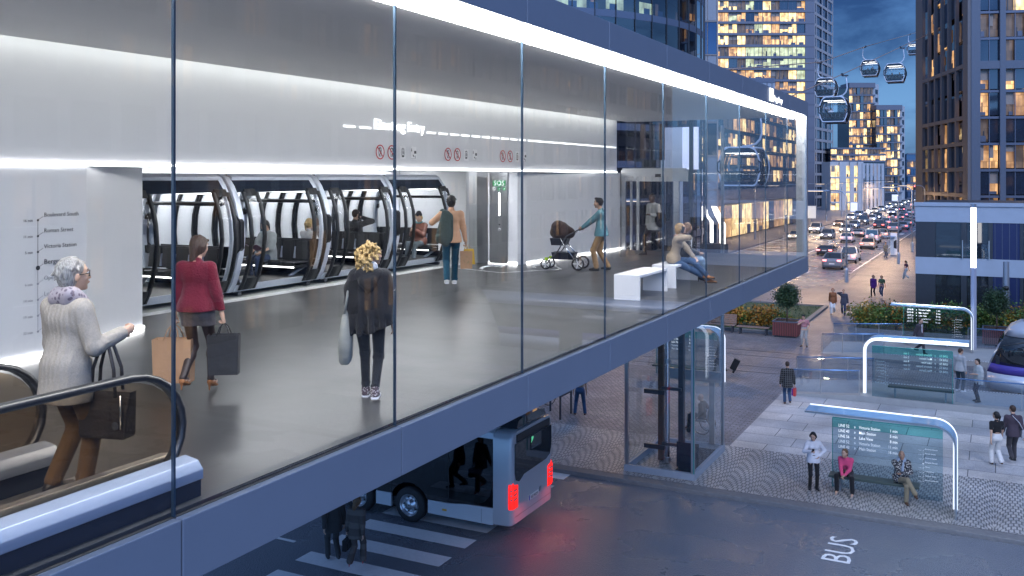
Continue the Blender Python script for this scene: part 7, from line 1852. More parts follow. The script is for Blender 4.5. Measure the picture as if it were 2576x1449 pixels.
def ex_tie(J):
    T = J['T']; S = Sdf(); S.c(T(0, .115, .50), T(0, .125, .16), .045, .05, .02, ((0, 1, 0), .6)); link('white_shirt', S.mesh('white_shirt', .014, wh_), J['t']); m = MB(); m.prism([T(-.012, .15, .50), T(.012, .15, .50), T(.026, .165, .14), T(0, .165, .08), T(-.026, .165, .14)], (0, .008, 0), mat('wine tie', (.12, .01, .03), .5)); m.build('tie', J['t'])
p = gp(2314, 889, .40)
person(p, face_dir(p, -120), 1.80, 'person in grey suit and wine tie walking along the far tram platform', hair=('short', 'brown'), top=('jacket', cloth('slate suit', (.05, .045, .055))), bottom=('trousers', cloth('slate suit trousers', (.035, .033, .04))), shoes=('shoe', M_darksh), **{**walk(1, .28), 'lh': (-.26, -.05, .86)}, vs=.018, face=True, extra=ex_tie)
p = gp(2414, 984, .38)
person(p, face_dir(p, -28), 1.80, 'person in light grey shirt and dark jeans waiting at the tram platform railing', hair=('crop', 'brown'), top=('shirt', cloth('pale shirt', (.38, .40, .42))), bottom=('trousers', cloth('washed denim', (.035, .055, .075))), shoes=('sneaker', M_whites), **stand(.13), head=(-.5, -.15, 0), vs=.015, face=True)
p = gp(2461, 1010, .38)
person(p, face_dir(p, 120), 1.72, 'dark haired person in pale grey poncho waiting beside the tram nose', fem=True, hair=('bob', 'black'), top=('poncho', cloth('pale grey wool', (.40, .42, .42))), bottom=('slim', cloth('navy trousers', (.018, .022, .04))), shoes=('boot', M_bootk), **{**stand(.09), 'lh': (-.10, .2, 1.15), 'rh': (.12, .2, 1.1)}, head=(.2, 0, 0), vs=.015, face=True)
p = gp(2507, 1172, G)
person(p, face_dir(p, 22), 1.74, 'person with dark ponytail, black top and white trousers walking away at the right edge', fem=True, hair=('ponytail', 'black'), top=('tee', M_blk), bottom=('wide', cloth('white linen', (.62, .60, .58))), shoes=('shoe', M_browns), **walk(-1, .16), head=(.5, .1, 0), vs=.013, face=True)
def ex_mess(J):
    t = J['t']; bpy.context.view_layer.update(); w = t.matrix_world @ Vector(J['T'](.24, -.05, .12))
    o = empty('messenger_bag', w, t.rotation_euler.z, 'light grey messenger bag at the hip of the person in plum sweater', 'bag'); M_g2 = cloth('light grey canvas', (.42, .42, .44))
    m = MB(); m.obox((0, 0, -.10), (0, 1, .1), .20, (1, 0, 0), .055, (0, -.1, 1), .14, M_g2); m.build('bag_body', o, bevel=.03); m = MB(); m.tube([(0, -.17, 0), (-.12, -.16, .25), (-.30, -.04, .45), (-.14, .12, .25), (0, .17, 0)], .014, M_g2, n=5); m.build('strap', o)
p = gp(2536, 1168, G); p += Vector((.15, .35, 0))
person(p, face_dir(p, 15), 1.84, 'person in plum sweater with messenger bag walking at the right edge', hair=('crop', 'brown'), top=('sweater', cloth('plum wool', (.06, .045, .06))), bottom=('trousers', cloth('grey trousers', (.05, .045, .05))), shoes=('boot', M_bootk), **walk(1, .18), head=(.4, 0, 0), vs=.014, extra=ex_mess)
def ex_ph(J):
    m = MB(); m.obox(Vector(J['wr'][1]+V(-.04, .09, .05)), (0, .5, .85), .07, (1, 0, 0), .035, (0, -.85, .5), .005, M_black); m.build('phone', J['t']); m = MB(); h = J['hip']; m.tube([h+V(.135*math.cos(a), .125*math.sin(a)-.005, .13) for a in np.linspace(0, 2*PI, 18, endpoint=False)], .012, M_black, n=5, closed=True); m.build('belt', J['t'])
p = gp(2046, 1230, G)
person(p, face_dir(p, -172), 1.72, 'dark haired person in white tunic and tall boots looking at a phone by the shelter', fem=True, hair=('long', 'black'), top=('sweater', cloth('white tunic', (.62, .62, .66))), bottom=('slim', M_blk), shoes=('tall', M_bootk), **{**stand(.10), 'rh': (.10, .30, 1.22), 're': (1, -.2, -1), 'lh': (-.16, .08, 1.02), 'le': (-1, -.5, 0)}, head=(-.3, -.35, 0), vs=.012, face=True, grip=(False, True), extra=ex_ph)
Y_ = 29.42; X_ = onY(2132, 447, Y_).x
person((X_, Y_, G), PI-.12, 1.72, 'fair haired person in pink top leaning forward on the bus shelter bench', fem=True, hair=('ponytail', 'ltbrown'), top=('vneck', cloth('pink jersey', (.60, .07, .17))), bottom=('trousers', M_blk), shoes=('heel', mat('pale sandals', (.4, .3, .25), .5)),
       hip=(0, 0, .57), lf=(-.26, .46, .12), rf=(.20, .42, .12), lk=(-.3, 1, .6), rk=(.3, 1, .6), lh=(-.03, .46, .60), rh=(.03, .47, .58), lean=.42, head=(-.25, .15, 0), vs=.012, face=True)
X_ = onY(2266, 447, Y_).x
def ex_bald(J):
    S = Sdf(); S.c(J['T'](-.05, .0, .56), J['T'](.05, .0, .56), .085, .085, .03); S.c(J['T'](0, .12, .5), J['T'](0, .14, .25), .05, .04, .03); link('shirt', S.mesh('shirt', .013, cloth('pale blue shirt', (.35, .42, .52))), J['t'])
person((X_, Y_, G), PI+.35, 1.78, 'bald person in patterned cardigan with legs crossed on the bus shelter bench', skin='tan', hair=('bald', 'black'), top=('jacket', print_('nordic knit', (.55, .53, .48), (.05, .05, .06), 24)), bottom=('trousers', cloth('khaki cotton', (.24, .20, .13))), shoes=('shoe', M_browns),
       hip=(0, 0, .57), lf=(-.03, .42, .08), rf=(-.22, .62, .34), lk=(0, .5, 1), rk=(0, .3, 1), rh=(.03, .16, 1.13), re=(.8, .5, -1), lh=(.05, .26, .80), le=(-1, .2, -.4), lean=.08, head=(-.15, -.05, 0), vs=.012, face=True, extra=ex_bald)
# ---------------------------------------------------------------- buildings
def litmat(name, base, strength, streak=1.0):
    """a lit room seen through the pane: shelves, blinds and people break up the light"""
    def f(nt, tc, p):
        n = node(nt, 'ShaderNodeTexBrick'); n.inputs['Scale'].default_value = .9; n.inputs['Brick Width'].default_value = .55; n.inputs['Row Height'].default_value = 1.3
        n.inputs['Mortar Size'].default_value = .02; n.inputs['Color1'].default_value = (1, 1, 1, 1); n.inputs['Color2'].default_value = (.35, .33, .30, 1); n.inputs['Mortar'].default_value = (.25, .2, .15, 1)
        sp = nt.nodes.new('ShaderNodeSeparateXYZ'); nt.links.new(tc.outputs['Object'], sp.inputs[0]); ad = node(nt, 'ShaderNodeMath', operation='ADD'); nt.links.new(sp.outputs[0], ad.inputs[0]); nt.links.new(sp.outputs[1], ad.inputs[1]); mp = nt.nodes.new('ShaderNodeCombineXYZ'); nt.links.new(ad.outputs[0], mp.inputs[0]); nt.links.new(sp.outputs[2], mp.inputs[1])
        nt.links.new(mp.outputs[0], n.inputs['Vector'])
        n2 = node(nt, 'ShaderNodeTexNoise', Scale=.7, Detail=4.); nt.links.new(tc.outputs['Object'], n2.inputs['Vector'])
        r2 = ramp(nt, n2.outputs[0], [(.35, (.45, .40, .34)), (.62, (1, 1, 1))])
        mx = node(nt, 'ShaderNodeMix', data_type='RGBA', blend_type='MULTIPLY'); mx.inputs[0].default_value = streak
        nt.links.new(r2, mx.inputs[6]); nt.links.new(n.outputs[0], mx.inputs[7])
        m2 = node(nt, 'ShaderNodeMix', data_type='RGBA', blend_type='MULTIPLY'); m2.inputs[0].default_value = 1; m2.inputs[7].default_value = (*base, 1)
        nt.links.new(mx.outputs[2], m2.inputs[6])
        nt.links.new(m2.outputs[2], p.inputs['Emission Color']); p.inputs['Emission Strength'].default_value = strength
        p.inputs['Base Color'].default_value = (.1, .08, .06, 1)
    return tex_mat(name, f, .3)
L_w1 = litmat('lit room warm', (1, .58, .24), 1.45)
L_w2 = litmat('lit room bright', (1, .72, .33), 2.1, .6)
L_w3 = litmat('lit room dim', (.50, .33, .24), .20)
L_w4 = litmat('lit room amber', (1, .55, .24), .8)
L_o1 = litmat('lit room across the street', (1, .62, .32), 1.0)
L_g = litmat('lit room greenish', (.80, .95, .62), .9, .4)
M_blind = mat('window blind', (.30, .25, .22), .7, var=.2)
class Facade:
    """windows on a vertical plane: origin o, unit direction u along it, outward normal n"""
    def __init__(s, root, o, u, n):
        s.root = root; s.o = Vector(o); s.u = Vector(u).normalized(); s.n = Vector(n).normalized(); s.off = root.location
    def P(s, a, z, d=0): return s.o+s.u*a+s.n*d+Vector((0, 0, z))
    def box(s, m, a0, z0, a1, z1, d0, d1, mt):
        m.obox(s.P((a0+a1)/2, (z0+z1)/2, (d0+d1)/2)-s.off, s.u, abs(a1-a0)/2, (0, 0, 1), abs(z1-z0)/2, s.n, abs(d1-d0)/2, mt)
WCOUNT = {}
def windows(fc, cells, choose, rest, frame=M_frame, depth=.22, rnd=None, maxn=100, mull=2, flush=False):
    """cells: (a0,z0,a1,z1).  The first maxn are parts, the others collect in `rest`"""
    rnd = rnd or random
    key = fc.root.name
    for (a0, z0, a1, z1) in cells:
        mt = choose(a0, z0)
        k = WCOUNT.get(key, 0)
        big = k < maxn
        m = MB() if big else rest
        if mt in (M_bglass, M_bglass2):
            fc.box(m, a0, z0, a1, z1, -.12, -.02, mt)
        else:
            # a room: lit back wall, darker furniture along the sill and a blind in some
            if flush:
                fc.box(m, a0, z0, a1, z1, -.06, -.02, mt); w_ = a1-a0; h_ = z1-z0
                if rnd.random() < .5: fc.box(m, a0+w_*rnd.uniform(0, .4), z0, a0+w_*rnd.uniform(.5, 1), z0+h_*rnd.uniform(.15, .4), -.019, -.012, M_frame)
                if rnd.random() < .35: fc.box(m, a0, z1-h_*rnd.uniform(.2, .7), a0+w_*rnd.choice((.45, .5, 1)), z1, -.011, -.006, M_blind)
                if big: m.build('window', fc.root); WCOUNT[key] = k+1
                continue
            fc.box(m, a0, z0, a1, z1, -.5, -.45, mt)
            w_ = a1-a0; h_ = z1-z0
            if rnd.random() < .5: fc.box(m, a0+w_*rnd.uniform(0, .5), z0, a0+w_*rnd.uniform(.5, 1), z0+h_*rnd.uniform(.12, .35), -.40, -.3, M_frame)
            if rnd.random() < .35: fc.box(m, a0, z1-h_*rnd.uniform(.2, .7), a0+w_*rnd.choice((.45, .5, 1)), z1, -.28, -.26, M_blind)
            if rnd.random() < .4:
                x = a0+w_*rnd.random(); fc.box(m, x, z0, min(x+w_*.12, a1), z0+h_*rnd.uniform(.35, .6), -.42, -.38, M_dsteel)
        for j in range(1, mull):
            a = a0+(a1-a0)*j/mull; fc.box(m, a-.03, z0, a+.03, z1, -.2, .0, frame)
        if big:
            m.build('window', fc.root); WCOUNT[key] = k+1
def chooser(p, rnd, dark=(M_bglass,)):
    """p: probabilities list of (material, weight)"""
    ms = [a for a, _ in p]; ws = [b_ for _, b_ in p]
    return lambda a, z: rnd.choices(ms, ws)[0]
def solid(root, name, outline, z0, z1, mt):
    m = MB(); m.prism([Vector((x, y, z0))-root.location for x, y in outline], (0, 0, z1-z0), mt); return m.build(name, root)
camR = Vector((RX[0], RX[1], 0)); camF = Vector((FWD[0], FWD[1], 0))
def lat(u): return (u-CX)/FPX
def dirto(u):
    d = ray(u); return Vector((d[0], d[1], 0)).normalized()
# --- left office tower -----------------------------------------------------
W = 290.0
A = at(2046, HOR, W); A.z = 0
B = A-camR*34
tw = empty('office_tower', (A.x, A.y, 0), 0, 'tall office tower with yellow lit floors behind the curved glass block', 'tower')
sd = dirto(2700)
C = A+sd*26
rnd = random.Random(3)
_q = camF*.9
solid(tw, 'core', [(B.x+_q.x, B.y+_q.y), (A.x+_q.x-.6, A.y+_q.y-.2), (C.x-.6, C.y-.3), (C.x-30, C.y+6)], 0, 75, M_bglass)
fc = Facade(tw, B, camR, -camF); rest = MB()
cells = []
fh = 3.55
ch = chooser([(L_w1, .27), (L_w2, .30), (L_w3, .17), (L_w4, .07), (L_g, .04), (M_bglass, .15)], rnd)
def ch2(a, z):
    f = int(z/fh)
    if f in (12, 13) and a > 13: return L_g
    if a < 8 and f >= 14 and rnd.random() < .75: return L_w2
    return ch(a, z)
for f in range(19, 4, -1):
    for k in range(12): cells.append((.2+k*2.62, f*fh+.75, 2.7+k*2.62, f*fh+3.35))
windows(fc, cells, ch2, rest, rnd=rnd)
sl_ = MB()
for f in range(4, 21): fc.box(sl_, 0, f*fh-.1, 34.2, f*fh+.62, -.05, .55, M_slabb)
sl_.build('floor_slab', tw)
sl_ = MB()
for k in range(14): fc.box(sl_, k*2.62, 14, k*2.62+.12, 75, 0, .18, M_frame)
sl_.build('facade_mullion', tw)
sl_ = MB(); fc.box(sl_, 31.4, 0, 34.2, 75, -.03, .42, M_slabb); sl_.build('corner_strip', tw)
fs = Facade(tw, A, sd, Vector((sd.y, -sd.x, 0)))
cells = []
for f in range(19, -1, -1):
    for k in range(3): cells.append((3+k*7.6, f*fh+.4, 3+k*7.6+6.6, f*fh+2.9))
windows(fs, cells, lambda a, z: M_bglass2, rest, mull=5, maxn=100, frame=M_pale)
sl_ = MB()
for f in range(0, 21): fs.box(sl_, 0, f*fh-.55, 26, f*fh+.3, 0, .3, M_brown)
for a in (0, 2.2, 10, 17.7, 25.2): fs.box(sl_, a, 0, a+.9, 75, .31, .4, M_brown)
sl_.build('stone_grid', tw)
o = rest.build('window', tw, kind='stuff')
# --- curved glass block behind the station ---------------------------------
cc = at(1252, HOR, 108); cc.z = 0; Rr = 23.2
cb = empty('curved_office', (cc.x, cc.y, 0), 0, 'dark blue curved glass office block rising behind the station roof', 'office building')
rnd = random.Random(5); rest = MB()
nseg = 64; fh2 = 3.5
da = 2*PI/nseg; n_named = 0
m = MB(); m.cyl((0, 0, 0), Rr-3.0, 44, M_dsteel, n=nseg); m.build('core', cb)
M_cglass2 = glass('curved facade glass', (.50, .58, .66), 2.2)
mm_ = MB(); sl_ = MB()
to_cam = math.atan2(-cc.y, -cc.x)
for f in range(12, -1, -1):
    for k in range(nseg):
        a0 = k*da; a1 = a0+da
        am = (a0+a1)/2
        if math.cos(am-to_cam) < -.05: continue
        z0 = f*fh2+.5; z1 = (f+1)*fh2-.15
        def Q(a, r, z): return (r*math.cos(a), r*math.sin(a), z)
        x = rnd.random()
        mt = L_w4 if x < .10 else L_w3 if x < .30 else L_g if (f in (7, 8) and x < .62) else M_bglass
        big = n_named < 96 and 3 <= f <= 9 and math.cos(am-to_cam-.9) > .6
        m = MB() if big else rest
        m.quad(Q(a0, Rr, z0), Q(a1, Rr, z0), Q(a1, Rr, z1), Q(a0, Rr, z1), M_cglass2)
        if mt is not M_bglass:
            w0 = a0+da*rnd.uniform(.1, .6); w1 = min(w0+da*rnd.uniform(.15, .5), a1)
            if mt is L_g: w0, w1 = a0, a1
            hz = z0+(z1-z0)*rnd.uniform(0, .3)
            m.quad(Q(w0, Rr-1.6, hz), Q(w1, Rr-1.6, hz), Q(w1, Rr-1.6, hz+(z1-z0)*(.45 if mt is not L_g else .5)), Q(w0, Rr-1.6, hz+(z1-z0)*(.45 if mt is not L_g else .5)), mt)
            m.quad(Q(a0, Rr-1.0, z0), Q(a0+da*.4, Rr-1.0, z0), Q(a0+da*.4, Rr-1.0, z0+.8), Q(a0, Rr-1.0, z0+.8), M_frame)
        if big: m.build('window', cb); n_named += 1
    ring = [(Rr+.05)*1]
    for k in range(nseg):
        a0 = k*da; a1 = a0+da
        sl_.add([( r*math.cos(a), r*math.sin(a), z) for a in (a0, a1) for r in (Rr-2.9, Rr+.03) for z in (f*fh2-.15, f*fh2+.5)], [(0, 1, 5, 4), (2, 3, 7, 6), (0, 2, 6, 4), (1, 3, 7, 5)], M_frame)
        mm_.bar(( (Rr+.05)*math.cos(a0), (Rr+.05)*math.sin(a0), f*fh2), ((Rr+.05)*math.cos(a0), (Rr+.05)*math.sin(a0), (f+1)*fh2), .07, .1, M_dsteel, up=(math.cos(a0), math.sin(a0), 0))
sl_.build('floor_slab', cb); mm_.build('facade_mullion', cb)
rest.build('window', cb, kind='stuff')
# stair wing beside it
P0 = at(1752, HOR, 112); P1 = at(1806, HOR, 112)
wg = empty('stair_wing', (P0.x, P0.y, 0), 0, 'narrow pale panelled wing between curved glass block and lit tower', 'office building')
fw = Facade(wg, (P0.x, P0.y, 0), camR, -camF)
m = MB(); fw.box(m, -2.5, 0, 2.55, 40, -6, -.05, M_brown); m.build('wall', wg)
for z in range(0, 36, 4):
    for a0, a1 in ((.12, 1.25), (1.35, 2.45)):
        m = MB(); fw.box(m, a0, z+.1, a1, z+3.85, -.04, .04, M_grey if (z//4) % 3 else M_bglass2); m.build('panel', wg)
m = MB(); fw.box(m, 2.4, 0, 2.56, 40, -.04, .12, M_brown)
for z in range(0, 40, 4): fw.box(m, 0, z-.06, 2.5, z+.06, .045, .1, M_brown)
m.build('trim', wg)
# --- long street front seen through the station end glass -------------------
XF = -36.0
lf = empty('street_block', (XF, 120, 0), 0, 'long dark glazed block with warm lit offices along the far pavement', 'office building')
rnd = random.Random(11); rest = MB()
YA, YB = 74.0, 205.0
solid(lf, 'core', [(XF-.6, YA), (XF-.6, YB), (XF-30, YB), (XF-30, YA)], 0, 24.4, M_bglass)
ff = Facade(lf, (XF, YA, 0), (0, 1, 0), (1, 0, 0))
ch = chooser([(L_w1, .28), (L_w2, .26), (L_w3, .14), (L_w4, .12), (M_bglass, .20)], rnd)
cells = []
fh3 = 2.72
order = sorted(range(3, 9), key=lambda f: f)
for f in order:
    for k in range(44):
        cells.append((k*2.95+.1, f*fh3+.55, k*2.95+2.85, f*fh3+2.6))
cells.sort(key=lambda c: -c[0])
windows(ff, cells, ch, rest, rnd=rnd, mull=3, flush=True)
cells = [(k*4.4+.2, .4, k*4.4+4.2, 5.2) for k in range(29)]
shop = chooser([(L_w2, .62), (L_w1, .25), (M_bglass, .08), (L_w4, .05)], rnd)
windows(ff, cells, shop, rest, rnd=rnd, mull=4, flush=True)
m = MB()
for f in range(2, 10): ff.box(m, 0, f*fh3-.12, YB-YA, f*fh3+.45, -.5, .03, M_dsteel)
ff.box(m, 0, 5.5, YB-YA, 7.6, -.5, .05, M_frame); m.build('floor_slab', lf)
m = MB()
M_frame2 = mat('dark bronze frame', (.035, .038, .048), .5, .2, var=.1)
for k in range(45): ff.box(m, k*2.95-.05, 7.6, k*2.95+.08, 24.4, -.1, .04, M_frame)
m.build('facade_mullion', lf)
rest.build('window', lf, kind='stuff')
# rounded end pavilion with a lit top floor
pc = Vector((XF-10, YB+2, 0))
rb = empty('rounded_pavilion', pc, 0, 'rounded end block with slatted facade beside the street block', 'office building')
rest = MB(); n_named = 0; rr = 10.0; ns = 30
m = MB(); m.cyl((0, 0, 0), rr-.6, 24.5, M_dsteel, n=ns*2); m.build('core', rb)
m2 = MB()
for f in range(8, -1, -1):
    for k in range(ns*2):
        a0 = k*PI/ns; a1 = a0+PI/ns
        if math.cos((a0+a1)/2-to_cam) < -.2: continue
        mt = rnd.choices((L_w1, L_w2, L_w4, M_bglass), (.16, .12, .12, .6))[0]
        if f == 8: mt = L_w2
        big = n_named < 90; m = MB() if big else rest
        m.quad(*[((rr-.3)*math.cos(a), (rr-.3)*math.sin(a), z) for a, z in ((a0, f*2.72+.3), (a1, f*2.72+.3), (a1, f*2.72+2.5), (a0, f*2.72+2.5))], mt)
        if big: m.build('window', rb); n_named += 1
        if f < 9: m2.bar((rr*math.cos(a0), rr*math.sin(a0), f*2.72), (rr*math.cos(a0), rr*math.sin(a0), (f+1)*2.72), .12, .3, M_dsteel, up=(math.cos(a0), math.sin(a0), 0))
m2.build('facade_fin', rb); rest.build('window', rb, kind='stuff')
m = MB()
for f in range(0, 10): m.lathe((0, 0, f*2.72-.2), [(rr-.5, 0), (rr+.1, 0), (rr+.1, .42), (rr-.5, .42)], M_frame, n=60, smooth=False)
m.build('floor_slab', rb)
# ribbed roof block behind the fascia
q0 = at(1835, HOR, 255); rbk = empty('ribbed_block', (q0.x, q0.y, 0), 0, 'dark blue ribbed metal block peeking over the station fascia', 'office building')
fr_ = Facade(rbk, (q0.x, q0.y, 0), camR, -camF)
m = MB(); fr_.box(m, -3.4, 0, 12.3, 36.2, -8, 0, M_grey); m.build('wall', rbk)
m = MB()
for k in range(12): fr_.box(m, -3.2+k*1.33, 18, -3.05+k*1.33, 35.1, .001, .12, M_frame)
fr_.box(m, -3.4, 35.11, 12.3, 36.4, .001, .15, M_frame); m.build('rib', rbk)
# --- pale low block and glass storeys by the traffic -----------------------
W = 268.0
a_ = at(2090, HOR, W); a_.z = 0
pb = empty('pale_block', a_, 0, 'pale low block with tall narrow windows beside the traffic', 'apartment building')
rest = MB(); rnd = random.Random(8)
fp = Facade(pb, a_, camR, -camF)
def pxm(u): return (u-2090)/FPX*W
def zz(v): return CAMZ+(HOR-v)/FPX*W
top = zz(407)
m = MB(); fp.box(m, 0, 0, pxm(2172), top, -8, -.6, M_pale); m.build('wall', pb)
cells = []
for i, (v0, v1) in enumerate(((417, 445), (449, 482), (485, 508), (511, 528))):
    cells.append((.2, zz(v1), pxm(2112), zz(v0)))
    cells.append((pxm(2129), zz(v1), pxm(2138), zz(v0))); cells.append((pxm(2149), zz(v1), pxm(2158), zz(v0)))
windows(fp, cells, chooser([(L_w2, .5), (L_w1, .4), (M_bglass, .1)], rnd), rest, rnd=rnd, mull=2)
m = MB()
for (a0, a1) in ((pxm(2112.3), pxm(2128.7)), (pxm(2138.3), pxm(2148.7)), (pxm(2158.3), pxm(2172))): fp.box(m, a0, 0, a1, top, -.6, 0, M_pale)
for v in (447, 483.5, 509.5): fp.box(m, 0, zz(v)-.25, pxm(2172), zz(v)+.25, -.62, .01, M_pale)
m.build('pier', pb)
e_ = a_+camR*pxm(2172); d2 = dirto(2620)
fp2 = Facade(pb, e_, (camR*.75+camF*.66).normalized(), (-camF*.75+camR*.66).normalized())
m = MB(); fp2.box(m, 0, 0, 13, top-.4, -4, -.5, M_pale); m.build('side_wall', pb)
cells = [(1.0+k*2.2, 1+f*3.2, 1.5+k*2.2, 3.4+f*3.2) for f in range(4) for k in range(5)]
windows(fp2, cells, chooser([(L_w1, .5), (M_bglass, .5)], rnd), rest, rnd=rnd, mull=1)
m = MB()
for k in range(6): fp2.box(m, k*2.2-.4, 0, k*2.2+.95 if k else .95, top-.4, -.5, 0, M_pale)
m.build('pier', pb)
if rest.v: rest.build('window', pb, kind='stuff')
# glass storey block above/behind it
gb = empty('glass_block', at(2090, HOR, 300), 0, 'low glazed block with yellow lit storeys behind the pale block', 'office building')
gb.location.z = 0; bpy.context.view_layer.update()
fg = Facade(gb, gb.location.copy(), camR, -camF); rest = MB()
def zz3(v): return CAMZ+(HOR-v)/FPX*300
m = MB(); fg.box(m, 0, 0, 17.5, zz3(373), -10, -.6, M_bglass); m.build('core', gb)
cells = [(.2+k*1.95, zz3(v1), .2+k*1.95+1.8, zz3(v0)) for (v0, v1) in ((376, 388), (391, 404)) for k in range(9)]
windows(fg, cells, chooser([(L_w1, .35), (L_w2, .25), (L_w3, .4)], rnd), rest, rnd=rnd, mull=2)
m = MB()
for v in (373, 389.5, 405): fg.box(m, 0, zz3(v)-.3, 17.5, zz3(v)+.25, -.6, .3, M_slabb)
m.build('floor_slab', gb)
# --- twin towers in the distance ------------------------------------------
def far_tower(u0, u1, vt, us, W, seed, label, cols):
    p = at(u0, HOR, W); p.z = 0
    t = empty('apartment_tower', p, 0, label, 'tower', 'twin towers in the distance'); rnd = random.Random(seed); rest = MB()
    wd = (u1-u0)/FPX*W; top = CAMZ+(HOR-vt)/FPX*W
    f_ = Facade(t, p, camR, -camF)
    m = MB(); f_.box(m, 0, 0, wd, top, -14, -.6, M_bglass); m.build('core', t)
    fh = 3.3; n = int((top-1.5)/fh); cells = []
    for f in range(n, 0, -1):
        z0 = top-1.2-(n-f+1)*fh
        if z0 < 0: break
        for k in range(cols): cells.append((wd*k/cols+.12, z0+.5, wd*(k+1)/cols-.12, z0+3.1))
    windows(f_, cells, chooser([(L_w1, .2), (L_w2, .22), (L_w3, .34), (M_bglass, .16), (L_w4, .08)], rnd), rest, rnd=rnd, mull=1)
    m = MB()
    for f in range(n+1): f_.box(m, -.2, top-1.2-f*fh-.18, wd+.2, top-1.2-f*fh+.32, -.6, .5, M_slabb)
    f_.box(m, -.2, top-1.0, wd+.2, top+.6, -10, .3, M_slabb); m.build('floor_slab', t)
    e = p+camR*wd; sdir = (camR*.6+camF*.8).normalized()
    f2 = Facade(t, e, sdir, (camR*.8-camF*.6).normalized()); L2 = (us-u1)/FPX*W/.6
    m = MB(); f2.box(m, .01, 0, L2, top+.4, -6, -.3, M_pale)
    m.build('side_wall', t)
    cells = [(L2*.15+k*L2*.4, top-1.2-(f+1)*fh+.9, L2*.15+k*L2*.4+L2*.28, top-1.2-(f+1)*fh+2.6) for f in range(n) for k in range(2)]
    windows(f2, cells, lambda a, z: M_bglass, rest, rnd=rnd, mull=2, maxn=100, depth=.1)
    m = MB(); f2.box(m, .01, 0, L2*.14, top+.4, -.3, 0, M_pale); f2.box(m, L2*.86, 0, L2, top+.4, -.3, 0, M_pale); m.build('side_pier', t)
    if rest.v: rest.build('window', t, kind='stuff')
far_tower(2137, 2200, 212, 2222, 380, 2, 'taller of the twin distant towers with scattered lit flats', 7)
far_tower(2205, 2268, 268, 2286, 375, 4, 'shorter right hand one of the twin distant towers', 7)
# footbridge building closing the street
fb = empty('street_end_building', at(2282, HOR, 420), 0, 'distant low glass building closing the street beside the right tower', 'office building'); fb.location.z = 0
bpy.context.view_layer.update()
f_ = Facade(fb, fb.location.copy(), camR, -camF); rest = MB(); rnd = random.Random(2)
m = MB(); f_.box(m, 0, 0, 9, 20, -8, -.6, M_bglass2); m.build('core', fb)
windows(f_, [(.2+k*1.4, z, 1.5+k*1.4, z+2.4) for z in (.6, 4, 7.4, 10.8, 14.2) for k in range(6)], chooser([(L_w3, .4), (L_w1, .2), (M_bglass2, .4)], rnd), rest, rnd=rnd, mull=1)
m = MB()
for z in (0, 3.3, 6.7, 10.1, 13.5, 16.9, 19.8): f_.box(m, 0, z, 9, z+.5, -.6, .3, M_slabb)
m.build('floor_slab', fb)
# --- big tower on the right ------------------------------------------------
W = 124.0
A = at(2440, HOR, W); A.z = 0
M_tst = mat('tower slate', (.085, .105, .145), .5, var=.1); M_tbr = mat('tower bronze stone', (.125, .115, .12), .6, var=.15, scale=3)
rt = empty('stone_tower', A, 0, 'large dark tower on the right with stone grid and amber lit windows', 'tower')
rnd = random.Random(21); rest = MB()
ld = dirto(1700)                     # left face runs away
ld = Vector(ld); rd = Vector((-ld.y, ld.x, 0))
if rd.dot(camR) < 0: rd = -rd
# length of the left face so that it ends at u=2312
def proj_u(p):
    w_ = p.x*FWD[0]+p.y*FWD[1]; return CX+FPX*(p.x*RX[0]+p.y*RX[1])/w_
L = 5.0
while proj_u(A+ld*L) > 2312 and L < 80: L += .25
nl = Vector((-ld.y, ld.x, 0)); nl = nl if nl.dot(camR) < 0 else -nl
top = 46
Bp = A+ld*L
_a = A+rd*.8+ld*.8; _b = A+rd*30+ld*.8; _c = A+rd*30+ld*L; _d = A+rd*.8+ld*L
solid(rt, 'core', [(q.x, q.y) for q in (_a, _b, _c, _d)], 0, top, M_bglass)
fr2 = Facade(rt, A, rd, -ld)
fh = 3.45; cells = []
colsR = [(1.15, 3.55), (4.25, 8.0), (8.65, 12.4), (13.05, 16.8)]
def zr(v): return CAMZ+(HOR-v)/FPX*W
ch = chooser([(L_w1, .13), (L_w2, .05), (L_w3, .32), (L_w4, .15), (M_bglass, .35)], rnd)
for f in range(0, 13):
    for a0, a1 in colsR:
        n = 2 if a1-a0 < 3 else 3
        for k in range(n):
            cells.append((a0+(a1-a0)*k/n+.02, f*fh+.35, a0+(a1-a0)*(k+1)/n-.02, f*fh+3.3))
windows(fr2, cells, ch, rest, rnd=rnd, mull=1, maxn=100)
m = MB()
zf = zr(183); ks = round(zf/fh)
for a0, a1 in ((-.05, 1.15), (3.55, 4.25), (8.0, 8.65), (12.4, 13.05), (16.8, 17.5)): fr2.box(m, a0, 0, a1, top, -.05, .5, M_tst)
fr2.box(m, 0, ks*fh-.5, 18, ks*fh+.55, -.04, .45, M_tst); m.build('stone_grid', rt)
m = MB()
for f in range(14): fr2.box(m, 0, f*fh-.12, 18, f*fh+.2, -.1, .2, M_frame)
for a0, a1 in colsR:
    n = 2 if a1-a0 < 3 else 3
    for k in range(1, n): fr2.box(m, a0+(a1-a0)*k/n-.05, 0, a0+(a1-a0)*k/n+.05, top, -.1, .1, M_frame)
m.build('window_bar', rt)
fl2 = Facade(rt, A, ld, nl)
cells = []
nc = 6; cw = (L*.80)/nc
for f in range(0, 13):
    for k in range(nc): cells.append((L*.06+k*cw+.45, f*fh+.5, L*.06+(k+1)*cw-.15, f*fh+3.2))
ch = chooser([(L_w1, .14), (L_w4, .22), (L_w3, .2), (M_bglass, .3), (M_bglass2, .14)], rnd)
windows(fl2, cells, ch, rest, rnd=rnd, mull=2, maxn=100)
m = MB(); fl2.box(m, L*.86, 0, L+.3, top, -.05, .4, M_tbr); fl2.box(m, -.5, 0, L*.06+.1, top, -.05, .42, M_tbr)
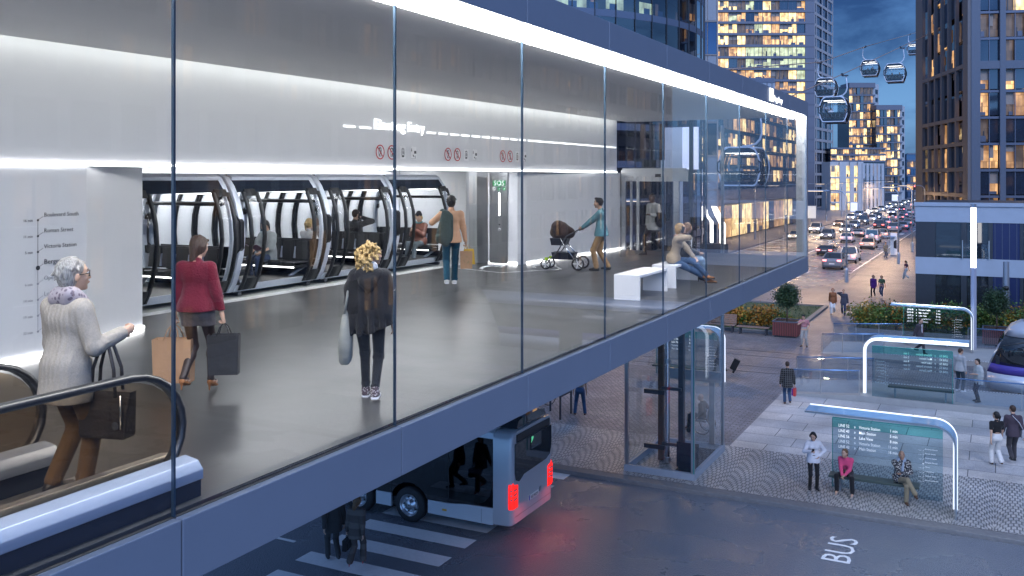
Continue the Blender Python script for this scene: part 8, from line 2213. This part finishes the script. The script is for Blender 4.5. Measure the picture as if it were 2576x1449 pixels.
for k in range(1, nc+1): fl2.box(m, L*.06+k*cw-.12, 0, L*.06+k*cw+.40, top, -.05, .38, M_tbr)
for f in (1, 2, 3, 4, 5, 7): fl2.box(m, 0, f*fh-.1, L*.86, f*fh+.42, -.05, .36, M_tbr)
m.build('stone_grid', rt)
rest.build('window', rt, kind='stuff')
# --- low corner building with balconies ------------------------------------
YF = 66.0; XL = -4.55
lb = empty('corner_building', (XL, YF, 0), 0, 'low two storey corner building with dark glazing and pale bands', 'office building')
def zb(v): return onY(2400, v, YF).z
m = MB(); m.box(.05, .6, 0, 14, 14, zb(515), M_dsteel); m.build('core', lb)
M_band = mat('pale blue band', (.36, .42, .50), .6, var=.1, scale=1.5, bump=.1)
m = MB(); m.box(-.05, -.02, zb(559), 14, .59, zb(519), M_band); m.box(-.12, -.1, zb(519)+.003, 14, .6, zb(510), M_band)
m.box(-.05, .61, zb(559), .04, 14, zb(519), M_band); m.build('parapet', lb)
m = MB(); m.box(-.05, -.02, zb(692), 14, .59, zb(649), M_band); m.box(-.05, .61, zb(692), .04, 14, zb(649), M_band); m.build('storey_band', lb)
bays = [(1.15, 2.6), (2.95, 4.15), (6.1, 7.35), (7.7, 8.9), (11.0, 12.3), (12.7, 14)]

for zlo, zhi in ((.1, zb(692)), (zb(649), zb(559))):
    for a0, a1 in bays:
        m = MB(); m.box(a0, .1, zlo+.02, a1, .59, zhi-.01, M_bwin); w_ = m.build('window', lb)
    for a0, a1 in ((-.03, 1.14), (2.61, 2.94), (4.16, 4.4), (5.9, 6.09), (7.36, 7.69), (8.91, 9.2), (10.7, 10.99), (12.31, 12.69)):
        m = MB(); m.box(a0, 0, zlo, a1, .59, zhi, M_dsteel); m.build('pier', lb)
    for a0, a1 in ((4.41, 5.89), (9.21, 10.69)):
        m = MB(); m.box(a0, .03, zlo, a1, .59, zhi, mat('navy cladding', (.02, .03, .10), .4, .3, var=.1))
        for k in range(4): m.box(a0+k*.4+.1, .0, zlo, a0+k*.4+.13, .029, zhi, M_frame)
        m.build('cladding', lb)
for a0, a1, z in ((2.7, 4.2, zb(649)), (7.4, 9.0, zb(649)), (2.7, 4.2, .1), (7.4, 9.0, .1)):
    m = MB()
    for a in (a0, a1): m.box(a-.03, -.14, z, a+.03, -.08, z+1.15, M_steel)
    m.box(a0+.03, -.115, z+.05, a1-.03, -.10, z+.95, M_clear); m.build('balcony_rail', lb)
# --- office across the street, outside the frame but mirrored in the glass --
mo = empty('opposite_office', (26, 30, 0), 0, 'office block across the street mirrored faintly in the station glass', 'office building')
rnd = random.Random(33); rest = MB()
solid(mo, 'core', [(26.7, 6), (26.7, 114), (45, 114), (45, 6)], 0, 21.5, M_brown)
fo = Facade(mo, (26, 114, 0), (0, -1, 0), (-1, 0, 0))
cells = [(k*2.7+.3, f*3.3+.8, k*2.7+2.4, f*3.3+3.0) for f in range(5, -1, -1) for k in range(40)]
windows(fo, cells, chooser([(L_o1, .3), (L_w3, .25), (M_bglass, .45)], rnd), rest, rnd=rnd, mull=2, maxn=60)
m = MB()
for f in range(8): fo.box(m, 0, f*3.3-.35, 108, f*3.3+.75, -.6, .1, M_brown)
for k in range(41): fo.box(m, k*2.7-.3, 0, k*2.7+.3, 21.5, -.6, .05, M_brown)
m.build('facade_grid', mo)
rest.build('window', mo, kind='stuff')
